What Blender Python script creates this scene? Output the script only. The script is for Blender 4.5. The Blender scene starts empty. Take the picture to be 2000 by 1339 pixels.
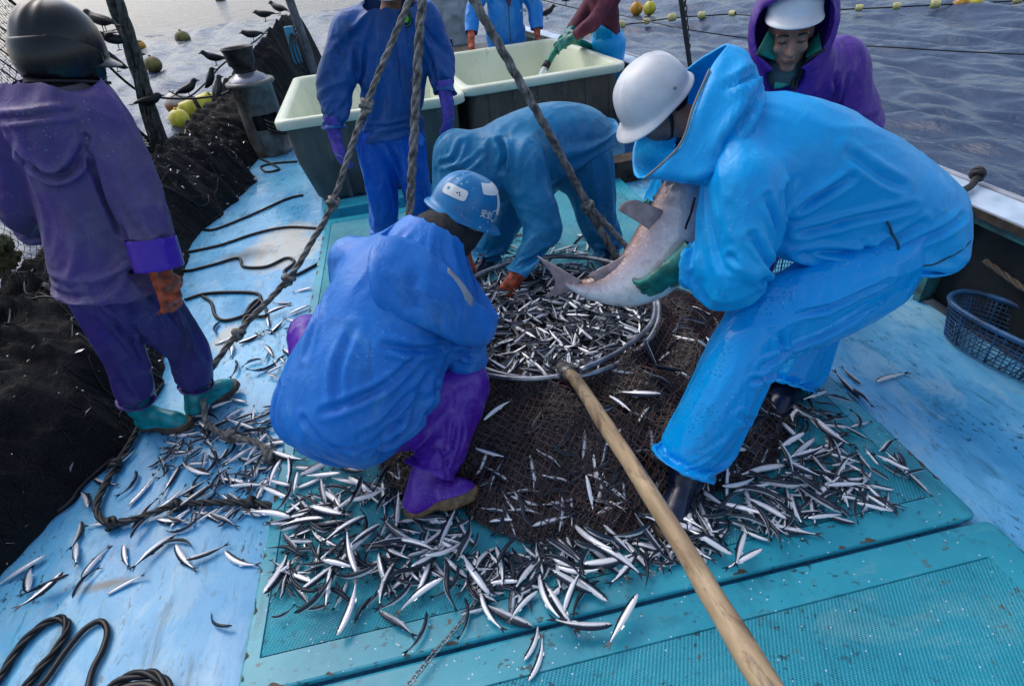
import bpy, bmesh, math, random
import numpy as np
from mathutils import Vector, Matrix

scene = bpy.context.scene
# ------------------------------------------------------------------ camera
cam_data = bpy.data.cameras.new('camera')
cam_data.sensor_width = 36.0
cam_data.lens = 19.494
cam_data.clip_start = 0.05
cam_data.clip_end = 5000.0
cam = bpy.data.objects.new('camera', cam_data)
scene.collection.objects.link(cam)
cam.matrix_world = Matrix(((0.9768, 0.1860, -0.1066, 0.0),
                           (-0.1956, 0.5682, -0.7993, 0.0),
                           (-0.0881, 0.8015, 0.5915, 1.85),
                           (0, 0, 0, 1)))
scene.camera = cam
# ------------------------------------------------------------------ sky and sun (overcast evening)
SUN_EL, SUN_AZ = math.radians(52), math.radians(-38)     # azimuth from +Y towards +X
world = bpy.data.worlds.new('World')
scene.world = world
world.use_nodes = True
nt = world.node_tree
sky = nt.nodes.new('ShaderNodeTexSky')
sky.sky_type = 'NISHITA'
sky.sun_disc = False
sky.sun_elevation = SUN_EL
sky.sun_rotation = SUN_AZ
sky.air_density = 1.0
sky.dust_density = 3.0
sky.ozone_density = 1.6
bg = nt.nodes['Background']
bg.inputs['Strength'].default_value = 0.145
hs = nt.nodes.new('ShaderNodeHueSaturation')          # cloud takes most of the blue out of the sky
hs.inputs['Saturation'].default_value = 0.86
nt.links.new(sky.outputs[0], hs.inputs['Color'])
nt.links.new(hs.outputs[0], bg.inputs['Color'])
sun_data = bpy.data.lights.new('sun', 'SUN')
sun_data.energy = 0.5
sun_data.angle = math.radians(60)
sun_data.color = (1.0, 0.95, 0.9)
sun = bpy.data.objects.new('sun', sun_data)
scene.collection.objects.link(sun)
sd = Vector((math.sin(SUN_AZ) * math.cos(SUN_EL), math.cos(SUN_AZ) * math.cos(SUN_EL), math.sin(SUN_EL)))
sun.rotation_euler = sd.to_track_quat('Z', 'Y').to_euler()
scene.view_settings.view_transform = 'Standard'
scene.view_settings.look = 'None'
scene.view_settings.gamma = 1.0
scene.view_settings.exposure = 0.62
scene.cycles.max_bounces = 6

rng = np.random.default_rng(7)
random.seed(7)
def A(*p): return np.array(p[0] if len(p) == 1 else p, dtype=float)
def unit(v):
    v = np.asarray(v, float); return v / max(1e-9, np.linalg.norm(v))

# ------------------------------------------------------------------ objects
class Thing:
    """One top-level object; part() hangs children under it."""
    def __init__(s, name, label, cat, base=(0, 0, 0), group=None, kind=None, mesh=None, mat=None, smooth=True):
        s.base = np.array(base, float)
        if mesh is None:
            o = bpy.data.objects.new(name, None); o.empty_display_size = .05
        else:
            o = s._mk(name, mesh, mat, smooth)
        scene.collection.objects.link(o)
        o.location = s.base
        if label: o['label'] = label
        if cat: o['category'] = cat
        if group: o['group'] = group
        if kind: o['kind'] = kind
        s.o = o
    def _mk(s, name, mesh, mat, smooth=True):
        V, F = mesh[0], mesh[1]
        me = bpy.data.meshes.new(name)
        me.from_pydata((np.asarray(V, float) - s.base).tolist(), [], [list(map(int, f)) for f in F])
        if smooth: me.polygons.foreach_set('use_smooth', [True] * len(me.polygons))
        for m in (mat if isinstance(mat, (list, tuple)) else [mat]):
            me.materials.append(m)
        if len(mesh) > 2 and mesh[2] is not None:
            if isinstance(mesh[2], dict):
                for k, arr in mesh[2].items():
                    if k == 'mat': me.polygons.foreach_set('material_index', np.asarray(arr, int).tolist())
                    else:
                        at = me.attributes.new(k, 'FLOAT', 'POINT'); at.data.foreach_set('value', np.asarray(arr, float).tolist())
        me.update()
        return bpy.data.objects.new(name, me)
    def part(s, name, mesh, mat, parent=None, label=None, smooth=True, kind=None):
        o = s._mk(name, mesh, mat, smooth)
        scene.collection.objects.link(o)
        o.parent = parent or s.o
        if label: o['label'] = label
        if kind: o['kind'] = kind
        return o

def join(*ms):
    V, F, n = [], [], 0
    for m in ms:
        V.append(np.asarray(m[0], float)); F += [[i + n for i in f] for f in m[1]]; n += len(m[0])
    return np.concatenate(V), F

# ------------------------------------------------------------------ noise
_pr = np.random.default_rng(3); _perm = _pr.permutation(256); _perm = np.concatenate([_perm, _perm, _perm])
_grad = _pr.normal(size=(256, 3)); _grad /= np.linalg.norm(_grad, axis=1)[:, None]
def noise3(P, seed=0.0):
    P = np.asarray(P, float) + np.array([seed * 17.3, seed * 5.1, seed * 9.7])
    i = np.floor(P).astype(int); f = P - i; u = f * f * f * (f * (f * 6 - 15) + 10); i &= 255
    r = 0
    for dx in (0, 1):
        for dy in (0, 1):
            for dz in (0, 1):
                h = _perm[_perm[_perm[(i[..., 0] + dx) & 255] + ((i[..., 1] + dy) & 255)] + ((i[..., 2] + dz) & 255)]
                g = _grad[h]
                d = g[..., 0] * (f[..., 0] - dx) + g[..., 1] * (f[..., 1] - dy) + g[..., 2] * (f[..., 2] - dz)
                w = (u[..., 0] if dx else 1 - u[..., 0]) * (u[..., 1] if dy else 1 - u[..., 1]) * (u[..., 2] if dz else 1 - u[..., 2])
                r = r + w * d
    return r * 1.6
def fbm(P, seed=0, oct=3):
    P = np.asarray(P, float); r = 0; a = 1.
    for k in range(oct):
        r = r + a * noise3(P * 2 ** k, seed + k); a *= .5
    return r

# ------------------------------------------------------------------ implicit bodies -> one continuous mesh
class SDF:
    def __init__(s, lo, hi, res):
        s.lo = np.array(lo, float); s.res = res
        s.n = np.ceil((np.array(hi, float) - s.lo) / res).astype(int) + 1
        s.d = np.full(s.n, .15, np.float32)
        s.cuts = []
    def _sub(s, lo, hi):
        a = np.clip(np.floor((np.array(lo) - s.lo) / s.res).astype(int), 0, s.n)
        b = np.clip(np.ceil((np.array(hi) - s.lo) / s.res).astype(int) + 1, 0, s.n)
        if (b <= a).any(): return None, None
        g = [((np.arange(a[k], b[k]) * s.res + s.lo[k]).astype(np.float32)) for k in range(3)]
        return (slice(a[0], b[0]), slice(a[1], b[1]), slice(a[2], b[2])), (g[0][:, None, None], g[1][None, :, None], g[2][None, None, :])
    def _merge(s, sl, d, k, op):
        o = s.d[sl]
        if op == 's':
            k = max(k, 1e-5); h = np.clip(.5 - .5 * (o + d) / k, 0, 1)
            s.d[sl] = o * (1 - h) - d * h + k * h * (1 - h)
            return
        if k <= 1e-5: s.d[sl] = np.minimum(o, d); return
        h = np.clip(.5 + .5 * (o - d) / k, 0, 1)
        s.d[sl] = o * (1 - h) + d * h - k * h * (1 - h)
    @staticmethod
    def _cone(g, a, b, ra, rb, flat):
        X, Y, Z = g
        ab = b - a; L2 = max(1e-9, float(ab @ ab))
        t = np.clip(((X - a[0]) * ab[0] + (Y - a[1]) * ab[1] + (Z - a[2]) * ab[2]) / L2, 0, 1)
        rx = X - (a[0] + t * ab[0]); ry = Y - (a[1] + t * ab[1]); rz = Z - (a[2] + t * ab[2])
        if flat is not None:
            n, k = flat; n = unit(n); q = (rx * n[0] + ry * n[1] + rz * n[2]) * (1. / k - 1)
            rx = rx + q * n[0]; ry = ry + q * n[1]; rz = rz + q * n[2]
        R = ra + (rb - ra) * t
        d = np.sqrt(rx * rx + ry * ry + rz * rz) - R
        if flat is not None: d = d * min(1, .5 + .5 * flat[1])
        return d
    def chain(s, pts, rad, k=.03, flat=None, op='u', sub=4):
        """tapered limb through pts with radii; flat = (direction, factor) squashes the section"""
        P = np.array(pts, float); R = np.array(rad, float)
        if len(P) > 2 and sub > 1:
            P, R = spline(P, sub), spline(R[:, None], sub)[:, 0]
        m = max(k, .02) + 2 * s.res + .01
        lo = (P - R[:, None]).min(0) - m; hi = (P + R[:, None]).max(0) + m
        if flat is not None and flat[1] > 1: lo -= R.max() * (flat[1] - 1); hi += R.max() * (flat[1] - 1)
        sl, g = s._sub(lo, hi)
        if sl is None: return s
        d = None
        for i in range(len(P) - 1):
            e = s._cone(g, P[i], P[i + 1], R[i], R[i + 1], flat)
            d = e if d is None else np.minimum(d, e)
        s._merge(sl, d, k, op); return s
    def ell(s, c, r, axes=None, k=.03, op='u'):
        c = np.array(c, float); r = np.array(r, float); m = r.max() + max(k, .02) + 2 * s.res
        sl, g = s._sub(c - m, c + m)
        if sl is None: return s
        ax = np.eye(3) if axes is None else np.array([unit(a) for a in axes])
        q = [((g[0] - c[0]) * a[0] + (g[1] - c[1]) * a[1] + (g[2] - c[2]) * a[2]) / r[i] for i, a in enumerate(ax)]
        L = np.sqrt(q[0] ** 2 + q[1] ** 2 + q[2] ** 2)
        q2 = np.sqrt((q[0] / r[0]) ** 2 + (q[1] / r[1]) ** 2 + (q[2] / r[2]) ** 2)
        d = L * (L - 1) / np.maximum(q2, 1e-6)
        s._merge(sl, d.astype(np.float32), k, op); return s
    def box(s, c, h, axes=None, rnd=.01, k=.01, op='u'):
        c = np.array(c, float); h = np.array(h, float); m = np.linalg.norm(h) + max(k, .02) + 2 * s.res
        sl, g = s._sub(c - m, c + m)
        if sl is None: return s
        ax = np.eye(3) if axes is None else np.array([unit(a) for a in axes])
        q = [np.abs((g[0] - c[0]) * a[0] + (g[1] - c[1]) * a[1] + (g[2] - c[2]) * a[2]) - h[i] + rnd for i, a in enumerate(ax)]
        d = np.sqrt(sum(np.maximum(e, 0) ** 2 for e in q)) + np.minimum(np.maximum(np.maximum(q[0], q[1]), q[2]), 0) - rnd
        s._merge(sl, d, k, op); return s
    def cut(s, o, n, R=9., open=True):
        """remove everything on the n side of the plane within R of o; open = leave a hole there"""
        o = np.array(o, float); n = unit(n)
        sl, g = s._sub(o - R, o + R)
        if sl is None: return s
        d = (g[0] - o[0]) * n[0] + (g[1] - o[1]) * n[1] + (g[2] - o[2]) * n[2]
        if R < 5:
            far = np.sqrt((g[0] - o[0]) ** 2 + (g[1] - o[1]) ** 2 + (g[2] - o[2]) ** 2) > R
            d = np.where(far, -1, d)
        s.d[sl] = np.maximum(s.d[sl], d)
        if open: s.cuts.append((o, n, R))
        return s
    def mesh(s, smooth=2):
        d = s.d; ins = d < 0
        nx, ny, nz = d.shape
        c = np.zeros((nx - 1, ny - 1, nz - 1), np.int8)
        for i in (0, 1):
            for j in (0, 1):
                for k in (0, 1): c += ins[i:nx - 1 + i, j:ny - 1 + j, k:nz - 1 + k]
        act = (c > 0) & (c < 8)
        idx = np.full(act.shape, -1, int); I = np.argwhere(act); idx[act] = np.arange(len(I))
        acc = np.zeros((len(I), 3)); cnt = np.zeros(len(I))
        cor = [(i, j, k) for i in (0, 1) for j in (0, 1) for k in (0, 1)]
        val = {q: d[I[:, 0] + q[0], I[:, 1] + q[1], I[:, 2] + q[2]] for q in cor}
        for p in cor:
            for ax in range(3):
                if p[ax]: continue
                q = list(p); q[ax] = 1; q = tuple(q)
                va, vb = val[p], val[q]; m = (va < 0) != (vb < 0)
                t = np.where(m, va / np.where(m, va - vb, 1), 0)
                pt = np.array(p, float)[None] + t[:, None] * (np.array(q) - np.array(p))[None]
                acc[m] += pt[m]; cnt[m] += 1
        V = (I + acc / cnt[:, None]) * s.res + s.lo
        Fs = []
        for ax in range(3):
            b, e = [(1, 2), (2, 0), (0, 1)][ax]
            a0 = [slice(1, -1)] * 3; a0[ax] = slice(0, -1)
            a1 = list(a0); a1[ax] = slice(1, None)
            A0, A1 = ins[tuple(a0)], ins[tuple(a1)]
            E = np.argwhere(A0 != A1)
            if not len(E): continue
            off = np.ones(3, int); off[ax] = 0
            flip = ~A0[E[:, 0], E[:, 1], E[:, 2]]
            E = E + off
            db = np.zeros(3, int); db[b] = 1; de = np.zeros(3, int); de[e] = 1
            g = lambda x: idx[x[:, 0], x[:, 1], x[:, 2]]
            q = np.stack([g(E - db - de), g(E - de), g(E), g(E - db)], 1)
            q[flip] = q[flip][:, ::-1]
            Fs.append(q)
        F = np.concatenate(Fs) if Fs else np.zeros((0, 4), int)
        F = F[(F >= 0).all(1)]
        if s.cuts:
            C = V[F].mean(1); N = np.cross(V[F[:, 2]] - V[F[:, 0]], V[F[:, 3]] - V[F[:, 1]])
            N /= np.maximum(1e-12, np.linalg.norm(N, axis=1))[:, None]
            kill = np.zeros(len(F), bool)
            for o, n, R in s.cuts:
                kill |= (np.abs((C - o) @ n) < s.res * .9) & (N @ n > .75) & (np.linalg.norm(C - o, axis=1) < R)
            F = F[~kill]
            used = np.unique(F); mp = np.full(len(V), -1); mp[used] = np.arange(len(used)); V = V[used]; F = mp[F]
        return relax(V, F, smooth), F

def relax(V, F, it=2, lam=.5):
    F = np.asarray(F)
    for _ in range(it):
        S = np.zeros_like(V); n = np.zeros(len(V))
        for a in range(F.shape[1]):
            b = (a + 1) % F.shape[1]
            np.add.at(S, F[:, a], V[F[:, b]]); np.add.at(n, F[:, a], 1)
            np.add.at(S, F[:, b], V[F[:, a]]); np.add.at(n, F[:, b], 1)
        V = V + lam * (S / np.maximum(n, 1)[:, None] - V)
    return V
def normals(V, F):
    F = np.asarray(F); N = np.zeros_like(V)
    n = np.cross(V[F[:, 2]] - V[F[:, 0]], V[F[:, 3]] - V[F[:, 1]])
    for a in range(F.shape[1]): np.add.at(N, F[:, a], n)
    return N / np.maximum(1e-12, np.linalg.norm(N, axis=1))[:, None]
def spline(P, sub=4, closed=False):
    P = np.asarray(P, float); n = len(P); out = []
    rngI = range(n if closed else n - 1)
    for i in rngI:
        if closed: p = [P[(i - 1) % n], P[i], P[(i + 1) % n], P[(i + 2) % n]]
        else: p = [P[max(i - 1, 0)], P[i], P[i + 1], P[min(i + 2, n - 1)]]
        for k in range(sub):
            t = k / sub
            out.append(.5 * (2 * p[1] + (p[2] - p[0]) * t + (2 * p[0] - 5 * p[1] + 4 * p[2] - p[3]) * t * t + (3 * p[1] - p[0] - 3 * p[2] + p[3]) * t ** 3))
    if not closed: out.append(P[-1])
    return np.array(out)
def folds(V, F, specs, gen=.006, ax=(0, 0, 1), stretch=3., sc=7., seed=0):
    """push a garment into creases: specs = (centre, radius, line direction, wavelength, amplitude)"""
    N = normals(V, F); D = np.zeros(len(V)); ax = unit(ax)
    if gen:
        P = V - np.outer(V @ ax, ax) * (1 - 1 / stretch)
        w = noise3(V * 2.2, seed + 5) * .35
        r = 1 - np.abs(noise3((P + w[:, None] * .25) * sc, seed)) * 2.2
        r2 = 1 - np.abs(noise3((P * 1.9 + w[:, None] * .4) * sc, seed + 21)) * 2.4
        D += gen * .45 * np.sign(r2) * np.abs(r2) ** 1.6 * (.3 + .9 * np.clip(noise3(V * 4.3, seed + 12) + .25, 0, 1))
        r = np.sign(r) * np.abs(r) ** 1.3
        D += gen * (r - .4) * (.5 + .8 * np.clip(noise3(V * 3.1, seed + 2) + .3, 0, 1))
        D += gen * .8 * noise3(V * 4.0, seed + 9)
    for i, (c, R, ld, wl, amp) in enumerate(specs):
        rel = V - np.asarray(c, float); ld = unit(ld)
        al = rel @ ld
        w = np.exp(-((rel ** 2).sum(1) - .55 * al * al) / (R * R))
        across = np.cross(N, ld); across /= np.maximum(.2, np.linalg.norm(across, axis=1))[:, None]
        # a fixed across direction so the creases run on over the surface
        m = w > .3
        a0 = unit(across[m].mean(0)) if m.any() and np.linalg.norm(across[m].mean(0)) > .05 else unit(np.cross(ld, A(.3, .5, .8)))
        sx = rel @ a0 + .25 * wl * 2.5 * noise3(V * (1.2 / max(wl, .02)) * .35, seed + i * 3 + 1) + al * al * .6 * (1 if i % 2 else -1)
        ph = sx / wl
        f = 1 - 2 * np.abs(np.sin(np.pi * ph)) ** .8
        mod = np.clip(.65 + .9 * noise3(V * (1. / max(wl, .02)) * .3, seed + i * 3 + 2), .05, 1.4)
        D += amp * w * f * mod
    return V + N * D[:, None]

# ------------------------------------------------------------------ simple meshes
def tube(P, r, n=8, sub=1, closed=False, caps=True, twist=None):
    P = np.asarray(P, float)
    if sub > 1: P = spline(P, sub, closed)
    m = len(P); r = np.full(m, r) if np.isscalar(r) else np.interp(np.linspace(0, 1, m), np.linspace(0, 1, len(r)), r)
    T = np.roll(P, -1, 0) - np.roll(P, 1, 0)
    if not closed: T[0] = P[1] - P[0]; T[-1] = P[-1] - P[-2]
    T /= np.maximum(1e-9, np.linalg.norm(T, axis=1))[:, None]
    u = np.cross(T[0], (0, 0, 1) if abs(T[0][2]) < .9 else (1, 0, 0)); u = unit(u)
    V = []
    th = np.arange(n) / n * 2 * np.pi
    for i in range(m):
        u = unit(u - T[i] * (u @ T[i])); w = np.cross(T[i], u)
        rr = r[i]
        V.append(P[i] + rr * (np.cos(th)[:, None] * u + np.sin(th)[:, None] * w))
    V = np.concatenate(V); F = []
    for i in range(m if closed else m - 1):
        j = (i + 1) % m
        for k in range(n): F.append([i * n + k, i * n + (k + 1) % n, j * n + (k + 1) % n, j * n + k])
    if caps and not closed: F += [list(range(n))[::-1], list(range((m - 1) * n, m * n))]
    return V, F
def rope(P, r, sub=8, lay=6.0, strands=3, n=6):
    """laid rope: three twisted strands along a path"""
    C = spline(P, sub) if sub > 1 else np.asarray(P, float)
    seg = np.linalg.norm(np.diff(C, axis=0), axis=1); L = np.concatenate([[0], np.cumsum(seg)])
    m = max(4, int(L[-1] / (r * .9))); s = np.linspace(0, L[-1], m)
    C = np.stack([np.interp(s, L, C[:, k]) for k in range(3)], 1)
    T = np.gradient(C, axis=0); T /= np.maximum(1e-9, np.linalg.norm(T, axis=1))[:, None]
    u = unit(np.cross(T[0], (.2, .3, .9))); U = []
    for i in range(m): u = unit(u - T[i] * (u @ T[i])); U.append(u)
    U = np.array(U); Wv = np.cross(T, U); ms = []
    for q in range(strands):
        a = s / (r * lay) * 2 * np.pi * .5 + q * 2 * np.pi / strands
        ms.append(tube(C + r * .52 * (np.cos(a)[:, None] * U + np.sin(a)[:, None] * Wv), r * .56, n))
    return join(*ms)
def knot(c, r, d, seed=0):
    """a lump of rope turns round the point c across direction d"""
    d = unit(d); u = unit(np.cross(d, (.3, .2, .9))); w = np.cross(d, u); t = np.linspace(0, 2 * np.pi * 2.4, 46)
    rr = np.random.default_rng(seed)
    P = np.asarray(c) + (np.cos(t)[:, None] * u + np.sin(t)[:, None] * w) * r * 1.15 + d * (np.linspace(-1, 1, 46) * r * 1.0 + .35 * r * np.sin(t * 1.5 + rr.random() * 6))[:, None]
    e = np.array([P[-1], P[-1] + d * r * 1.5 + u * r * .8])
    return join(tube(P, r * .62, 7), tube(e, r * .5, 6))
def boxm(c, h, rot=0., bev=.0):
    bm = bmesh.new(); bmesh.ops.create_cube(bm, size=2)
    for v in bm.verts: v.co = Vector((v.co.x * h[0], v.co.y * h[1], v.co.z * h[2]))
    if bev: bmesh.ops.bevel(bm, geom=bm.edges[:], offset=bev, segments=2, profile=.6, affect='EDGES')
    R = Matrix.Rotation(rot, 3, 'Z') if not isinstance(rot, Matrix) else rot
    V = np.array([(R @ v.co)[:] for v in bm.verts]) + np.array(c)
    bm.verts.ensure_lookup_table(); F = [[v.index for v in f.verts] for f in bm.faces]
    bm.free(); return V, F
def loft(loops, closed=True, sub_a=6, sub_l=5, cap0=False, cap1=False):
    """skin through loops of equal point count, splined both ways"""
    L = [spline(l, sub_a, closed) for l in loops]
    L = spline(np.array(L), sub_l) if sub_l > 1 else np.array(L)
    m, n = L.shape[:2]; V = L.reshape(-1, 3); F = []
    for i in range(m - 1):
        for k in range(n if closed else n - 1):
            F.append([i * n + k, i * n + (k + 1) % n, (i + 1) * n + (k + 1) % n, (i + 1) * n + k])
    if cap0: F.append(list(range(n))[::-1])
    if cap1: F.append(list(range((m - 1) * n, m * n)))
    return V, F
def thicken(V, F, th):
    """closed double-sided sheet of thickness th (all quads)"""
    F = np.asarray(F); N = normals(V, F); n = len(V)
    e = {}
    for f in F:
        for a in range(4):
            k = (f[a], f[(a + 1) % 4]); e[k] = 1
    rim = [k for k in e if (k[1], k[0]) not in e]
    F2 = [list(f) for f in F] + [[i + n for i in f[::-1]] for f in F] + [[b, a, a + n, b + n] for a, b in rim]
    return np.concatenate([V, V - N * th]), F2
def rrect(cx, cy, hx, hy, r, z, n=6, rot=0.):
    P = []
    for sx, sy, a0 in ((1, 1, 0), (-1, 1, 90), (-1, -1, 180), (1, -1, 270)):
        for k in range(n + 1):
            a = math.radians(a0 + 90 * k / n); P.append((sx * (hx - r) + r * math.cos(a), sy * (hy - r) + r * math.sin(a)))
    P = np.array(P); c, s_ = math.cos(rot), math.sin(rot)
    return np.stack([cx + P[:, 0] * c - P[:, 1] * s_, cy + P[:, 0] * s_ + P[:, 1] * c, np.full(len(P), z)], 1)
def lathe(prof, c, n=40, axis=None):
    th = np.arange(n) / n * 2 * np.pi; V = []; F = []
    ax = unit(axis) if axis is not None else A(0, 0, 1)
    u = unit(np.cross(ax, A(0.1, 1, 0.03))); w = np.cross(ax, u)
    for r, z in prof: V.append(np.array(c) + r * (np.cos(th)[:, None] * u + np.sin(th)[:, None] * w) + z * ax)
    for i in range(len(prof) - 1):
        for k in range(n): F.append([i * n + k, (i + 1) * n + k, (i + 1) * n + (k + 1) % n, i * n + (k + 1) % n][::-1])
    return np.concatenate(V), F

# ------------------------------------------------------------------ materials
def new_mat(name):
    m = bpy.data.materials.new(name); m.use_nodes = True
    t = m.node_tree; b = t.nodes['Principled BSDF']
    return m, t, b
def N_(t, typ, **kw):
    n = t.nodes.new(typ)
    for k, v in kw.items():
        if k in n.inputs.keys() if isinstance(k, str) else False: n.inputs[k].default_value = v
        else: setattr(n, k, v)
    return n
def lk(t, a, b): t.links.new(a, b)
def obj_co(t, scale=(1, 1, 1)):
    tc = N_(t, 'ShaderNodeTexCoord'); mp = N_(t, 'ShaderNodeMapping'); mp.inputs['Scale'].default_value = scale
    lk(t, tc.outputs['Object'], mp.inputs['Vector']); return mp.outputs[0]
def nz(t, co, scale, detail=4., rough=.55, dist=0.):
    n = N_(t, 'ShaderNodeTexNoise'); n.inputs['Scale'].default_value = scale; n.inputs['Detail'].default_value = detail
    n.inputs['Roughness'].default_value = rough; n.inputs['Distortion'].default_value = dist
    lk(t, co, n.inputs['Vector']); return n.outputs['Fac']
def ramp(t, fac, a, b, ca=(0, 0, 0, 1), cb=(1, 1, 1, 1)):
    r = N_(t, 'ShaderNodeValToRGB'); r.color_ramp.elements[0].position = a; r.color_ramp.elements[1].position = b
    r.color_ramp.elements[0].color = ca; r.color_ramp.elements[1].color = cb
    lk(t, fac, r.inputs[0]); return r.outputs[0]
def mix(t, fac, a, b, amt=1.):
    m = N_(t, 'ShaderNodeMix'); m.data_type = 'RGBA'
    if amt != 1.:
        q = N_(t, 'ShaderNodeMath'); q.operation = 'MULTIPLY'; q.inputs[1].default_value = amt; lk(t, fac, q.inputs[0]); fac = q.outputs[0]
    if isinstance(fac, float): m.inputs[0].default_value = fac
    else: lk(t, fac, m.inputs[0])
    for s, i in ((a, 6), (b, 7)):
        if isinstance(s, tuple): m.inputs[i].default_value = (*s[:3], 1)
        else: lk(t, s, m.inputs[i])
    return m.outputs[2]
def math_(t, op, a, b=None, c=None):
    m = N_(t, 'ShaderNodeMath'); m.operation = op
    for i, s in enumerate((a, b, c)):
        if s is None: continue
        if isinstance(s, (int, float)): m.inputs[i].default_value = s
        else: lk(t, s, m.inputs[i])
    return m.outputs[0]
def bump(t, b, h, strength=.3, dist=.01, prev=None):
    n = N_(t, 'ShaderNodeBump'); n.inputs['Strength'].default_value = strength; n.inputs['Distance'].default_value = dist
    lk(t, h, n.inputs['Height'])
    if prev is not None: lk(t, prev, n.inputs['Normal'])
    lk(t, n.outputs[0], b.inputs['Normal']); return n.outputs[0]
def plain(name, col, rough=.5, metal=0., var=.25, sc=8., bs=.15, bsc=40., bd=.004, coat=0., dark=None):
    m, t, b = new_mat(name); co = obj_co(t)
    n1 = nz(t, co, sc, 5)
    c2 = dark if dark is not None else tuple(c * (1 - var * 1.6) for c in col)
    c = mix(t, ramp(t, n1, .35, .7), c2, tuple(min(1, c * (1 + var * .5)) for c in col))
    lk(t, c, b.inputs['Base Color']); b.inputs['Metallic'].default_value = metal
    r = N_(t, 'ShaderNodeMapRange'); r.inputs['To Min'].default_value = rough * .7; r.inputs['To Max'].default_value = min(1, rough * 1.35)
    lk(t, nz(t, co, sc * 2.3, 3), r.inputs['Value']); lk(t, r.outputs[0], b.inputs['Roughness'])
    b.inputs['Coat Weight'].default_value = coat
    if bs: bump(t, b, nz(t, co, bsc, 4), bs, bd)
    return m
def oilskin(name, col, grime, worn, g=.35, w=.3, rough=.38, speck=.25, axis=(1, 1, .45), drops=False):
    """wet rubberised rain gear: colour drift, grime, pale rubbed patches, salt and scale specks"""
    m, t, b = new_mat(name); co = obj_co(t, axis); c1 = obj_co(t)
    big = nz(t, co, 2.3, 4, .6)
    c = mix(t, ramp(t, big, .38, .72), col, grime, g)
    med = nz(t, c1, 9., 6, .65, .6)
    c = mix(t, ramp(t, med, .50, .66), c, worn, w)
    sm = nz(t, obj_co(t, (1, 1, .4)), 3.6, 8, .75, 1.6)
    c = mix(t, ramp(t, sm, .56, .64), c, tuple(min(1, x * 1.15 + .05) for x in worn), w * .8)
    stain = nz(t, obj_co(t, (1, 1, .25)), 6., 6, .7, 1.2)
    c = mix(t, ramp(t, stain, .57, .66), c, tuple(x * .45 for x in grime), g * .6)
    v = N_(t, 'ShaderNodeTexVoronoi'); v.inputs['Scale'].default_value = 60.; lk(t, c1, v.inputs['Vector'])
    sp = math_(t, 'MULTIPLY', math_(t, 'LESS_THAN', v.outputs['Distance'], .13), math_(t, 'GREATER_THAN', nz(t, c1, 4., 3), .55))
    c = mix(t, sp, c, (.75, .8, .85), speck)
    lk(t, c, b.inputs['Base Color'])
    r = N_(t, 'ShaderNodeMapRange'); r.inputs['To Min'].default_value = rough * .55; r.inputs['To Max'].default_value = rough * 1.5
    lk(t, nz(t, c1, 7., 4), r.inputs['Value']); lk(t, r.outputs[0], b.inputs['Roughness']); b.inputs['Specular IOR Level'].default_value = .38
    w1 = nz(t, obj_co(t, (1, 1, .5)), 16., 3, .55, 1.5)
    p = bump(t, b, w1, .28, .012)
    p = bump(t, b, nz(t, c1, 70., 3), .10, .003, p)
    if drops:   # beads of water on the cloth
        v2 = N_(t, 'ShaderNodeTexVoronoi'); v2.inputs['Scale'].default_value = 75.; lk(t, c1, v2.inputs['Vector'])
        dm = math_(t, 'MULTIPLY', ramp(t, v2.outputs['Distance'], .12, .30, (1, 1, 1, 1), (0, 0, 0, 1)), ramp(t, nz(t, c1, 6., 3), .50, .62))
        bump(t, b, dm, .8, .004, p)
    return m
# surveyed positions, metres
CORD1 = [(-2.011, 4.429, 0.012), (-2.013, 4.981, 0.012), (-1.831, 4.94, 0.012), (-1.524, 5.186, 0.012), (-1.279, 5.429, 0.012), (-1.13, 5.473, 0.012)]
CORD2 = [(-1.979, 4.528, 0.012), (-1.706, 4.567, 0.012), (-1.441, 4.696, 0.012), (-1.19, 4.723, 0.012), (-0.92, 4.591, 0.012), (-0.744, 4.488, 0.012)]
CORD3 = [(-1.949, 4.272, 0.012), (-1.866, 4.173, 0.012), (-1.666, 4.209, 0.012), (-1.502, 4.253, 0.012), (-1.427, 4.077, 0.012), (-1.25, 4.011, 0.012), (-1.112, 4.104, 0.012), (-1.042, 4.0, 0.012), (-1.101, 3.873, 0.012), (-1.017, 3.786, 0.012), (-0.863, 3.907, 0.012), (-0.719, 4.025, 0.012)]
CORD4 = [(-1.757, 3.696, 0.012), (-1.63, 3.736, 0.012), (-1.446, 3.693, 0.012), (-1.258, 3.611, 0.012), (-1.212, 3.504, 0.012), (-1.252, 3.385, 0.012), (-1.282, 3.331, 0.012), (-1.4, 3.309, 0.012), (-1.484, 3.4, 0.012), (-1.554, 3.59, 0.012), (-1.639, 3.703, 0.012)]
CORD5 = [(-1.28, 3.327, 0.014), (-1.263, 3.451, 0.014), (-1.211, 3.5, 0.014), (-1.136, 3.278, 0.014), (-1.27, 3.305, 0.014), (-1.26, 3.168, 0.014)]
CORD6 = [(-1.841, 7.064, 0.012), (-1.604, 6.657, 0.012), (-1.487, 6.419, 0.012), (-1.62, 6.396, 0.012), (-1.71, 6.616, 0.012), (-1.549, 6.667, 0.012), (-1.316, 6.609, 0.012)]
DROPE = [(-1.62, 2.484, 0.03), (-1.614, 2.292, 0.03), (-1.632, 2.094, 0.03), (-1.635, 1.928, 0.03), (-1.608, 1.824, 0.03), (-1.521, 1.743, 0.03), (-1.377, 1.751, 0.03), (-1.27, 1.773, 0.03), (-1.105, 1.742, 0.03), (-0.949, 1.697, 0.03), (-0.847, 1.651, 0.03)]
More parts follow.
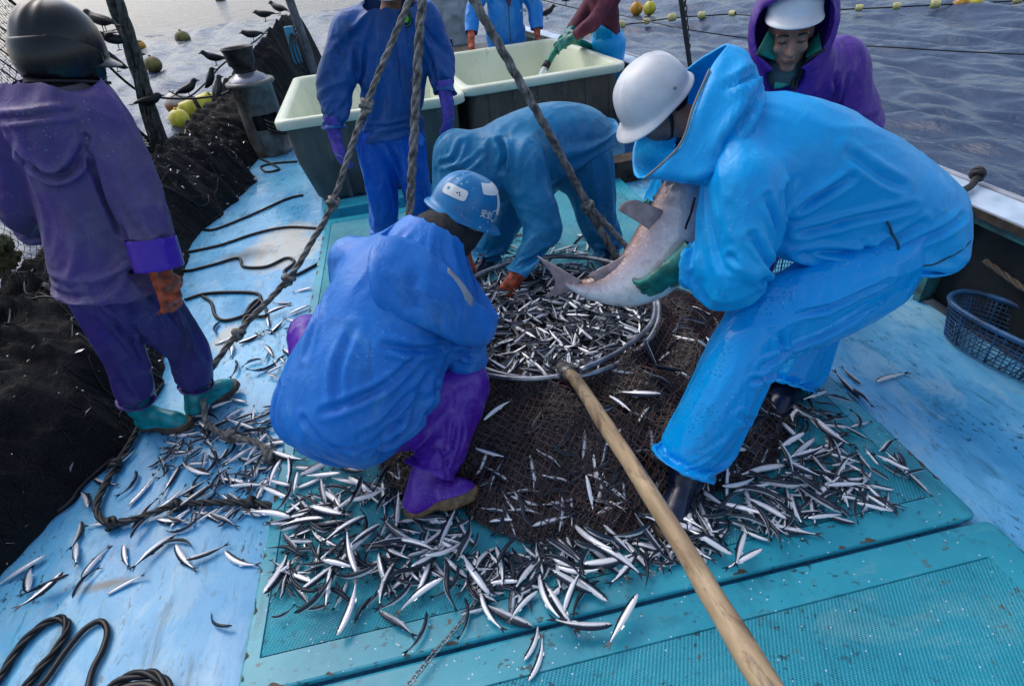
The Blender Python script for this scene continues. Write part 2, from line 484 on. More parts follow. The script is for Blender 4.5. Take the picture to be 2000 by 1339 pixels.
LOOP1 = [(-1.698, 1.099, 0.016), (-1.676, 1.177, 0.016), (-1.661, 1.278, 0.016), (-1.621, 1.338, 0.016), (-1.562, 1.354, 0.016), (-1.519, 1.307, 0.016), (-1.522, 1.236, 0.016), (-1.556, 1.16, 0.016), (-1.581, 1.079, 0.016)]
LOOP2 = [(-1.542, 1.062, 0.016), (-1.512, 1.133, 0.016), (-1.486, 1.222, 0.016), (-1.453, 1.286, 0.016), (-1.407, 1.304, 0.016), (-1.366, 1.257, 0.016), (-1.357, 1.187, 0.016), (-1.364, 1.122, 0.016), (-1.346, 1.017, 0.016)]
LOOP3 = [(-1.288, 1.003, 0.016), (-1.281, 1.046, 0.016), (-1.232, 1.066, 0.016), (-1.165, 1.055, 0.016), (-1.092, 0.994, 0.016), (-1.069, 0.944, 0.016)]
LOOP4 = [(-1.281, 0.978, 0.04), (-1.256, 1.042, 0.04), (-1.203, 1.06, 0.04), (-1.136, 1.047, 0.04), (-1.074, 0.995, 0.04), (-1.029, 0.919, 0.04)]
CHAIN = [(0.058, 1.184, 0.072), (-0.005, 1.097, 0.072), (-0.11, 0.984, 0.072), (-0.177, 0.923, 0.072), (-0.238, 0.874, 0.072), (-0.313, 0.809, 0.072), (-0.353, 0.776, 0.072)]
ROPEA = [(0.268, 3.0, 1.877), (0.104, 2.98, 1.649), (-0.188, 2.92, 1.25), (-0.458, 2.85, 0.831), (-0.606, 2.8, 0.665), (-0.764, 2.7, 0.523), (-1.069, 2.6, 0.319), (-1.268, 2.45, 0.161), (-1.277, 2.36, 0.085), (-1.245, 2.25, 0.037), (-1.109, 2.12, 0.055), (-0.967, 2.02, 0.073), (-0.895, 1.94, 0.047)]
ROPEB = [(0.268, 3.0, 1.877), (0.159, 2.95, 1.645), (0.047, 2.85, 1.246), (-0.088, 2.75, 0.738), (-0.174, 2.5, 0.47)]
ROPEC = [(0.268, 3.0, 1.877), (0.394, 2.98, 1.619), (0.543, 2.95, 1.319), (0.708, 2.9, 0.98), (0.899, 2.85, 0.573), (0.974, 2.8, 0.409), (1.036, 2.74, 0.275)]
KN_A = [(-0.188, 2.92, 1.25), (-0.458, 2.85, 0.831), (-0.764, 2.7, 0.523), (-1.069, 2.6, 0.319), (-1.268, 2.45, 0.161), (-1.109, 2.12, 0.055), (-0.897, 1.94, 0.041)]
KN_D = [(-1.635, 2.101, 0.03), (-1.519, 1.747, 0.03), (-1.27, 1.773, 0.03), (-0.949, 1.697, 0.03)]
KN_C = [(0.893, 2.85, 0.583)]
POLE = [(-2.233, 6.0, 1.912), (-2.224, 6.0, 1.769), (-2.282, 6.05, 1.311), (-2.374, 6.1, 0.838), (-2.452, 6.15, 0.403)]
CROWS = [(-1.6, 8.9, 1.204, -70.0, 48.0), (-1.414, 9.0, 1.246, 120.0, 42.0), (-1.263, 9.2, 1.225, 100.0, 50.0), (-1.684, 8.2, 1.057, -55.0, 30.0), (-2.047, 7.6, 0.928, -60.0, 28.0), (-2.095, 7.3, 0.748, -110.0, 46.0), (-2.237, 6.9, 0.75, 75.0, 46.0), (-1.906, 6.8, 0.727, 70.0, 46.0), (-2.424, 6.4, 1.06, 80.0, 46.0), (-2.402, 5.9, 1.184, 90.0, 50.0), (-2.353, 6.0, 1.334, 60.0, 44.0), (-2.359, 5.9, 1.487, 60.0, 34.0), (-2.302, 6.0, 0.828, 70.0, 30.0), (2.126, 8.6, 0.851, 80.0, 44.0), (2.494, 8.9, 0.963, -80.0, 36.0)]
FLOATS_L = [(-10.09, 33.35, -0.85), (-8.82, 24.7, -0.85), (-11.78, 32.23, -0.85), (-5.62, 16.23, -0.85), (-5.08, 14.4, -0.85), (-4.93, 15.42, -0.85), (-16.32, 70.1, -0.85)]
FLOATS_R = [(9.299, 23.312, -0.88), (9.697, 22.977, -0.88), (15.834, 15.482, -0.88), (16.091, 15.276, -0.88)]
LINE_R1 = [(4.269, 17.917, -0.9), (5.61, 18.716, -0.9), (6.619, 19.247, -0.9), (7.612, 19.601, -0.9), (7.997, 19.467, -0.9), (8.512, 19.647, -0.9), (9.376, 19.588, -0.9), (10.086, 19.215, -0.9), (10.779, 18.852, -0.9), (11.071, 17.992, -0.9), (11.672, 17.72, -0.9), (12.694, 17.219, -0.9), (13.37, 16.988, -0.9), (13.908, 16.595, -0.9), (14.571, 16.187, -0.9), (15.424, 15.662, -0.9), (16.243, 15.158, -0.9), (17.03, 14.674, -0.9), (17.971, 14.095, -0.9)]
LINE_R2 = [(1.958, 9.0, 1.124), (2.482, 8.5, 0.962), (2.996, 8.0, 0.858), (3.427, 7.0, 0.753), (4.139, 6.5, 0.616), (4.626, 6.0, 0.58), (4.958, 5.5, 0.575), (5.344, 5.2, 0.537), (6.044, 5.0, 0.45), (7.04, 4.8, 0.342)]
BIRDLINE = [(-2.56, 7.3, 0.776), (-2.37, 7.2, 0.706), (-2.191, 7.4, 0.791), (-2.003, 7.6, 0.923), (-1.81, 7.9, 1.009), (-1.663, 8.4, 1.071), (-1.576, 8.8, 1.134)]
BIRDLINE2 = [(-2.455, 5.8, 1.318), (-2.439, 6.0, 1.109), (-2.419, 6.2, 0.96), (-2.359, 6.4, 0.867), (-2.303, 6.9, 0.743), (-2.111, 6.95, 0.723), (-1.905, 7.0, 0.728), (-1.758, 7.2, 0.788)]
POSTR = [(2.297, 4.9, 1.44), (2.341, 4.9, 1.296), (2.4, 4.9, 1.07), (2.476, 4.9, 0.788), (2.543, 4.9, 0.529)]
HOSE = [(1.645, 6.75, 0.623), (1.773, 6.95, 0.69), (1.89, 7.1, 0.748), (1.994, 7.2, 0.778), (2.348, 7.4, 0.647), (2.653, 7.5, 0.362)]
FISH = 'A -0.079 1.123;A -0.443 1.244;A -0.38 1.54;A -0.193 1.165;A -0.384 1.635;A -0.085 1.291;A -0.585 1.567;A -0.554 1.301;A -0.573 1.456;A -0.824 1.734;A -0.53 1.545;A -0.673 1.705;A -0.748 1.699;A -0.809 1.878;A -0.379 1.303;A -0.455 1.402;A -0.131 1.138;A -0.713 1.786;A -0.534 1.733;A -0.533 1.659;A -0.628 1.629;A -0.546 1.604;A -0.277 1.402;A -0.467 1.61;A -0.323 1.555;A -0.604 1.392;A -0.325 1.338;A -0.748 1.533;A -0.32 1.148;A -0.522 1.411;A -0.336 1.256;A -0.489 1.309;A -0.737 1.584;A -0.179 1.243;A -0.326 1.45;A -0.197 1.293;A -0.589 1.5;A -0.447 1.347;A -0.478 1.542;A -0.12 1.198;A -0.589 1.773;A -0.784 1.778;A -0.435 1.518;A -0.154 1.082;A -0.645 1.763;A -0.818 1.675;A -0.238 1.142;A -0.625 1.701;A -0.641 1.357;A -0.767 1.626;A -0.214 1.379;A -0.641 1.457;A -0.688 1.481;A -0.147 1.304;A -0.812 1.543;B -0.35 1.009;B -0.16 1.077;B 0.051 1.021;B -0.678 1.251;B 0.217 1.001;B 0.102 1.061;B -0.217 1.188;B -0.44 1.089;B -0.256 1.244;B -0.383 1.191;B -0.029 1.157;B 0.01 1.053;B 0.012 0.939;B -0.555 1.154;B -0.601 1.21;B 0.025 1.106;B -0.313 1.16;B 0.222 1.051;B -0.475 1.197;B -0.16 1.196;B -0.532 1.241;B -0.37 1.126;B -0.657 1.193;B 0.267 0.939;B -0.253 1.076;B -0.35 1.28;B -0.762 1.276;B -0.623 1.281;B -0.044 0.964;B -0.599 1.125;B -0.119 0.97;B -0.49 1.268;B -0.069 1.086;B 0.185 0.924;B 0.154 0.963;B 0.059 1.154;B -0.499 1.077;B -0.085 1.214;B -0.732 1.374;B -0.332 1.064;B -0.268 0.954;B 0.07 0.96;C 0.502 0.985;C 0.464 1.097;C 0.754 1.065;C 0.594 1.056;C 0.379 1.046;C 0.719 1.088;C 0.297 0.963;C 0.676 1.127;C 0.267 1.039;C 0.277 1.081;C 0.376 1.011;C 0.434 1.084;C 0.638 1.052;C 0.797 1.186;C 0.49 1.029;C 0.783 1.106;C 0.663 1.006;C 0.701 1.057;C 0.687 1.091;C 0.741 1.14;C 0.865 1.165;C 0.65 1.081;C 0.703 1.016;C 0.61 1.136;C 0.248 0.981;C 0.675 1.168;C 0.742 1.03;C 0.427 0.978;C 0.336 1.066;C 0.307 1.032;C 0.246 1.087;C 0.827 1.089;C 0.355 1.107;C 0.733 0.996;C 0.553 1.046;C 0.271 1.008;C 0.413 1.014;C 0.614 1.084;C 0.398 1.104;C 0.229 1.042;C 0.844 1.192;C 0.711 1.126;C 0.502 1.091;C 0.652 0.976;C 0.544 1.081;C 0.228 0.938;D 1.068 1.123;D 0.901 1.042;D 1.48 1.473;D 0.972 1.137;D 1.344 1.268;D 1.432 1.482;D 1.351 1.411;D 1.048 0.998;D 1.033 1.248;D 0.939 1.024;D 1.025 1.195;D 1.423 1.418;D 1.258 1.168;D 1.123 1.165;D 0.958 0.982;D 1.252 1.112;D 1.012 1.098;D 1.306 1.323;D 0.911 1.087;D 1.092 1.259;D 0.989 1.037;D 1.194 1.151;D 0.878 1.137;D 0.966 1.214;D 1.012 1.143;D 1.185 1.065;D 1.308 1.405;D 1.391 1.487;D 1.191 1.269;D 0.928 1.237;D 1.375 1.299;D 1.356 1.458;D 1.105 1.064;D 1.313 1.177;D 1.423 1.329;D 1.463 1.511;D 1.206 1.198;D 1.273 1.259;D 1.501 1.541;D 1.331 1.107;D 1.356 1.168;D 1.251 1.332;E -1.182 2;E -1.006 2.155;E -1.162 2.329;E -1.148 2.168;E -1.129 1.691;E -1.426 2.311;E -1.28 1.705;E -1.003 1.965;E -1.37 2.248;E -1.048 1.85;E -0.856 1.805;E -1.126 1.88;E -1.36 2.128;E -1.11 2.078;E -1.079 2.208;E -1.241 1.844;E -1.274 2.267;E -0.968 1.904;E -1.279 2.332;E -1.06 2.004;E -1.155 2.44;E -0.926 1.77;E -0.889 1.906;E -1.057 1.646;E -1.268 2.565;E -1.414 1.779;E -1.087 2.143;E -0.964 1.672;E -1.204 1.787;E -1.197 2.264;E -1.272 2.417;E -1.391 2.01;E -1.319 1.832;E -1.221 1.651;E -0.893 2.05;E -1.266 2.162;E -1.054 2.267;E -0.986 2.039;E -1.465 1.917;E -0.957 2.23;E -1.231 1.958;E -1.252 2.494;E -1.222 2.38;E -0.986 1.81;E -1.347 1.955;E -1.143 1.753;F -1.662 1.745;F -1.536 1.576;F -1.566 1.769;F -1.215 1.58;F -1.614 2.142;F -1.711 1.942;F -1.42 1.577;F -1.664 2.021;F -1.178 1.505;F -1.374 1.441;F -1.382 1.706;F -1.087 1.491;F -0.955 1.437;F -1.3 1.565;F -1.536 1.483;F -1.617 1.632;F -1.814 1.612;F -1.526 1.98;F -1.756 1.547;F -1.658 1.493;G -1.049 3.404;G -1.291 2.959;G -1.056 2.865;G -1.218 2.738;G -0.952 3.151;G -1.046 3.111;G -1.439 3.224;G -1.188 3.032;G -1.112 3.197;G -1.061 3.304;G -1.349 3.068;G -0.938 2.8;G -0.934 3.268;G -0.927 3.547;G -1.062 2.681;H 0.884 3.365;H 0.482 3.419;H 0.785 3.462;H 0.573 3.402;H 0.948 3.275;H 0.827 3.527;H 1 3.412;H 0.539 3.634;H 0.704 3.594;H 0.871 3.275;H 0.793 3.362;H 0.626 3.624;H 1.041 3.333;H 0.539 3.512;I 1.709 1.554;I 1.841 1.711;I 1.787 1.587;I 1.989 1.654;I 1.778 1.659;B 0.077 0.795;B 0.075 0.849;B 0.239 0.841;B 0.367 0.83;B 0.82 0.949;F -0.971 1.186;F -1.652 1.467;B 0.817 0.91;B -0.565 1.156'
HOSE = [(1.463, 6.0, 0.759), (1.551, 6.08, 0.835), (1.634, 6.14, 0.897), (1.717, 6.2, 0.927), (2.062, 6.5, 0.793), (2.387, 6.75, 0.511)]
FISH_J = [(0.125, 1.688), (0.877, 1.722), (0.723, 1.599), (0.85, 1.825), (0.401, 1.281), (0.15, 1.259), (0.564, 1.567), (0.629, 1.585), (0.773, 1.317), (0.342, 1.429), (0.069, 1.535), (0.995, 1.355)]
# ================================================================== SETTING
# ------------------------------------------------------------------ sea
def build_sea():
    rr = np.concatenate([2.0 * (40 / 2.0) ** np.linspace(0, 1, 470)[:-1], 40 * (900 / 40) ** np.linspace(0, 1, 90)]); nth = 900
    th = np.linspace(0, 2 * np.pi, nth, endpoint=False)
    # finer in front of the boat
    R, T = np.meshgrid(rr, th, indexing='ij')
    X, Y = R * np.sin(T), R * np.cos(T) + 2.0
    dr = np.gradient(rr)[:, None] * np.ones_like(T); ds = np.maximum(dr, R * 2 * np.pi / nth)
    Z = np.zeros_like(X); g = np.random.default_rng(11)
    for i in range(90):
        lam = .28 * (7. / .28) ** g.random() ** 1.25; k = 2 * np.pi / lam
        a = math.radians(g.normal(80, 20)); ph = g.random() * 6.28
        amp = .0078 * lam ** .80 * (1.05 if lam < .9 else 1.2) * (1 if lam < 2.2 else .55)
        fade = np.clip((lam / ds - 2.5) / 4., 0, 1)
        arg = k * (X * math.sin(a) + Y * math.cos(a)) + ph + .5 * np.sin(k * .31 * (X * math.cos(a) - Y * math.sin(a)) + ph * 2)
        Z += amp * fade * (np.sin(arg) + .28 * np.cos(2 * arg))
    Z = Z - 1.0
    V = np.stack([X, Y, Z], -1).reshape(-1, 3); F = []
    i, j = np.meshgrid(np.arange(len(rr) - 1), np.arange(nth), indexing='ij'); j2 = (j + 1) % nth
    F = np.stack([i * nth + j, i * nth + j2, (i + 1) * nth + j2, (i + 1) * nth + j], -1).reshape(-1, 4)
    m, t, b = new_mat('sea_water')
    b.inputs['Base Color'].default_value = (.030, .055, .11, 1); b.inputs['Roughness'].default_value = .12
    b.inputs['IOR'].default_value = 1.33; b.inputs['Specular IOR Level'].default_value = .62
    co = obj_co(t, (1, 1.25, 1))
    fa = N_(t, 'ShaderNodeAttribute'); fa.attribute_name = 'far'
    p0_ = bump(t, b, math_(t, 'MULTIPLY', nz(t, obj_co(t, (.8, 1.3, 1)), .85, 5, .6, .6), fa.outputs['Fac']), .8, .42)
    p = bump(t, b, nz(t, obj_co(t, (1.6, .8, 1)), 3.2, 6, .60, .4), .6, .055, p0_)
    p = bump(t, b, nz(t, obj_co(t, (1.5, .9, 1)), 13., 4, .6, .3), .4, .014, p)
    return Thing('sea', None, None, kind='structure', mesh=(V, F.tolist(), {'far': np.clip((R.reshape(-1) - 10) / 30, .04, 1)}), mat=m)
sea = build_sea()

# ------------------------------------------------------------------ deck
def deck_mat():
    m, t, b = new_mat('deck_paint'); co = obj_co(t)
    base = mix(t, ramp(t, nz(t, co, 1.3, 5, .6), .38, .62), (.075, .36, .66), (.17, .54, .82))
    sep = N_(t, 'ShaderNodeSeparateXYZ'); lk(t, co, sep.inputs[0])
    right = ramp(t, sep.outputs['X'], 1.55, 1.75)
    # rubbed, chalky paint: strongest on the starboard side, in patches to port
    n1 = nz(t, obj_co(t, (1, .7, 1)), 1.5, 9, .66, .7); n2 = nz(t, obj_co(t, (1.3, .5, 1)), 7., 8, .72, .5)
    rub = math_(t, 'ADD', math_(t, 'MULTIPLY', n1, .62), math_(t, 'MULTIPLY', n2, .38))
    chalk = mix(t, ramp(t, rub, .44, .55), (.04, .29, .48), (.64, .78, .88))
    port = mix(t, ramp(t, rub, .53, .64), base, (.42, .69, .84), .55)
    port = mix(t, ramp(t, rub, .40, .46, (1, 1, 1, 1), (0, 0, 0, 1)), port, (.04, .27, .50), .4)
    base = mix(t, right, port, chalk)
    # brushed streaks and dark grit
    st = nz(t, obj_co(t, (3.5, .7, 1)), 9., 6, .7, .4)
    base = mix(t, ramp(t, st, .55, .64), base, (.03, .23, .42), .55)
    grit = nz(t, obj_co(t, (1.2, .5, 1)), 46., 3, .6, .3)
    gm = math_(t, 'MULTIPLY', ramp(t, grit, .60, .63), ramp(t, nz(t, co, 2.2, 3), .45, .58))
    base = mix(t, gm, base, (.03, .07, .10), .9)
    # cream patch worn through the paint
    def blob(cx, cy, rx, ry, lo, hi):
        mp = N_(t, 'ShaderNodeMapping'); mp.inputs['Location'].default_value = (-cx / rx, -cy / ry, 0); mp.inputs['Scale'].default_value = (1 / rx, 1 / ry, 0)
        tc = N_(t, 'ShaderNodeTexCoord'); lk(t, tc.outputs['Object'], mp.inputs['Vector'])
        ln = N_(t, 'ShaderNodeVectorMath'); ln.operation = 'LENGTH'; lk(t, mp.outputs[0], ln.inputs[0])
        d = math_(t, 'ADD', ln.outputs['Value'], math_(t, 'MULTIPLY', math_(t, 'SUBTRACT', nz(t, co, 5., 5), .5), 1.5))
        return ramp(t, d, lo, hi, (1, 1, 1, 1), (0, 0, 0, 1))
    base = mix(t, blob(-1.16, 4.35, .34, .55, .55, 1.0), base, (.60, .57, .47), .85)
    base = mix(t, ramp(t, nz(t, obj_co(t, (1, .45, 1)), 3.4, 7, .70, 1.1), .54, .62), base, (.40, .64, .76), .4)
    base = mix(t, ramp(t, nz(t, obj_co(t, (2.2, .8, 1)), 4.7, 8, .72, .6), .56, .64), base, (.03, .14, .22), .55)
    base = mix(t, blob(-1.35, 3.1, .10, .25, .3, .9), base, (.58, .53, .38), .7)
    base = mix(t, blob(-1.45, 1.47, .13, .03, .3, 1.1), base, (.16, .13, .08), .8)
    base = mix(t, blob(-1.45, 4.3, .25, .16, .2, 1.0), base, (.05, .06, .06), .8)
    lk(t, base, b.inputs['Base Color'])
    wet = ramp(t, nz(t, co, 1.1, 4, .6), .35, .62)
    r = N_(t, 'ShaderNodeMapRange'); r.inputs['To Min'].default_value = .42; r.inputs['To Max'].default_value = .13
    lk(t, wet, r.inputs['Value'])
    rr = mix(t, right, r.outputs[0], (.5, .5, .5)); lk(t, rr, b.inputs['Roughness'])
    p = bump(t, b, nz(t, co, 7., 4, .5), .22, .02)
    p = bump(t, b, nz(t, co, 90., 3), .12, .003, p)
    return m
DX0, DX1 = -2.45, 2.62
def hull_half(y):            # half breadth towards the bow
    return 2.62 if y < 3 else 2.62 - .012 * (y - 3) ** 2
ys = np.concatenate([np.arange(-1.5, 11.01, .25)])
V = []; F = []
for y in ys: V += [(-hull_half(y), y, 0), (hull_half(y), y, 0), (hull_half(y), y, -.12), (-hull_half(y), y, -.12)]
for i in range(len(ys) - 1):
    for k in range(4): F.append([i * 4 + k, i * 4 + (k + 1) % 4, i * 4 + 4 + (k + 1) % 4, i * 4 + 4 + k][::-1])
F += [[0, 1, 2, 3], [len(V) - 1, len(V) - 2, len(V) - 3, len(V) - 4]]
deck = Thing('deck', None, None, kind='structure', mesh=(V, F), mat=deck_mat(), smooth=False)
# hull below the deck down into the water
hv = []; hf = []
for y in ys:
    h = hull_half(y) + .14
    hv += [(-h, y, .02), (h, y, .02), (h - .18, y, -1.6), (-h + .18, y, -1.6)]
for i in range(len(ys) - 1):
    for k in (1, 3): hf.append([i * 4 + k, i * 4 + (k + 1) % 4, i * 4 + 4 + (k + 1) % 4, i * 4 + 4 + k])
hf += [[0, 1, 2, 3], [len(hv) - 1, len(hv) - 2, len(hv) - 3, len(hv) - 4]]
hull_paint = plain('hull_paint', (.45, .52, .60), .5, var=.2)
Thing('hull', None, None, kind='structure', mesh=(hv, hf), mat=hull_paint, smooth=False)

# ------------------------------------------------------------------ hatch covers
def hatch_mat(name, grid):
    m, t, b = new_mat(name); co = obj_co(t)
    base = mix(t, ramp(t, nz(t, co, 2.0, 5, .6), .3, .7), (.010, .255, .355), (.035, .40, .50))
    base = mix(t, ramp(t, nz(t, obj_co(t, (.6, 2, 1)), 5., 6, .7), .55, .75), base, (.12, .43, .53), .5)
    base = mix(t, ramp(t, nz(t, obj_co(t, (1.4, .8, 1)), 3.1, 8, .70, .8), .54, .64), base, (.008, .13, .19), .55)
    base = mix(t, ramp(t, nz(t, obj_co(t, (.8, 1.6, 1)), 2.3, 8, .72, .8), .56, .66), base, (.16, .42, .46), .45)
    h = None
    if grid:
        mp = N_(t, 'ShaderNodeMapping'); mp.inputs['Scale'].default_value = (2 * math.pi / .0125, 2 * math.pi / .0125, 0)
        tc = N_(t, 'ShaderNodeTexCoord'); lk(t, tc.outputs['Object'], mp.inputs['Vector'])
        sp = N_(t, 'ShaderNodeSeparateXYZ'); lk(t, mp.outputs[0], sp.inputs[0])
        row = math_(t, 'ADD', sp.outputs['X'], math_(t, 'MULTIPLY', 0.5, sp.outputs['Y']))
        sx = math_(t, 'SINE', row); sy = math_(t, 'SINE', sp.outputs['Y'])
        h = math_(t, 'ADD', math_(t, 'MULTIPLY', sx, sy), .0)
        dots = ramp(t, h, .30, .62)
        # holes filled with dirt here and there
        fill = ramp(t, nz(t, co, 3.2, 5, .6), .38, .62)
        base = mix(t, math_(t, 'MULTIPLY', dots, fill), base, (.012, .09, .11), .5)
    # chips down to brown primer
    ch = nz(t, co, 16., 5, .65)
    cm = math_(t, 'MULTIPLY', ramp(t, ch, .645, .66), ramp(t, nz(t, co, 1.8, 3), .42, .58))
    base = mix(t, cm, base, (.10, .085, .06))
    dk = math_(t, 'MULTIPLY', ramp(t, nz(t, obj_co(t, (1, 1.4, 1)), 30., 4, .62), .615, .63), ramp(t, nz(t, co, 2.9, 3), .44, .6))
    base = mix(t, dk, base, (.015, .05, .065), .9)
    v = N_(t, 'ShaderNodeTexVoronoi'); v.inputs['Scale'].default_value = 38.; lk(t, co, v.inputs['Vector'])
    sc_ = math_(t, 'MULTIPLY', math_(t, 'LESS_THAN', v.outputs['Distance'], .10), math_(t, 'GREATER_THAN', nz(t, co, 2.5, 3), .45))
    base = mix(t, sc_, base, (.7, .78, .82), .9)
    lk(t, base, b.inputs['Base Color'])
    r = N_(t, 'ShaderNodeMapRange'); r.inputs['To Min'].default_value = .15; r.inputs['To Max'].default_value = .5
    lk(t, nz(t, co, 2.4, 4), r.inputs['Value']); lk(t, r.outputs[0], b.inputs['Roughness'])
    p = bump(t, b, nz(t, co, 5., 4), .18, .02)
    if h is not None: bump(t, b, h, .55, -.0028, p)
    else: bump(t, b, ch, .12, .004, p)
    return m
hatch_smooth, hatch_grid = hatch_mat('hatch_paint', False), hatch_mat('hatch_grating', True)
chip = plain('bare_edge', (.11, .085, .055), .7, var=.4, sc=20)
def ragged_strip(x0, y0, x1, y1, z, wdt, thr, seed, up=(0, 0, 1)):
    """flakes of bare edge along a hatch lip"""
    n = int(math.hypot(x1 - x0, y1 - y0) / .006); V = []; F = []; d = unit(A(x1 - x0, y1 - y0, 0)); s_ = np.cross(A(0, 0, 1), d)
    t = np.linspace(0, 1, n); P = A(x0, y0, z) + np.outer(t, A(x1 - x0, y1 - y0, 0))
    w1 = fbm(P * 13, seed, 4) + .25 * noise3(P * 60, seed + 9); w2 = fbm(P * 31, seed + 4, 3)
    for i in range(n - 1):
        a, b_ = max(0, w1[i] - thr), max(0, w1[i + 1] - thr)
        if a + b_ <= 0: continue
        k = len(V); o0, o1 = w2[i] * .006 + .004, w2[i + 1] * .006 + .004
        V += [P[i] + s_ * o0, P[i + 1] + s_ * o1, P[i + 1] + s_ * (o1 + min(wdt, b_ * .03 + .0015)), P[i] + s_ * (o0 + min(wdt, a * .03 + .0015))]
        F.append([k, k + 1, k + 2, k + 3])
    return (np.array(V), F) if V else None
def hatch(label, x0, x1, y0, y1, z, thick, border, seed, group):
    t = Thing('hatch_cover', label, 'hatch cover', ((x0 + x1) / 2, (y0 + y1) / 2, 0), group)
    lp = [rrect((x0 + x1) / 2, (y0 + y1) / 2, (x1 - x0) / 2 - e, (y1 - y0) / 2 - e, .03, zz, 5) for e, zz in ((.03, .001), (.03, z - thick), (.004, z - thick + .002), (0, z - thick + .012), (0, z - .008), (.003, z - .002), (.010, z))]
    n = len(lp[0]); bx = (x0 + border * .55, x1 - border, y0 + border * 1.1, y1 - border)
    L = [l for l in lp]
    inner = rrect((bx[0] + bx[1]) / 2, (bx[2] + bx[3]) / 2, (bx[1] - bx[0]) / 2, (bx[3] - bx[2]) / 2, .004, z, 5)
    in2 = rrect((bx[0] + bx[1]) / 2, (bx[2] + bx[3]) / 2, (bx[1] - bx[0]) / 2 - .003, (bx[3] - bx[2]) / 2 - .003, .003, z - .005, 5)
    L += [inner, in2]
    V = np.concatenate(L); F = []
    for i in range(len(L) - 1):
        for k in range(n): F.append([i * n + k, i * n + (k + 1) % n, (i + 1) * n + (k + 1) % n, (i + 1) * n + k])
    gx = boxm(((bx[0] + bx[1]) / 2, (bx[2] + bx[3]) / 2, z - .012), ((bx[1] - bx[0]) / 2 - .005, (bx[3] - bx[2]) / 2 - .005, .010))
    t.part('grating_panel', gx, hatch_grid, smooth=False)
    ms = [m_ for m_ in (ragged_strip(x0 + .02, y0, x1 - .03, y0, z + .0015, .016, .30, seed), ragged_strip(x1, y0 + .05, x1, y1 - .05, z + .0015, .014, .32, seed + 2), ragged_strip(x0 + .004, y1 - .1, x0 + .004, y0 + .05, z + .0015, .014, .22, seed + 5),
          ragged_strip(bx[0], bx[2] + .002, bx[1], bx[2] + .002, z + .0017, .010, .42, seed + 7)) if m_]
    fm = join((V, F), *ms)
    t.part('frame', (fm[0], fm[1], {'mat': [0] * len(F) + [1] * (len(fm[1]) - len(F))}), [hatch_smooth, chip], smooth=False)
    return t
hatch('raised teal grating hatch cover the netted catch and the men stand on', -.845, 1.705, .895, 4.62, .060, .03, .10, 3, 'teal hatch covers')
hatch('lower teal grating hatch cover nearest the camera, under the wooden pole', -.845, 1.74, -1.3, .884, .046, .03, .12, 9, 'teal hatch covers')

# ------------------------------------------------------------------ starboard bulwark
white_paint = plain('gunwale_paint', (.58, .68, .80), .35, var=.25, sc=6, dark=(.33, .45, .56))
teal_paint = plain('old_teal_paint', (.035, .17, .18), .5, var=.7, sc=14, dark=(.03, .05, .04))
wood = plain('weathered_wood', (.085, .062, .042), .75, var=.6, sc=9, bs=.5, bsc=30)
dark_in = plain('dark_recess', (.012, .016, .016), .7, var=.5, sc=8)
def wall(side, label, hz=lambda y: 1.):
    t = Thing('bulwark', label, 'bulwark', (side * 2.6, 3, 0))
    yy = np.arange(-1.4, 11, .3)
    def strip(x0, x1, z0, z1):
        V = []; F = []
        for y in yy:
            h = hull_half(y); q = hz(y); V += [(side * (h + x0), y, z0 * q), (side * (h + x1), y, z0 * q), (side * (h + x1), y, z1 * q), (side * (h + x0), y, z1 * q)]
        for i in range(len(yy) - 1):
            for k in range(4): F.append([i * 4 + k, i * 4 + (k + 1) % 4, i * 4 + 4 + (k + 1) % 4, i * 4 + 4 + k])
        F += [[0, 1, 2, 3], [len(V) - 4, len(V) - 3, len(V) - 2, len(V) - 1]]
        return V, F
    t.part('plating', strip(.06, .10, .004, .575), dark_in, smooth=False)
    t.part('cap_rail', strip(-.075, .125, .60, .625), white_paint, smooth=False)
    t.part('wood_edging', strip(-.087, -.0775, .582, .618), wood, smooth=False)
    t.part('rail_stringer', strip(-.07, -.03, .545, .580), teal_paint, smooth=False)
    t.part('outer_rubbing_strake', strip(.128, .165, .59, .632), plain('strake', (.40, .42, .48), .5), smooth=False)
    for y in np.arange(-.7, 9.5, .72):
        h = hull_half(y)
        t.part('stanchion', boxm((side * (h + .01), y, .273 * hz(y)), (.045, .022, .27 * hz(y)), bev=.004), teal_paint, smooth=False)
    return t
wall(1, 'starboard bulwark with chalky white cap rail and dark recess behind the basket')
wall(-1, 'port bulwark buried under the black net', lambda y: float(np.interp(y, [8.0, 9.6], [.34, 1.])))
# black lashing over the cap rail
P = [(2.43, 2.14, .30), (2.455, 2.13, .52), (2.50, 2.13, .645), (2.56, 2.14, .66), (2.66, 2.19, .655), (2.73, 2.24, .69)]
Thing('lashing_rope', 'black rubber lashing hooked over the white starboard cap rail', 'rope', (2.6, 2.14, .3), mesh=join(tube(P, .017, 8, 5), knot((2.72, 2.235, .685), .02, (.6, .4, .3), 5)), mat=plain('lashing_rubber', (.02, .018, .022), .6))
Thing('stowed_rope', 'old brown rope stowed in the recess behind the blue basket', 'rope', (2.63, 1.6, .3), mesh=rope([(2.63, 1.95, .36), (2.64, 1.6, .31), (2.63, 1.2, .34), (2.64, .7, .30)], .014), mat=plain('old_rope', (.14, .11, .08), .8))

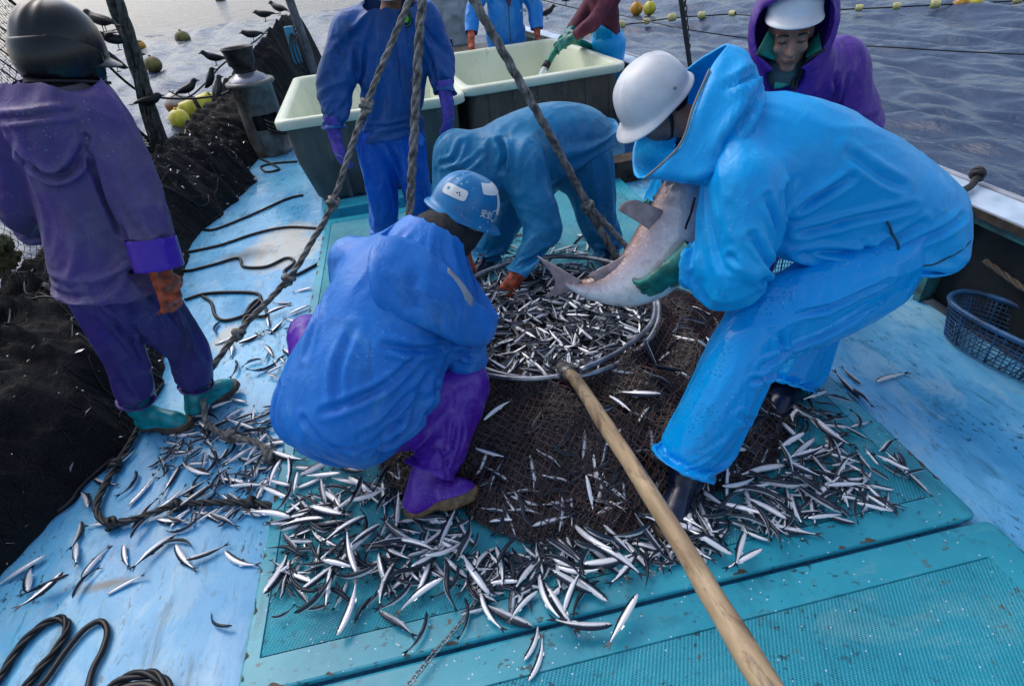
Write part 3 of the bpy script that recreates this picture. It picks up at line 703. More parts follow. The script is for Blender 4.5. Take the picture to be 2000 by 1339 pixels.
# ------------------------------------------------------------------ fish bins
cream = None
def cream_mat():
    m, t, b = new_mat('cream_liner'); co = obj_co(t)
    base = mix(t, ramp(t, nz(t, co, 2., 4), .35, .7), (.62, .66, .48), (.76, .80, .64))
    st = nz(t, obj_co(t, (1, 1, .22)), 9., 6, .72, .6)
    base = mix(t, ramp(t, st, .60, .74), base, (.28, .27, .15), .65)
    base = mix(t, ramp(t, nz(t, co, 26., 5, .7), .66, .70), base, (.05, .06, .05), .7)
    lk(t, base, b.inputs['Base Color']); b.inputs['Roughness'].default_value = .35
    bump(t, b, nz(t, co, 30., 4), .15, .004); return m
cream = cream_mat()
def plank_mat(name, a, c, planks):
    m, t, b = new_mat(name); co = obj_co(t)
    base = mix(t, ramp(t, nz(t, obj_co(t, (1, 1, .25)), 5., 7, .7, .5), .32, .72), a, c)
    base = mix(t, ramp(t, nz(t, co, 3.2, 6, .7), .56, .72), base, (.17, .11, .04), .6 if planks else .1)
    base = mix(t, ramp(t, nz(t, obj_co(t, (1, 1, .3)), 14., 6, .7), .58, .72), base, (.22, .21, .19), .35)
    if planks:
        sp = N_(t, 'ShaderNodeSeparateXYZ'); lk(t, co, sp.inputs[0])
        fr = math_(t, 'FRACT', math_(t, 'MULTIPLY', sp.outputs['X'], 1 / .235))
        line = math_(t, 'LESS_THAN', fr, .035); base = mix(t, line, base, (.006, .005, .004), .9)
    v = N_(t, 'ShaderNodeTexVoronoi'); v.inputs['Scale'].default_value = 22.; lk(t, co, v.inputs['Vector'])
    base = mix(t, math_(t, 'MULTIPLY', math_(t, 'LESS_THAN', v.outputs['Distance'], .07), math_(t, 'GREATER_THAN', nz(t, co, 3.5, 3), .55)), base, (.6, .68, .72), .8)
    lk(t, base, b.inputs['Base Color']); b.inputs['Roughness'].default_value = .5
    bump(t, b, nz(t, obj_co(t, (1, 1, .15)), 26., 5), .35, .006); return m
def bin_(label, c, hx, hy, rot, h, shell_mat, taper, gap, plate=False):
    t = Thing('fish_bin', label, 'bin', (c[0], c[1], 0), 'cream lined fish bins on the foredeck')
    L = lambda e, z, r=.10: rrect(c[0], c[1], hx - e, hy - e, r, z, 6, rot)
    lo = [L(taper + .02, .02), L(taper, .05), L(taper * .5, h * .5), L(.055, h - .075)]
    n = len(lo[0]); V = np.concatenate(lo); F = []
    for i in range(len(lo) - 1):
        for k in range(n): F.append([i * n + k, i * n + (k + 1) % n, (i + 1) * n + (k + 1) % n, (i + 1) * n + k])
    F.append(list(range(n))[::-1])
    t.part('outer_shell', (V, F), shell_mat, smooth=False)
    lo = [L(.05, h - .073), L(.004, h - .078), L(-.006, h - .070), L(-.008, h - .02), L(.0, h - .004), L(.02, h), L(.055, h), L(.072, h - .006), L(.085, h - .03, .12), L(taper * .6 + .10, h * .4, .14), L(taper + .12, .12, .14), L(taper + .16, .10, .12)]
    V = np.concatenate(lo); F = []
    V = V + np.stack([0 * V[:, 0], 0 * V[:, 0], .006 * fbm(V * 5, 3, 2)], 1)
    for i in range(len(lo) - 1):
        for k in range(n): F.append([i * n + k, i * n + (k + 1) % n, (i + 1) * n + (k + 1) % n, (i + 1) * n + k])
    F.append(list(range(len(V) - n, len(V))))
    t.part('liner', (V, F), cream)
    cs, sn = math.cos(rot), math.sin(rot)
    def loc(x, y, z): return (c[0] + x * cs - y * sn, c[1] + x * sn + y * cs, z)
    if plate:
        t.part('label_plate', boxm(loc(-hx + .36, -hy + .072, h - .16), (.10, .004, .035), rot), plain('faded_plate', (.12, .075, .065), .6, var=.5, sc=30), smooth=False)
        for x in (-.35, .25, .62):
            t.part('rib', boxm(loc(x, -hy + taper * .62 - .005, .32), (.018, .018, .28), rot, .006), shell_mat, smooth=False)
        t.part('drain_grille', boxm(loc(.08, -hy + taper * .72 - .016, .20), (.045, .012, .10), rot, .004), plain('grille', (.25, .30, .32), .5), smooth=False)
    return t
shell_a = plank_mat('grey_bin_shell', (.045, .056, .052), (.105, .122, .116), False)
shell_b = plank_mat('brown_bin_planks', (.036, .030, .026), (.125, .095, .068), True)
bin_('grey fish bin with cream liner behind the standing man in dark blue', (-.33, 6.10), .80, 1.03, math.radians(2.2), .78, shell_a, .14, 0, True)
bin_('brown planked fish bin with cream liner being filled by the green hose', (1.20, 6.29), .79, .98, math.radians(5.5), .80, shell_b, .06, 0)
# chocks under the bins
Thing('wooden_chock', 'teal stained wooden chock under the front edge of the grey bin', 'chock', (-.5, 4.75, 0), mesh=boxm((-.42, 4.83, .055), (.44, .10, .05), math.radians(2), .008), mat=hatch_smooth, smooth=False)
Thing('wooden_beam', 'heavy weathered wooden beam lying on deck behind the bent fish', 'beam', (1.9, 4.5, 0), mesh=boxm((1.92, 4.62, .10), (.50, .10, .098), math.radians(5), .012), mat=wood, smooth=False)
# ================================================================== NETS
def net_threads(S, u0, u1, v0, v1, cell, r, keep=None, sides=3, jit=.12, seed=0, step=.5):
    """diamond mesh: threads running both diagonals over the surface S(u, v) -> xyz (u, v in metres)"""
    g = np.random.default_rng(seed); ms_v = []; ms_f = []; nv = 0
    d = cell * math.sqrt(2)
    for sg in (1, -1):
        lo, hi = (u0 + v0, u1 + v1) if sg == 1 else (u0 - v1, u1 - v0)
        for c in np.arange(lo, hi, d):
            uu = np.arange(u0, u1, cell * step / math.sqrt(2) * 1.0)
            vv = (c - uu) * sg
            ok = (vv >= v0) & (vv <= v1)
            if keep is not None: ok &= keep(uu, np.clip(vv, v0, v1))
            idx = np.flatnonzero(ok)
            if len(idx) < 3: continue
            for run in np.split(idx, np.flatnonzero(np.diff(idx) > 1) + 1):
                if len(run) < 3: continue
                P = S(uu[run] + g.normal(0, cell * jit * .5, len(run)), vv[run] + g.normal(0, cell * jit * .5, len(run)))
                a, b = tube(P, r, sides, caps=False)
                ms_v.append(a); ms_f += [[i + nv for i in f] for f in b]; nv += len(a)
    return np.concatenate(ms_v), ms_f

def net_mat(name, a, b_, rough=.4, sc=90., spec_sc=130., bd=.006, bs=.9, spec=.5):
    m, t, b = new_mat(name); co = obj_co(t)
    c = mix(t, ramp(t, nz(t, co, 6., 5, .65), .35, .68), a, b_)
    v = N_(t, 'ShaderNodeTexVoronoi'); v.feature = 'DISTANCE_TO_EDGE'; v.inputs['Scale'].default_value = sc; lk(t, co, v.inputs['Vector'])
    c = mix(t, ramp(t, v.outputs[0], .02, .16), tuple(x * 1.5 for x in b_), c)
    lk(t, c, b.inputs['Base Color'])
    r = N_(t, 'ShaderNodeMapRange'); r.inputs['To Min'].default_value = rough * .6; r.inputs['To Max'].default_value = rough * 1.8
    lk(t, nz(t, co, spec_sc * .3, 3), r.inputs['Value']); lk(t, r.outputs[0], b.inputs['Roughness'])
    b.inputs['Specular IOR Level'].default_value = spec
    p = bump(t, b, nz(t, obj_co(t, (1, .35, 1)), 22., 5, .6, .8), .6, .02)
    bump(t, b, v.outputs[0], bs, bd, p); return m
black_net = net_mat('black_net', (.0035, .004, .005), (.008, .008, .009), .62, spec=.22)
thread_black = plain('black_twine', (.007, .007, .008), .7, bs=0)

# ------------------------------------------------------------------ black purse net heaped along the port side
YT = np.array([-1.4, .6, 1.2, 1.6, 1.85, 2.26, 2.7, 3.3, 4.0, 4.8, 5.4, 6.1, 6.6, 7.2, 8.0, 8.8, 9.6, 10.4])
XE = np.array([-2.3, -2.2, -2.06, -1.90, -1.80, -1.64, -1.60, -1.75, -1.86, -1.97, -1.84, -1.68, -1.86, -1.78, -1.55, -1.36, -1.22, -1.1])
ZC = np.array([.42, .42, .42, .42, .42, .42, .42, .42, .42, .42, .40, .42, .40, .36, .62, .98, 1.16, 1.15])
XC = np.array([-2.5, -2.5, -2.5, -2.5, -2.5, -2.5, -2.5, -2.5, -2.54, -2.58, -2.6, -2.6, -2.58, -2.5, -2.2, -1.74, -1.50, -1.4])
BU = np.array([.10, .14, .20, .22, .22, .22, .20, .16, .16, .16, .2, .24, .16, .12, .1, .06, .04, .04])
def heap(u, y):
    """u: 0 at the inner edge on deck, 1 at the crest, 1.6 outboard"""
    xe, zc, xc, bu = (np.interp(y, YT, q) for q in (XE, ZC, XC, BU))
    xe = xe + .05 * noise3(np.stack([y * 3.1, 0 * y, 0 * y], -1), 3) + .03 * noise3(np.stack([y * 9., 0 * y, 0 * y], -1), 5)
    uc = np.minimum(u, 1.)
    x = xe + (xc - xe) * uc
    z = zc * (1 - (1 - uc) ** 1.5) * .9 + bu * np.sin(np.pi * np.clip(uc * 1.25, 0, 1)) ** .8 + zc * .1 * uc
    ov = np.maximum(u - 1, 0)
    x = x - ov * .45; z = z - ov ** 1.4 * 2.0
    Q = np.stack([x * 3.4, y * 1.3, z * 3.4], -1)
    amp = np.clip(uc * 6, 0, 1) * np.interp(y, [6.6, 8.], [1, .45])
    fold = 1 - 2 * np.abs(noise3(np.stack([x * 1.7 + .6 * y, y * 4.5 + 1.3 * x, z * 2.], -1), 2))
    fold2 = 1 - 2 * np.abs(noise3(np.stack([x * 4.1 - 1.2 * y, y * 9. - x, z * 4.], -1), 8))
    z = z + amp * (.085 * fold * fold + .050 * fold2 + .04 * noise3(Q, 4) + .012 * noise3(Q * 4, 6) + .005 * noise3(Q * 9, 7)) - (1 - amp) * .004 + .006
    return x, z
uu = np.linspace(0, 1.62, 92); yy = np.linspace(-1.4, 10.4, 620)
U, Y = np.meshgrid(uu, yy, indexing='ij'); X, Z = heap(U, Y)
V = np.stack([X, Y, np.where(U < .003, .003, Z)], -1).reshape(-1, 3); n = len(yy)
i, j = np.meshgrid(np.arange(len(uu) - 1), np.arange(n - 1), indexing='ij')
F = np.stack([i * n + j, i * n + j + 1, (i + 1) * n + j + 1, (i + 1) * n + j], -1).reshape(-1, 4)
heap_t = Thing('fishing_net', 'great heap of wet black fishing net piled along the port side', 'fishing net', (-2, 3, 0))
heap_t.part('net_pile', (V, F.tolist()), black_net)
def heapS(u, v):
    W = .9; uq = u / W; x, z = heap(uq, v); return np.stack([x, v, z + .006 + .02 * np.abs(noise3(np.stack([x * 7, v * 7, z * 7], -1), 12))], -1)
heap_t.part('loose_meshes', net_threads(heapS, .02, 1.1, .4, 6.8, .05, .0022, lambda u, v: noise3(np.stack([u * 1.6, v * .8, 0 * u], -1), 9) > -.12, seed=4, jit=.5), thread_black, kind='stuff')
# stray loops of float line and twine over the heap
ms = []
g = np.random.default_rng(21)
for k in range(46):
    y0 = g.uniform(.9, 7.2); u0 = g.uniform(.02, 1.); a = g.uniform(0, 6.3); pts = []
    for q in range(9):
        a += g.normal(0, .7); y0 += .09 * math.sin(a); u0 = min(1.1, max(.0, u0 + .09 * math.cos(a)))
        x, z = heap(np.array([u0]), np.array([y0])); pts.append((x[0], y0, z[0] + .012 + g.random() * .012))
    ms.append(tube(pts, .0035 + .004 * (g.random() < .3), 5, 4))
heap_t.part('stray_line', join(*ms), plain('stray_twine', (.018, .018, .02), .5), kind='stuff')

# scales and broken fish caught in the black meshes: nobody could count them
def sliver(c, d, n, L, w):
    d = unit(d); n = unit(n); s_ = np.cross(d, n); b_ = .15 * L
    V = [c - d * L / 2, c + s_ * w + n * w * .5, c + d * L / 2 + s_ * b_, c - s_ * w + n * w * .5]
    return np.array(V), [[0, 1, 2, 3]]
ms = []
for k in range(750):
    y0 = g.uniform(.7, 7.4) if k % 3 else g.uniform(5.2, 6.9); u0 = g.random() ** 1.3 * .95
    x, z = heap(np.array([u0]), np.array([y0])); a = g.uniform(0, 6.3)
    L = g.choice([.012, .02, .05], p=[.55, .33, .12])
    ms.append(sliver(np.array([x[0], y0, z[0] + .014]), A(math.cos(a), math.sin(a), g.normal(0, .4)), A(g.normal(0, .4), g.normal(0, .4), 1), L, L * .16))
silver_bits = plain('silver_scale', (.68, .72, .76), .25, .5, bs=0)
Thing('fish_scraps', 'silver scales and scraps of fish caught in the black net heap', 'fish scraps', (-2, 3, 0), kind='stuff', mesh=join(*ms), mat=silver_bits)

# ------------------------------------------------------------------ net curtain hung outboard on the port side
def curtain(u, v):
    """u along y (0..5.4 from y=.9), v 0 bottom .. 1.9 top"""
    y = .9 + u; f = v / 1.9
    top = np.interp(y, [.9, 4.6, 5.4, 6.35], [2.5, 2.4, 1.62, .46]); z = .40 + (top - .40) * f
    x = -2.52 - .10 * f + .07 * np.sin(y * 2.1 + f * 2) * (1 - f * .5) + .03 * noise3(np.stack([y * 2, z * 2, 0 * y], -1), 3) + .04 * np.sin(y * 7. + z) * (1 - f)
    return np.stack([x, y, z], -1)
cur = Thing('hanging_net', 'curtain of black netting hung above the port rail behind the man in purple', 'fishing net', (-2.55, 3.5, .4))
cur.part('meshes', net_threads(curtain, 0, 5.45, 0, 1.9, .042, .0021, seed=6, jit=.25), thread_black)
t_ = np.linspace(0, 5.45, 60); hd = curtain(t_, 1.9 + 0 * t_)
cur.part('head_line', tube(hd, .011, 6), thread_black)
ms = [tube(curtain(np.linspace(2.2 + .4 * q, 5.35, 30) , np.interp(np.linspace(0, 1, 30), [0, 1], [1.9 - .22 * q, .15 * (7 - q) + .1])), .006, 5) for q in range(7)]
cur.part('gathered_cords', join(*ms), thread_black)
weed = plain('weed', (.13, .13, .018), .5, var=.8, sc=30, dark=(.02, .02, .01), bs=.8, bd=.02)
s = SDF((-2.9, 1.5, .3), (-2.2, 4.1, 1.3), .014)
for k in range(26):
    y0 = g.uniform(1.8, 3.9); s.ell((-2.62 + g.normal(0, .03), y0, .62 - .02 * (y0 - 2.8) + g.normal(0, .12)), (.05, .06 + .05 * g.random(), .035 + .03 * g.random()), k=.03)
V, F = s.mesh(2)
Thing('seaweed', 'clump of yellow green seaweed tangled in the hanging net', 'seaweed', (-2.62, 2.8, .6), mesh=(folds(V, F, [], gen=.02, sc=22, stretch=1), F), mat=weed)

# ------------------------------------------------------------------ twisted net bundle hauled up on the port side
tarred = plain('tarred_rope', (.085, .09, .082), .75, var=.5, sc=25, bs=.4, bsc=60)
ms = [rope(np.array(POLE) + A(0, 0, 0), .062, 6, 9.), rope(np.array(POLE) + A(.055, -.05, 0), .034, 6, 8.)]
for k in range(7):
    a = g.uniform(0, 6.3); P = np.array(POLE); w = np.linspace(.3, 1.6, len(P))[:, None] * A(.05 * math.cos(a), .05 * math.sin(a), 0)
    ms.append(tube(P + w + g.normal(0, .012, P.shape), .008, 5, 5))
Thing('hauling_line', 'thick twisted hauling line rising out of the black net heap', 'rope', POLE[-1], mesh=join(*ms), mat=tarred)

# ------------------------------------------------------------------ scoop net full of fish on the hatch
RC = A(.50, 2.30, .325); RR = .55
BD = np.array([(-.42, 1.73), (-.33, 1.52), (-.10, 1.46), (-.06, 1.33), (.02, 1.25), (.22, 1.14), (.48, 1.10), (.69, 1.15), (.91, 1.22), (1.19, 1.28), (1.40, 1.55), (1.50, 2.0), (1.50, 2.4), (1.22, 2.75), (.75, 2.9), (.25, 2.88), (-.08, 2.6), (-.28, 2.1)])
BC = A(.58, 1.95)
_a = np.arctan2(BD[:, 1] - BC[1], BD[:, 0] - BC[0]); _o = np.argsort(_a); _a = _a[_o]; _r = np.hypot(*(BD - BC).T)[_o]
_a = np.concatenate([_a - 2 * np.pi, _a, _a + 2 * np.pi]); _r = np.tile(_r, 3)
def bag_s(x, y):
    th = np.arctan2(y - BC[1], x - BC[0]); return np.hypot(x - BC[0], y - BC[1]) / (np.interp(th, _a, _r))
def bag(x, y, d=0.):
    s_ = bag_s(x, y); P = np.stack([x, y, 0 * x], -1)
    h = .068 + .25 * np.clip(1 - np.clip(s_, 0, 1) ** 2.1, 0, 1) ** .95
    w = np.clip((1 - s_) * 5, 0, 1)
    rg = np.hypot(x - RC[0], y - RC[1])
    ins = np.clip((RR + .01 - rg) / .06, 0, 1)
    rel = x * -.45 + y * 1.0
    f1 = 1 - 2 * np.abs(noise3(np.stack([x * 2.6 + y * 1.1, y * 2.0 - x * .5, 0 * x], -1), 31))
    h = h + w * (1 - ins) * (.062 * f1 * np.abs(f1) ** .3 + .042 * noise3(P * 4.5, 33) + .012 * noise3(P * 13, 35))
    drop = np.exp(-((rg - RR - .07) / .06) ** 2) * .03 * (1 - ins)
    h = h - drop * w
    h = h * (1 - ins) + ins * (.262 + .02 * noise3(P * 5, 37) + .05 * (rg / RR) ** 4 - .02)
    return np.where(s_ < 1, h, .066) + d
gx = np.linspace(-.45, 1.56, 170); gy = np.linspace(1.05, 2.95, 160)
X, Y = np.meshgrid(gx, gy, indexing='ij'); S_ = bag_s(X, Y)
V = np.stack([X, Y, bag(X, Y, -.012 * np.clip((1 - S_) * 6, 0, 1))], -1).reshape(-1, 3); n = len(gy)
i, j = np.meshgrid(np.arange(len(gx) - 1), np.arange(n - 1), indexing='ij')
F = np.stack([i * n + j, (i + 1) * n + j, (i + 1) * n + j + 1, i * n + j + 1], -1).reshape(-1, 4)
F = F[(S_.reshape(-1)[F] < 1.0).all(1)]; used = np.unique(F); mp = np.full(len(V), -1); mp[used] = np.arange(len(used)); V = V[used]; F = mp[F]
steel = plain('galvanised_pipe', (.42, .44, .47), .32, .85, var=.35, sc=20, bs=.2)
scoop = Thing('scoop_net', 'big steel hooped scoop net bulging with fish, its wooden pole leaning to the camera', 'scoop net', (.5, 2.0, .066))
brown_net = net_mat('brown_net', (.004, .0035, .004), (.016, .010, .011), .20, 70., bd=.008)
scoop.part('net_bag', (V, F.tolist()), brown_net)
twine_brown = plain('brown_twine', (.085, .042, .040), .32, var=.5, sc=12, bs=0)
def bagS(u, v): return np.stack([u, v, bag(u, v, .007)], -1)
# the mesh lies rucked: skew the lattice
def bagS2(u, v):
    x = u + .045 * noise3(np.stack([u * 3, v * 3, 0 * u], -1), 41); y = v + .045 * noise3(np.stack([u * 3, v * 3, 0 * u + 5], -1), 42)
    return np.stack([x, y, bag(x, y, .006)], -1)
keep = lambda u, v: (bag_s(u, v) < .985) & (np.hypot(u - RC[0], v - RC[1]) > RR - .03)
scoop.part('meshes', net_threads(bagS2, -.45, 1.55, 1.08, 2.95, .031, .0026, keep, seed=8), twine_brown, kind='stuff')
def bagS3(u, v):
    x = u * .97 + .03 + .07 * noise3(np.stack([u * 2, v * 2, 0 * u], -1), 51); y = v + .07 * noise3(np.stack([u * 2, v * 2, 0 * u + 5], -1), 52)
    return np.stack([x, y, bag(x, y, .011)], -1)
scoop.part('meshes', net_threads(bagS3, -.45, 1.55, 1.08, 2.95, .031, .0022, lambda u, v: keep(u, v) & (noise3(np.stack([u * 2.3, v * 2.3, 0 * u], -1), 54) > .22), seed=9), twine_brown, kind='stuff')
th = np.linspace(0, 2 * np.pi, 97)[:-1]
hoop = np.stack([RC[0] + RR * np.cos(th), RC[1] + RR * np.sin(th), RC[2] + .012 * np.sin(th * 2 + 1)], 1)
scoop.part('hoop', tube(hoop, .0135, 10, closed=True), steel)
FR = A(.462, 1.735, .345)
br = join(tube([FR + A(-.04, .0, .004), FR + A(-.22, .05, -.006), (-.02, 1.95, .322)], .0125, 10, 6), tube([FR + A(.05, .02, .0), (.72, 1.84, .335), (.93, 2.0, .33), (1.03, 2.2, .33)], .0125, 10, 6))
scoop.part('brace', br, steel)
HD = [(.455, 1.80, .325), (.459, 1.62, .40), (.449, 1.25, .515), (.440, .80, .645), (.420, .40, .765), (.408, .05, .865), (.395, -.25, .95)]
m, t, b = new_mat('pole_wood'); co = obj_co(t, (9, 1.2, 3))
c = mix(t, ramp(t, nz(t, co, 3., 7, .65, .4), .3, .7), (.22, .145, .075), (.52, .39, .23))
c = mix(t, ramp(t, nz(t, obj_co(t, (3, .6, 1)), 7., 6, .7, 1.), .53, .62), c, (.10, .06, .035), .7)
c = mix(t, ramp(t, nz(t, obj_co(t), 5., 4, .6), .66, .72), c, (.55, .45, .33), .8)
lk(t, c, b.inputs['Base Color']); b.inputs['Roughness'].default_value = .42
p = bump(t, b, nz(t, co, 4., 6), .4, .008); bump(t, b, nz(t, obj_co(t), 9., 3), .35, .012, p); pole_wood = m
V, F = tube(HD, [.0245, .0255, .0265, .0245, .0255, .0225, .022], 18, 10)
V = V + (normals(V, np.array([f for f in F if len(f) == 4])) * (.0026 * fbm(V * 9, 3, 3))[:, None])
pole = scoop.part('pole', (V, F), pole_wood)
dv = unit(A(HD[1]) - A(HD[0]))
scoop.part('ferrule', join(tube([A(HD[0]) - dv * .035, A(HD[0]) - dv * .03, A(HD[0]) + dv * .085, A(HD[0]) + dv * .09], [.028, .034, .0345, .029], 20), tube([A(HD[0]) - dv * .036, A(HD[0]) - dv * .043], [.027, .022], 20)), plain('ferrule_steel', (.26, .25, .24), .45, .75, var=.5, sc=30))

# ------------------------------------------------------------------ ropes
rope_grey = plain('grey_rope', (.27, .255, .225), .78, var=.5, sc=26, bs=.5, bsc=120, bd=.004)
rope_dark = plain('wet_dark_rope', (.030, .034, .036), .5, var=.6, sc=22, bs=.4, bsc=120)
cord_blk = plain('black_cord', (.010, .011, .013), .4, var=.4)
kn = [knot(p, .0195, np.array(q) - np.array(p), k) for k, (p, q) in enumerate(zip(KN_A, KN_A[1:] + [(-.8, 1.9, .05)]))]
Thing('rope', 'knotted grey rope slanting from above down to the deck by the crouching man', 'rope', (-1.0, 2.0, 0), 'ropes hanging from above', mesh=join(rope(ROPEA, .0155, 8), *kn), mat=rope_grey)
Thing('rope', 'grey laid rope hanging straight down behind the blue safety helmet', 'rope', ROPEB[-1], 'ropes hanging from above', mesh=rope(ROPEB, .0215, 8), mat=rope_grey)
kc = [knot(KN_C[0], .023, A(ROPEC[5]) - A(ROPEC[4]), 4)]
tl = A(ROPEC[-1]); ck = rope([A(ROPEC[4]) + A(.01, -.01, 0), A(ROPEC[5]) + A(.05, -.02, .02), tl + A(.06, .0, .05), tl + A(.03, .01, .0)], .017, 6)
Thing('rope', 'grey laid rope slanting right across the stooping man to the steel hoop', 'rope', ROPEC[-1], 'ropes hanging from above', mesh=join(rope(ROPEC, .0225, 8), ck, *kc), mat=rope_grey)
Thing('cargo_hook', 'steel lifting hook above the picture gathering the three ropes', 'hook', (.27, 3, 1.9), mesh=join(tube([(.268, 3, 1.93), (.268, 3, 2.05), (.30, 3, 2.11), (.268, 3, 2.16), (.268, 3, 4.5)], .02, 8, 4), tube([(.268, 3, 1.95), (.31, 3, 1.90), (.30, 3, 1.85), (.25, 3, 1.84), (.22, 3, 1.88)], .018, 8, 5)), mat=steel)
kd = [knot(p, .017, d_, k) for k, (p, d_) in enumerate(zip(KN_D, [(0, 1, 0), (1, .3, 0), (1, 0, 0), (1, 0, 0)]))]
Thing('rope', 'dark knotted rope looping across the pale deck at the edge of the black net', 'rope', KN_D[1], 'ropes lying on the pale deck', mesh=join(rope(DROPE, .0145, 8), *kd), mat=rope_dark)
LOOP1 = [(-1.45, .55, .016), (-1.62, .62, .016), (-1.72, .85, .016)] + LOOP1 + [(-1.60, .95, .016), (-1.58, .80, .016), (-1.45, .74, .016), (-1.33, .80, .016)]
LOOP2 = [(-1.20, .45, .012), (-1.42, .60, .012), (-1.52, .85, .012)] + LOOP2 + [(-1.32, .85, .012), (-1.22, .62, .012), (-1.0, .5, .012), (-.95, .1, .012)]
LOOP4 = [(-1.05, .80, .02), (-1.18, .74, .02), (-1.29, .84, .02)] + LOOP4 + [(-1.02, .84, .03), (-1.10, .76, .035), (-1.22, .78, .04), (-1.26, .92, .045)]
for P, r, lb in ((LOOP1, .014, 'thick black rope loop at the bottom left corner, the left one of the pair'), (LOOP2, .0105, 'thinner black rope loop at the bottom left corner, the right one of the pair'), (LOOP4, .016, 'top of a black rope coil at the bottom edge of the deck')):
    extra = [tube(A(0, -.035, .0) + np.array(P), r * .9, 10, 8)] if P is LOOP4 else []
    Thing('rope', lb, 'rope', P[3], 'ropes lying on the pale deck', mesh=join(rope(P, r, 8, 7.) if P is not LOOP2 else tube(P, r, 10, 8), *extra), mat=cord_blk)
for P, lb in ((CORD1, 'thin black cord on deck farthest back, in front of the grey bin'), (CORD2, 'thin black cord crossing the deck just before the cream worn patch'), (CORD3, 'wavy black cord over the cream worn patch of deck'), (CORD6, 'short black cord curled by the steel cylinder')):
    Thing('cord', lb, 'cord', P[2], 'black cords on the pale deck', mesh=tube(P, .011, 8, 8), mat=cord_blk)
Thing('cord', 'black cord lying in a tangled loop right of the purple trousers', 'cord', CORD4[3], 'black cords on the pale deck', mesh=join(tube(CORD4, .011, 8, 8), tube(CORD5, .011, 8, 8)), mat=cord_blk)
# chain of real links
C = spline(np.array(CHAIN), 12); L = np.concatenate([[0], np.cumsum(np.linalg.norm(np.diff(C, axis=0), axis=1))])
ms = []; k = 0
for s_ in np.arange(0, L[-1], .0185):
    p = A(*[np.interp(s_, L, C[:, q]) for q in range(3)]); d = unit(A(*[np.interp(min(s_ + .01, L[-1]), L, C[:, q]) for q in range(3)]) - p + A(1e-5, 0, 0))
    sd_ = unit(np.cross(d, (0, 0, 1))); up_ = A(0, 0, 1) if k % 2 else sd_; a = np.linspace(0, 2 * np.pi, 13)[:-1]
    if k % 2: up_ = unit(sd_ * .5 + A(0, 0, .8))
    ms.append(tube(p + np.cos(a)[:, None] * d * .0135 + np.sin(a)[:, None] * up_ * .0066 + A(0, 0, .005), .0026, 5, closed=True)); k += 1
Thing('chain', 'thin steel chain running from the net across the grating to the bottom edge', 'chain', CHAIN[3], mesh=join(*ms), mat=steel)

# ------------------------------------------------------------------ steel drum with its cowl, port side
cyl = Thing('deck_ventilator', 'rusty steel deck cylinder with a dark flared cowl beside the black net', 'ventilator', (-1.66, 7.2, 0))
stl = plain('streaked_steel', (.19, .195, .185), .45, .35, var=.6, sc=7, dark=(.07, .055, .04), bs=.2)
n = 48; th = np.arange(n) / n * 2 * np.pi
def cring(r, z): return np.stack([-1.66 + r * np.cos(th), 7.2 + r * np.sin(th), 0 * th + z], 1)
lo = [cring(.235, .003), cring(.235, .04), cring(.222, .05), cring(.222, .30), cring(.222, .46), cring(.222, .74), cring(.245, .75), cring(.262, .765), cring(.262, .79), cring(.245, .80), cring(.18, .802), cring(.02, .80)]
V = np.concatenate(lo); F = []
def hole(i, k):  # opening towards the camera
    a = math.degrees(th[k]) % 360
    return i in (3,) and 255 < a < 330
for i in range(len(lo) - 1):
    for k in range(n):
        if not hole(i, k): F.append([i * n + k, i * n + (k + 1) % n, (i + 1) * n + (k + 1) % n, (i + 1) * n + k])
cyl.part('casing', (V, F), stl)
lo = [cring(.18, .07), cring(.18, .7)]; V = np.concatenate(lo); F = [[k, n + k, n + (k + 1) % n, (k + 1) % n] for k in range(n)]
cyl.part('lining', (V, F), dark_in)
cyl.part('cowl', lathe([(.10, .80), (.105, .90), (.115, .94), (.14, .96), (.145, 1.0), (.155, 1.08), (.168, 1.115), (.175, 1.12), (.17, 1.128), (.14, 1.12), (.11, 1.05)], (-1.68, 7.2, 0), 40), plain('sooty_iron', (.035, .036, .038), .5, .5, var=.5, sc=12))
cyl.part('collar', lathe([(.215, .80), (.20, .825), (.14, .86), (.11, .88)], (-1.67, 7.2, 0), 40), plain('wet_zinc', (.33, .34, .38), .25, .6))
for q in range(3):
    cyl.part('hose', tube([(-1.62, 7.06, .44 - .045 * q), (-1.56, 6.95, .40 - .045 * q), (-1.42, 6.90, .35 - .045 * q), (-1.3, 6.95, .36 - .04 * q)], .019, 8, 6), cord_blk)
cyl.part('access_plate', boxm((-1.60, 6.978, .14), (.10, .006, .10), math.radians(14), .004), stl, smooth=False)

# ------------------------------------------------------------------ things up forward behind the bins
grey_w = plain('grey_white_panel', (.44, .46, .48), .5, var=.4, sc=5)
cab = Thing('winch_cabinet', 'pale grey winch cabinet with dark uprights behind the brown bin', 'cabinet', (.72, 9.3, 0))
cab.part('housing', boxm((.70, 9.35, 1.02), (.42, .25, .42), 0, .02), grey_w, smooth=False)
cab.part('lower_panel', boxm((.62, 9.12, .52), (.30, .02, .075), 0, .005), grey_w, smooth=False)
cab.part('base', boxm((.70, 9.42, .30), (.46, .24, .298), 0, .02), dark_in, smooth=False)
for x in (.60, .72, .80): cab.part('upright', boxm((x, 9.07, .50), (.022, .02, .20), 0, .004), dark_in, smooth=False)
cab.part('hood', boxm((.70, 9.35, 1.47), (.50, .3, .03), 0, .01), wood, smooth=False)
Thing('fish_box', 'old brown wooden fish box standing behind the bins', 'box', (1.1, 8.4, 0), mesh=boxm((1.05, 8.42, .33), (.62, .26, .326), 0, .01), mat=shell_b, smooth=False)
mast = Thing('net_davit', 'grey steel davit post with teal bracket beside the net roll', 'davit', (-1.18, 8.8, 0))
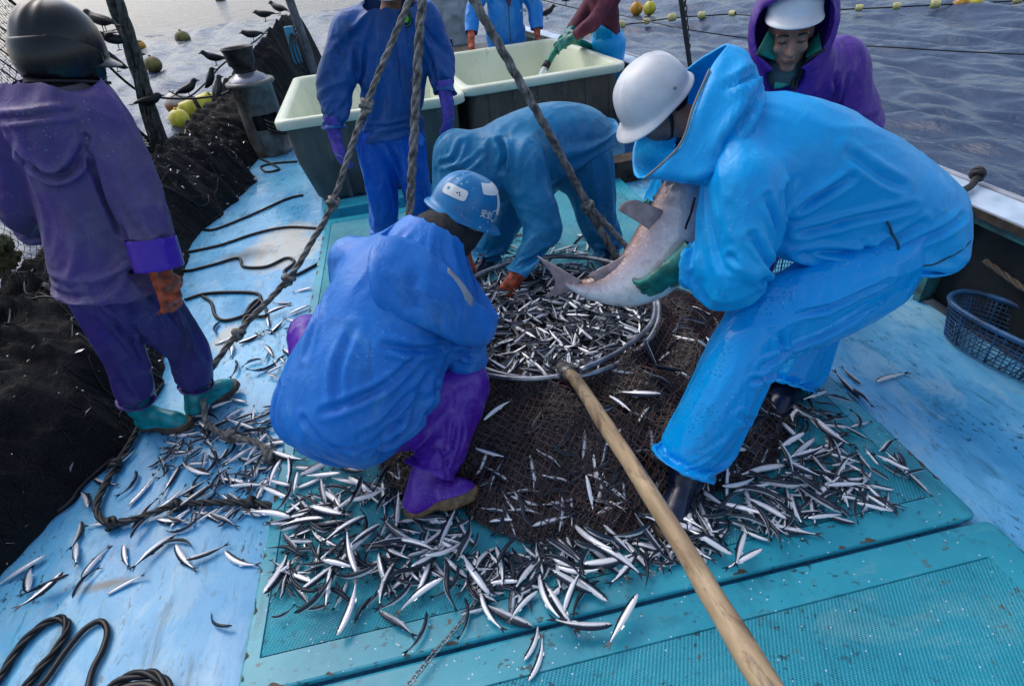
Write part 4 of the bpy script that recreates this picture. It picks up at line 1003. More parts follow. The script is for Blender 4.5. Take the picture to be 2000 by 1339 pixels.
mast.part('post', tube([(-1.15, 8.8, .003), (-1.17, 8.8, .8), (-1.24, 8.8, 1.7), (-1.27, 8.8, 2.4)], .055, 14, 4), plain('post_grey', (.16, .17, .19), .5, .3, var=.4))
mast.part('bracket', boxm((-1.31, 8.66, .92), (.055, .04, .22), .2, .01), plain('teal_bracket', (.05, .28, .42), .5), smooth=False)
for q in range(4):
    mast.part('cable', tube([(-1.22, 8.7, 1.15 - .05 * q), (-1.33 + .03 * q, 8.58, .98), (-1.36 + .05 * q, 8.56, .75), (-1.24 + .02 * q, 8.62, .58 - .02 * q)], .010, 6, 6), cord_blk)
post = Thing('mooring_post', 'slim dark post with rusty chain at the starboard rail', 'post', POSTR[-1])
post.part('rod', tube([(2.50, 5.0, .626)] + [tuple(A(*p) + A(0, .02, 0)) for p in POSTR[::-1]] + [(2.26, 4.95, 1.9)], .020, 10, 4), plain('post_dark', (.035, .035, .04), .6, .3))
ms = []
for k in range(26):
    z = .9 + k * .036; x = np.interp(z, [.6, 1.3, 1.6], [2.545, 2.40, 2.35]); a = np.linspace(0, 6.283, 11)[:-1]; sdv = A(.7, -.7, 0) if k % 2 else A(.7, .7, 0)
    ms.append(tube(A(x - .012, 4.955, z) + np.cos(a)[:, None] * A(0, 0, 1) * .026 + np.sin(a)[:, None] * sdv * .014, .0052, 5, closed=True))
post.part('chain', join(*ms), plain('rusty_chain', (.06, .045, .04), .7, .4))
Thing('guard_line', 'long dark line stretched over the water from bow to the right', 'rope', LINE_R2[2], mesh=tube(LINE_R2, .007, 6, 6), mat=cord_blk)
Thing('perch_line', 'dark line rising past the steel cowl where crows perch', 'rope', BIRDLINE[0], 'lines the crows perch on', mesh=tube(BIRDLINE, .010, 6, 6), mat=cord_blk)
Thing('perch_line', 'slack dark line sagging over the orange buoy', 'rope', BIRDLINE2[0], 'lines the crows perch on', mesh=tube(BIRDLINE2, .012, 6, 6), mat=cord_blk)

# ------------------------------------------------------------------ hose and water jet
hs = Thing('hose', 'green rubber hose held over the brown bin, its nozzle pouring water', 'hose', HOSE[2])
hs.part('tube', tube([A(*p) + A(0, 0, .0) for p in HOSE] + [(2.5, 7.9, .3), (2.45, 8.6, .05), (1.9, 9.4, .05)], .036, 14, 6), plain('green_hose', (.012, .26, .155), .4, var=.4))
dh = unit(A(*HOSE[0]) - A(*HOSE[1])); hs.part('nozzle', tube([A(*HOSE[0]) - dh * .02, A(*HOSE[0]) + dh * .05], .039, 14), dark_in)
m, t, b = new_mat('running_water'); b.inputs['Base Color'].default_value = (.85, .9, .95, 1); b.inputs['Roughness'].default_value = .15; b.inputs['Transmission Weight'].default_value = .45; b.inputs['IOR'].default_value = 1.33
bump(t, b, nz(t, obj_co(t, (1, 1, .3)), 60., 3), .6, .01)
w0 = A(*HOSE[0]) + dh * .05
hs.part('water_jet', tube([w0, w0 + dh * .07 + A(0, 0, -.02), w0 + dh * .13 + A(0, 0, -.10), w0 + dh * .17 + A(0, 0, -.28), w0 + dh * .19 + A(0, 0, -.48)], [.030, .034, .036, .033, .03], 12, 6), m)

# ------------------------------------------------------------------ baskets
blue_pl = plain('blue_plastic', (.030, .12, .27), .38, var=.5, sc=12)
def basket(label, c, hx, hy, h, rot, mat_rim, mat_mesh, group):
    t = Thing('basket', label, 'basket', c, group); cx, cy, cz = c
    def E(f, z, k=72):
        a = np.arange(k) / k * 2 * np.pi; x = np.sign(np.cos(a)) * np.abs(np.cos(a)) ** .8 * hx * f; y = np.sign(np.sin(a)) * np.abs(np.sin(a)) ** .8 * hy * f
        return np.stack([cx + x * math.cos(rot) - y * math.sin(rot), cy + x * math.sin(rot) + y * math.cos(rot), 0 * a + cz + z], 1)
    t.part('rim', tube(E(1.0, h), .0135, 8, closed=True), mat_rim)
    ms = []
    for q, z in enumerate(np.linspace(.015, h - .015, 9)): ms.append(tube(E(.86 + .14 * z / h, z), .0032, 4, closed=True))
    lo, hi = E(.86, .01), E(1., h)
    for k in range(0, 72): ms.append(tube([lo[k], hi[k]], .0062 if k % 6 == 0 else .003, 4))
    fl_ = E(.86, .012)
    for k in range(2, 34, 2): ms.append(tube([fl_[k], fl_[-k % 72]], .004, 4))
    t.part('lattice', join(*ms), mat_mesh); 
    return t
basket('blue oval lattice basket on the deck by the starboard bulwark', (2.575, 1.64, .004), .30, .135, .20, math.radians(100), blue_pl, blue_pl, 'plastic baskets on deck')
basket('teal lattice basket glimpsed between the thigh and sleeve of the man with the fish', (1.93, 2.42, .004), .24, .2, .24, 0.2, plain('pale_teal_plastic', (.18, .42, .46), .4), plain('teal_plastic', (.10, .30, .36), .4), 'plastic baskets on deck')
bk = Thing('bucket', 'blue bucket on deck right of the brown bin', 'bucket', (2.08, 4.98, 0))
bk.part('pail', lathe([(.02, .012), (.125, .012), (.13, .004), (.135, .02), (.162, .29), (.170, .295), (.170, .31), (.160, .312), (.156, .29), (.13, .03), (.02, .026)], (2.08, 4.98, 0), 40), plain('bucket_blue', (.03, .12, .34), .4))
bk.part('rim_band', lathe([(.171, .288), (.176, .292), (.176, .314), (.171, .318), (.161, .314)], (2.08, 4.98, 0), 40), plain('bucket_rim', (.35, .48, .66), .4))

# ------------------------------------------------------------------ floats on the water
def ball(c, r, sq=1., n=26, m=14):
    ph = np.linspace(-np.pi / 2, np.pi / 2, m); return lathe([(max(1e-4, r * math.cos(p)), r * sq * math.sin(p)) for p in ph], c, n)
olive = plain('weedy_float', (.20, .17, .03), .5, var=.9, sc=3, dark=(.035, .03, .015))
yellow = plain('yellow_float', (.72, .62, .05), .35, var=.3, sc=4); amber = plain('amber_float', (.75, .36, .02), .35, var=.4, sc=4)
m, t, b = new_mat('orange_white_buoy'); co = obj_co(t); sp = N_(t, 'ShaderNodeSeparateXYZ'); lk(t, co, sp.inputs[0])
zz = math_(t, 'ADD', sp.outputs['Z'], math_(t, 'MULTIPLY', math_(t, 'SUBTRACT', nz(t, co, 5., 4), .5), .25))
lk(t, mix(t, ramp(t, zz, .0, .12), (.33, .10, .02), (.56, .50, .42)), b.inputs['Base Color']); b.inputs['Roughness'].default_value = .4; buoy_m = m
G = 'net floats riding on the sea to port'
for k, (r, mt_, lb) in enumerate(((.36, olive, 'dark olive float far out on the port water'), (.30, olive, 'dark olive float just right of the twisted hauling line'), (.30, amber, 'amber and olive float half hidden by the twisted hauling line'), (.30, buoy_m, 'big orange and white buoy floating below the sagging line'), (.22, yellow, 'round yellow float nearest the black net heap'))):
    c = A(*FLOATS_L[k]); f = Thing('float', lb, 'float', c, G); f.part('ball', ball(c, r, .95), mt_); f.part('lug', tube([c + A(0, 0, r * .9), c + A(0, 0, r * 1.08)], r * .14, 10), mt_)
c = A(*FLOATS_L[5]); f = Thing('float', 'long yellow float with a dark band beside the crow', 'float', c, G)
f.part('barrel', tube([c + A(-.36, -.1, .0), c + A(-.33, -.1, .0), c + A(0, 0, .05), c + A(.33, .1, .14), c + A(.36, .1, .15)], [.08, .17, .19, .17, .08], 18, 4), yellow)
f.part('band', tube([c + A(-.03, -.01, .045), c + A(.06, .02, .06)], .196, 18), dark_in)
c = A(*FLOATS_L[6]); f = Thing('float', 'distant dark float at the top edge of the sea', 'float', c, G); f.part('ball', ball(c, .5), olive)
for k, lb in enumerate(('left amber float of the pair beyond the man in maroon', 'right yellow float of the pair beyond the man in maroon', 'left yellow float of the far right pair', 'right yellow float of the far right pair')):
    c = A(*FLOATS_R[k]); f = Thing('float', lb, 'float', c, 'large yellow floats in pairs on the sea to starboard'); rr_ = .20 if k > 1 else .24
    f.part('ball', ball(c, rr_), yellow if k % 2 else amber); f.part('lug', tube([c + A(0, 0, rr_ * .9), c + A(0, 0, rr_ * 1.08)], .03, 8), dark_in)
fline = Thing('float_line', 'dark float line of the set net far across the starboard water', 'rope', LINE_R1[5], mesh=tube(np.array(LINE_R1) + A(0, 0, .05), .022, 6, 4), mat=cord_blk)
C = spline(np.array(LINE_R1), 20); L = np.concatenate([[0], np.cumsum(np.linalg.norm(np.diff(C, axis=0), axis=1))])
pale_y = plain('pale_yellow_float', (.66, .62, .26), .4, var=.3)
k = 0; base_f = None
for s_ in np.concatenate([np.arange(1.5, L[-1] - 1, .95)]):
    p = A(*[np.interp(s_, L, C[:, q]) for q in range(3)]) + A(0, 0, .07); d = unit(A(*[np.interp(s_ + .1, L, C[:, q]) for q in range(3)]) + A(0, 0, .07) - p)
    if base_f is None:
        base_f = Thing('line_float', 'small pale yellow float strung on the far float line', 'float', p, 'small floats on the far float line', mesh=tube([p - A(.12, 0, 0), p - A(.11, 0, 0), p, p + A(.11, 0, 0), p + A(.12, 0, 0)], [.04, .10, .115, .10, .04], 12, 3), mat=pale_y); o = base_f.o
    else:
        o = base_f.o.copy(); scene.collection.objects.link(o)
    o.location = p; o.rotation_euler = (0, 0, math.atan2(d[1], d[0])); q = .8 + .5 * random.random(); o.scale = (q, q, q)
# ------------------------------------------------------------------ let rain gear settle: a short cloth run gives real folds
def settle(s, grow=.05, inset=.03, frames=22, pins=(), bend=2.0, tens=12., seed=0, mass=.35, grav=1., sub=True, sm=1, quality=5, hold=1.):
    """s: garment field. The sheet is a little too large for the wearer, hangs on an inner form and is held at the pins (centre, radius)."""
    V, F = s.mesh(2)
    N = normals(V, F)
    in_ = SDF(s.lo, s.lo + (s.n - 1) * s.res, s.res); in_.d = s.d + inset; CVm, CFm = in_.mesh(1)
    co = bpy.data.objects.new('form', bpy.data.meshes.new('form')); co.data.from_pydata(CVm.tolist(), [], CFm.tolist()); scene.collection.objects.link(co)
    cm = co.modifiers.new('c', 'COLLISION'); co.collision.thickness_outer = .004; co.collision.cloth_friction = 12
    me = bpy.data.meshes.new('sheet'); V0 = V + N * (.002 * noise3(V * 9, seed))[:, None]; me.from_pydata(V0.tolist(), [], F.tolist())
    o = bpy.data.objects.new('sheet', me); scene.collection.objects.link(o)
    g = o.vertex_groups.new(name='pin')
    w = np.zeros(len(V))
    for c0, n0, R0 in s.cuts: w = np.maximum(w, hold * ((np.abs((V - c0) @ n0) < .018) & (np.linalg.norm(V - c0, axis=1) < R0)))
    for c, r in pins: w = np.maximum(w, np.clip(1.6 - 1.6 * np.linalg.norm(V - np.asarray(c, float), axis=1) / r, 0, 1))
    for i in np.flatnonzero(w > 0): g.add([int(i)], float(w[i]), 'REPLACE')
    g2 = o.vertex_groups.new(name='grow'); gw = np.ones(len(V))
    for c0, n0, R0 in s.cuts:
        near = np.linalg.norm(V - c0, axis=1) < R0 * 1.6
        gw = np.where(near, np.minimum(gw, np.clip((np.abs((V - c0) @ n0) - .02) / .10, 0, 1)), gw)
    for i in range(len(V)): g2.add([i], float(gw[i]), 'REPLACE')
    cl = o.modifiers.new('cloth', 'CLOTH'); st = cl.settings
    st.quality = quality; st.mass = mass; st.tension_stiffness = tens; st.compression_stiffness = tens; st.shear_stiffness = tens * .5; st.bending_stiffness = bend
    st.tension_damping = 8; st.compression_damping = 8; st.shear_damping = 8; st.bending_damping = 1.; st.air_damping = 2.
    st.vertex_group_mass = 'pin'; st.pin_stiffness = 1.; st.vertex_group_shrink = 'grow'; st.shrink_min = 0.; st.shrink_max = -grow
    st.effector_weights.gravity = grav
    cs = cl.collision_settings; cs.use_collision = True; cs.distance_min = .004; cs.collision_quality = 2; cs.use_self_collision = False
    cl.point_cache.frame_start = 1; cl.point_cache.frame_end = frames
    for fr_i in range(1, frames + 1): scene.frame_set(fr_i)
    dg = bpy.context.evaluated_depsgraph_get(); ev = o.evaluated_get(dg); m2 = ev.to_mesh()
    R = np.empty(len(V) * 3); m2.vertices.foreach_get('co', R); R = R.reshape(-1, 3).copy(); ev.to_mesh_clear()
    for q in (o, co):
        dm = q.data; bpy.data.objects.remove(q); bpy.data.meshes.remove(dm)
    scene.frame_set(1)
    bad = ~np.isfinite(R).all(1) | (np.linalg.norm(R - V, axis=1) > .25); R[bad] = V[bad]
    R = relax(R, F, sm, .4)
    return subdiv(R, F) if sub else (R, F)
def subdiv(V, F):
    """one Catmull-Clark step through bmesh-free numpy"""
    me = bpy.data.meshes.new('t'); me.from_pydata(V.tolist(), [], np.asarray(F).tolist()); o = bpy.data.objects.new('t', me); scene.collection.objects.link(o)
    m = o.modifiers.new('s', 'SUBSURF'); m.levels = 1; m.render_levels = 1
    dg = bpy.context.evaluated_depsgraph_get(); dg.update(); ev = o.evaluated_get(dg); m2 = ev.to_mesh()
    R = np.empty(len(m2.vertices) * 3); m2.vertices.foreach_get('co', R); L = np.empty(len(m2.loops), int); m2.loops.foreach_get('vertex_index', L)
    ev.to_mesh_clear(); bpy.data.objects.remove(o); bpy.data.meshes.remove(me)
    return R.reshape(-1, 3), L.reshape(-1, 4)
# ================================================================== PEOPLE
skin_m = plain('skin', (.33, .175, .12), .55, var=.4, sc=22, bs=.35, bsc=110, dark=(.21, .10, .07))
lips_m = plain('lips', (.16, .062, .05), .5, bs=0)
hair_m = plain('black_hair', (.008, .007, .007), .5, bs=.5, bsc=120)

def lim(J, *k): return [J[q] for q in k]
def make_body(t_name, label, J, f, u, res=.010, face=False, group=None, base=None):
    """the whole figure, head to feet, one continuous surface"""
    allp = np.array([np.array(v, float) for v in J.values()])
    s = SDF(allp.min(0) - .22, allp.max(0) + .22, res)
    f = unit(f); u = unit(np.array(u, float) - f * (np.array(u, float) @ f)); r = np.cross(f, u)
    h = A(J['head'])
    sh = unit(A(J['shL']) - A(J['shR'])); sp = unit(A(J['chest']) - A(J['pel'])); fr = np.cross(sp, sh)
    s.chain([J['pel'], J['mid'], J['chest']], [.115, .10, .115], .04, (fr, .72))
    s.chain([J['shL'], A(J['chest']) * .7 + A(J['neck']) * .3, J['shR']], [.05, .075, .05], .05)
    s.chain([A(J['chest']) * .3 + A(J['neck']) * .7, J['neck'], h - u * .06], [.07, .055, .055], .03)
    for q in 'LR':
        s.chain(lim(J, 'sh' + q, 'el' + q, 'wr' + q), [.045, .034, .026], .03)
        wr = A(J['wr' + q]); d = unit(J['ha' + q] - wr) if 'ha' + q in J else unit(wr - A(J['el' + q]))
        s.chain([wr, wr + d * .07], [.028, .022], .015)
        s.chain(lim(J, 'hip' + q, 'kn' + q, 'an' + q), [.060, .040, .026], .04)
    # head
    s.ell(h + u * .028 - f * .012, (.092, .074, .095), (f, r, u), .02)
    s.ell(h - u * .045 + f * .028, (.064, .056, .072), (f, r, u), .03)
    for q in (1, -1): s.ell(h + r * q * .074 - u * .005 - f * .012, (.016, .009, .03), (f, r, u), .008)
    if face:
        s.ell(h + f * .079 - u * .098, (.022, .028, .018), (f, r, u), .02)                 # chin
        s.chain([h + f * .083 + u * .018, h + f * .103 - u * .018, h + f * .110 - u * .034], [.010, .012, .0145], .012)
        for q in (1, -1):
            s.ell(h + f * .098 + r * q * .013 - u * .036, (.010, .009, .008), (f, r, u), .008)
            s.ell(h + f * .088 + r * q * .033 + u * .004, (.014, .017, .011), (f, r, u), .012, 's')
            s.ell(h + f * .077 + r * q * .032 + u * .004, (.012, .014, .0105), (f, r, u), .003)
            s.ell(h + f * .076 + r * q * .036 + u * .024, (.014, .024, .008), (f, r, u), .012)
            s.ell(h + f * .070 + r * q * .044 - u * .028, (.018, .017, .018), (f, r, u), .02)
            s.chain([h + f * .094 + r * q * .022 - u * .034, h + f * .082 + r * q * .036 - u * .068], [.002, .0025], .006, op='s')
        s.ell(h + f * .088 - u * .064, (.014, .025, .007), (f, r, u), .006)
        s.ell(h + f * .086 - u * .077, (.014, .021, .007), (f, r, u), .006)
        s.chain([h + f * .100 + r * .022 - u * .071, h + f * .104 - u * .070, h + f * .100 - r * .022 - u * .071], [.0022, .0026, .0022], .004, op='s')
    m = s.mesh(1)
    return Thing('person', label, 'person', base if base is not None else (A(J['anL']) + A(J['anR'])) / 2 * A(1, 1, 0), group, mesh=m, mat=skin_m), f, r, u, h

def limb_sleeve(s, J, q, rad, k=.05):
    pts = lim(J, 'sh' + q, 'el' + q, 'wr' + q); m1 = A(pts[0]) * .5 + A(pts[1]) * .5; m2 = A(pts[1]) * .5 + A(pts[2]) * .5
    s.chain([pts[0], m1, pts[1], m2, pts[2]], rad, k, sub=3)
def sleeve_cut(s, J, q, R=.13):
    d = unit(A(J['wr' + q]) - A(J['el' + q])); s.cut(A(J['wr' + q]), d, R)

def hand(P, d, n, side, curl=.5, L=1., res=.0042, spread=.12):
    """gloved hand: palm, four unequal bent fingers and a thumb from the side of the palm, with its cuff"""
    P = A(P); d = unit(d); n = unit(np.array(n, float) - d * (np.array(n, float) @ d)); t = np.cross(d, n) * side
    s = SDF(P - .24 * L, P + .26 * L, res)
    s.chain([P - d * .085 * L, P - d * .02 * L, P + d * .01 * L], [.046 * L, .041 * L, .036 * L], .02, (n, .85))
    s.box(P + d * .058 * L, (.050 * L, .043 * L, .017 * L), (d, t, n), .016 * L, .02)
    s.ell(P + d * .035 * L + t * .030 * L + n * .008 * L, (.036 * L, .022 * L, .018 * L), (d, t, n), .02)
    def rot(a, k): return d0 * math.cos(a) + n * math.sin(a)
    for i, (off, ln) in enumerate(((.034, .92), (.0115, 1.), (-.0115, .95), (-.033, .76))):
        d0 = unit(d + t * spread * (1.5 - i) * .5); b = P + d * (.098 - .006 * abs(i - 1.3)) * L + t * off * L; pts = [b - d * .02 * L, b]; a = 0
        for sl, k in ((.046, .75), (.029, 1.1), (.023, .8)):
            a += curl * k * (1 + .12 * ((i * 7) % 3 - 1)); b = b + rot(a, k) * sl * ln * L; pts.append(b)
        s.chain(pts, [.0125 * L, .0122 * L, .0108 * L, .0102 * L, .0088 * L], .006, sub=1)
    b = P + d * .022 * L + t * .036 * L; e1 = b + unit(d * .55 + t * .8 + n * .35) * .042 * L; e2 = e1 + unit(d * .8 + t * .25 + n * (.35 + curl * .4)) * .034 * L; e3 = e2 + unit(d * .8 - t * .05 + n * (.4 + curl * .5)) * .025 * L
    s.chain([b, e1, e2, e3], [.018 * L, .0145 * L, .0125 * L, .0105 * L], .014, sub=1)
    s.cut(P - d * .082 * L, -d, .08 * L)
    return s.mesh(1)

def boot(heel, toe, ankle, knee, L=.29, res=.007, shaft=.27, fat=1., lean=None, thick=1.):
    """rubber boot and its sole"""
    heel, toe, ankle = A(heel), A(toe), A(ankle)
    d = unit(toe - heel); up = unit(A(ankle) + A(0, 0, .25) - heel); up = unit(up - d * (up @ d)); 
    if abs(d[2]) < .35: up = unit(A(0, 0, 1) - d * d[2])
    if lean is not None: up = unit(A(lean) - d * (A(lean) @ d))
    sd = np.cross(d, up); toe = heel + d * L
    ax = unit(A(knee) - ankle)
    lo = np.minimum(np.minimum(heel, toe), ankle + ax * shaft) - .12; hi = np.maximum(np.maximum(heel, toe), ankle + ax * shaft) + .12
    s = SDF(lo, hi, res)
    s.chain([heel + d * .045 + up * .045, heel + d * .14 + up * .042, heel + d * .21 + up * .036, heel + d * (L - .045) + up * .032], [.042 * fat, .043 * fat, .047 * fat, .038 * fat], .02, (up, .95))
    s.chain([heel + d * .05 + up * .05, heel + d * .075 + up * .095, ankle + ax * .06, ankle + ax * shaft], [.042 * fat, .050 * fat, .058 * fat, .070 * fat], .03)
    s.chain([heel + d * .11 + up * .085, heel + d * .20 + up * .055], [.040, .038], .03)
    s.cut(heel + up * .022, -up, 5, open=False); s.cut(ankle + ax * shaft * .97, ax, .14)
    up_m = s.mesh(1)
    # sole: outline of the foot with heel block and tread notches
    n = 40; a = np.linspace(0, 2 * np.pi, n, endpoint=False); c = heel + d * L * .5
    x = np.cos(a) * (L * .5 + .008); w = .053 * fat + .006 * np.sin((x / L + .1) * 3.2) - .010 * np.exp(-((x / L + .12) / .16) ** 2)
    y = np.sign(np.sin(a)) * np.abs(np.sin(a)) ** .6 * w
    rings = [c + x[:, None] * d * e + y[:, None] * sd * e + up * z * thick for e, z in ((.97, .001), (1.01, .006), (1.02, .020), (1.0, .034), (.97, .038))]
    V = np.concatenate(rings); F = [[i * n + k, i * n + (k + 1) % n, (i + 1) * n + (k + 1) % n, (i + 1) * n + k] for i in range(4) for k in range(n)] + [list(range(n))[::-1], list(range(4 * n, 5 * n))]
    # lift the arch and cut tread grooves
    xr = (V - c) @ d / L; low = ((V - heel) @ up) < .008
    V = V + np.outer(low * (.010 * ((xr > -.18) & (xr < -.02)) + .004 * (np.sin(xr * 70) > .2)), up)
    return up_m, (V, F)

def helmet_surface(c, f, u, a=.142, b=.122, h=.135, drop=.012):
    f = unit(f); u = unit(np.array(u, float) - f * (np.array(u, float) @ f)); r = np.cross(f, u)
    def S(phi, t, off=0.):
        """phi round the head (0 = front), t 0 = crown .. 1 = rim"""
        phi = np.asarray(phi, float); t = np.asarray(t, float); th = t * np.pi / 2 * 1.02
        e = .85
        st, ct = np.sin(th) ** e, np.sign(np.cos(th)) * np.abs(np.cos(th)) ** .95
        rid = .004 * np.exp(-(np.sin(phi) / .12) ** 2) * np.sin(np.pi * np.clip(t * 1.15, 0, 1)) + .0022 * np.exp(-((np.abs(np.sin(phi)) - .42) / .09) ** 2) * (np.abs(np.cos(phi)) > .5) * np.sin(np.pi * np.clip(t * 1.2, 0, 1))
        R = 1 + (rid + off) / .13
        return c + (R * st * a * np.cos(phi))[..., None] * f + (R * st * b * np.sin(phi))[..., None] * r + (R * h * ct - drop * t ** 3)[..., None] * u
    return S, f, r, u
def make_helmet(c, f, u, brim=.05, back=.018, **kw):
    S, f, r, u = helmet_surface(c, f, u, **kw)
    n = 72; ph = np.arange(n) / n * 2 * np.pi; rings = [S(ph, np.full(n, t)) for t in np.linspace(.02, 1, 20)]
    fl = back * .5 + back * .5 * np.clip(-np.cos(ph), 0, 1) + brim * np.clip(np.cos(ph), 0, 1) ** 1.4
    dirv = np.cos(ph)[:, None] * f + np.sin(ph)[:, None] * r
    rim = rings[-1]
    for k, (q, dz) in enumerate(((.3, -.004), (.7, -.009), (1., -.014))): rings.append(rim + dirv * (fl * q)[:, None] + u * dz - u * (.010 * q * np.clip(np.cos(ph), 0, 1))[:, None])
    e = rings[-1]; rings += [e + dirv * .002 - u * .004, e - dirv * .002 - u * .006, rim - dirv * .006 - u * .012]
    ins = [c + (R_ - c) * .955 - u * .006 for R_ in rings[:20]][::-1]
    rings += ins
    m = len(rings); V = np.concatenate(rings); F = [[i * n + (k + 1) % n, i * n + k, (i + 1) * n + k, (i + 1) * n + (k + 1) % n] for i in range(m - 1) for k in range(n)]
    F.append(list(range(n))); F.append(list(range((m - 1) * n, m * n))[::-1])
    return (V, F), S
def patch(S, phi, t, hw, hh, ang=0., rnd=.0, off=.0022, nx=15, ny=9):
    """a sticker laid on the helmet: half sizes in metres"""
    gx, gy = np.meshgrid(np.linspace(-1, 1, nx), np.linspace(-1, 1, ny), indexing='ij'); x, y = gx * hw, gy * hh
    if rnd:   # pull the corners in
        ex = np.maximum(np.abs(x) - (hw - rnd), 0); ey = np.maximum(np.abs(y) - (hh - rnd), 0); q = np.hypot(ex, ey); k = np.where(q > 1e-9, np.maximum(ex, ey) / np.maximum(q, 1e-9), 1)
        x = np.where(ex > 0, np.sign(x) * (hw - rnd + ex * k), x); y = np.where(ey > 0, np.sign(y) * (hh - rnd + ey * k), y)
    ca, sa = math.cos(ang), math.sin(ang); x, y = (x * ca - y * sa).ravel(), (x * sa + y * ca).ravel()
    V = S(phi - x / (.13 * max(.3, math.sin(t * 1.57))), t - y / .20, off)
    return V, [[i * ny + j, (i + 1) * ny + j, (i + 1) * ny + j + 1, i * ny + j + 1] for i in range(nx - 1) for j in range(ny - 1)]
def text_mesh(txt, size):
    cu = bpy.data.curves.new('lettering', 'FONT'); cu.body = txt; cu.size = size; cu.align_x = 'CENTER'; cu.align_y = 'CENTER'; cu.resolution_u = 3; cu.offset = size * .018
    o = bpy.data.objects.new('lettering', cu); scene.collection.objects.link(o); bpy.context.view_layer.update()
    me = bpy.data.meshes.new_from_object(o.evaluated_get(bpy.context.evaluated_depsgraph_get()))
    V = np.array([v.co[:] for v in me.vertices]); F = [list(p.vertices) for p in me.polygons]
    bpy.data.objects.remove(o); bpy.data.curves.remove(cu); bpy.data.meshes.remove(me); return V, F

def creases(V, F, specs):
    """valley creases along polylines: (points, depth, width)"""
    N = normals(V, F); D = np.zeros(len(V))
    for pts, dep, w in specs:
        Q = np.array(pts, float); Q = np.array([V[np.argmin(((V - q) ** 2).sum(1))] for q in Q]); C = spline(Q, 6); dm = np.full(len(V), 9.); tm = np.zeros(len(V))
        box_ = ((V > C.min(0) - 6 * w) & (V < C.max(0) + 6 * w)).all(1); I = np.flatnonzero(box_)
        if not len(I): continue
        for k in range(len(C) - 1):
            a, b = C[k], C[k + 1]; ab = b - a; t = np.clip(((V[I] - a) @ ab) / max(1e-9, ab @ ab), 0, 1)
            d = np.linalg.norm(V[I] - a - t[:, None] * ab, axis=1); q = d < dm[I]; dm[I[q]] = d[q]; tm[I[q]] = (k + t[q]) / (len(C) - 1)
        fade = np.sin(np.pi * np.clip(tm, .04, .96)) ** .5
        w = w * .85; D += fade * dep * 1.35 * (-np.exp(-(dm / w) ** 2) + .75 * np.exp(-((dm - 2.1 * w) / (1.1 * w)) ** 2))
    return V + N * D[:, None]
SETTLE = True
def finish(s, specs=(), cr=(), gen=.005, ax=(0, 0, 1), seed=0, sm=2, sc=7., stretch=3., sim=None):
    done = False
    if sim and SETTLE:
        try: V, F = settle(s, seed=seed, **sim); done = True
        except Exception as e: print('settle skipped:', e)
    if done: gen *= .9; specs = [(c, R, d, w, a * .35) for c, R, d, w, a in specs]
    else: V, F = s.mesh(sm)
    V = folds(V, F, list(specs), gen, ax, stretch, sc, seed)
    if cr: V = creases(V, F, cr)
    V = relax(V, F, 1, .3)
    return V, F.tolist()

# rain gear
os_purple = oilskin('purple_oilskin', (.088, .050, .225), (.095, .088, .118), (.20, .185, .28), g=1., w=.30, rough=.5)
os_indigo = oilskin('indigo_oilskin', (.050, .028, .20), (.045, .045, .080), (.13, .12, .24), g=.8, w=.3, rough=.45)
os_purple_bright = oilskin('bright_purple_oilskin', (.075, .018, .42), (.05, .03, .15), (.2, .15, .45), g=.35, w=.25, rough=.35)
os_violet = oilskin('violet_oilskin', (.115, .020, .42), (.06, .025, .2), (.25, .15, .5), g=.3, w=.25, rough=.25)
os_navy = oilskin('navy_blue_oilskin', (.006, .085, .33), (.020, .036, .060), (.06, .16, .33), g=.75, w=.3, rough=.45)
os_cobalt = oilskin('cobalt_oilskin', (.004, .115, .60), (.012, .06, .25), (.08, .26, .62), g=.4, w=.3, rough=.25)
os_royal = oilskin('royal_blue_oilskin', (.010, .19, .66), (.014, .11, .34), (.09, .32, .66), g=.5, w=.35, rough=.42)
os_teal = oilskin('teal_blue_oilskin', (.005, .205, .43), (.010, .10, .19), (.08, .28, .44), g=.5, w=.4, rough=.42)
os_azure = oilskin('azure_oilskin', (.0, .37, .84), (.002, .27, .54), (.03, .46, .82), g=.35, w=.28, rough=.36)
os_azure_wet = oilskin('azure_trousers', (.0, .355, .86), (.002, .25, .58), (.02, .44, .84), g=.25, w=.2, rough=.20, speck=.4, drops=True)
os_sky = oilskin('sky_blue_oilskin', (.006, .22, .68), (.02, .10, .33), (.15, .38, .7), g=.35, w=.3)
glove_orange = plain('orange_rubber', (.66, .11, .035), .42, var=.5, sc=22, bs=.25, bsc=70)
glove_violet = plain('violet_rubber', (.13, .085, .55), .35, var=.3, sc=22, bs=.2, bsc=70)
glove_green = plain('green_rubber', (.008, .20, .165), .35, var=.4, sc=22, bs=.25, bsc=70)
boot_teal = plain('teal_rubber', (.008, .36, .40), .3, var=.4, sc=14, bs=.1)
boot_navy = plain('navy_rubber', (.010, .018, .055), .22, var=.4, sc=14, bs=.1)
sole_tan = plain('tan_sole', (.26, .16, .085), .6, var=.4, sc=30)
sole_brown = plain('brown_sole', (.13, .085, .06), .6, var=.4, sc=30)
helm_black = plain('black_helmet_shell', (.006, .006, .008), .26, var=.4, sc=8, bs=.05)
helm_white = plain('white_helmet_shell', (.70, .72, .74), .3, var=.12, sc=9, bs=.05)
m, t, b = new_mat('blue_helmet_shell'); co = obj_co(t)
c = mix(t, ramp(t, nz(t, co, 12., 5), .35, .7), (.005, .15, .38), (.008, .22, .50))
v = N_(t, 'ShaderNodeTexVoronoi'); v.inputs['Scale'].default_value = 42.; lk(t, co, v.inputs['Vector'])
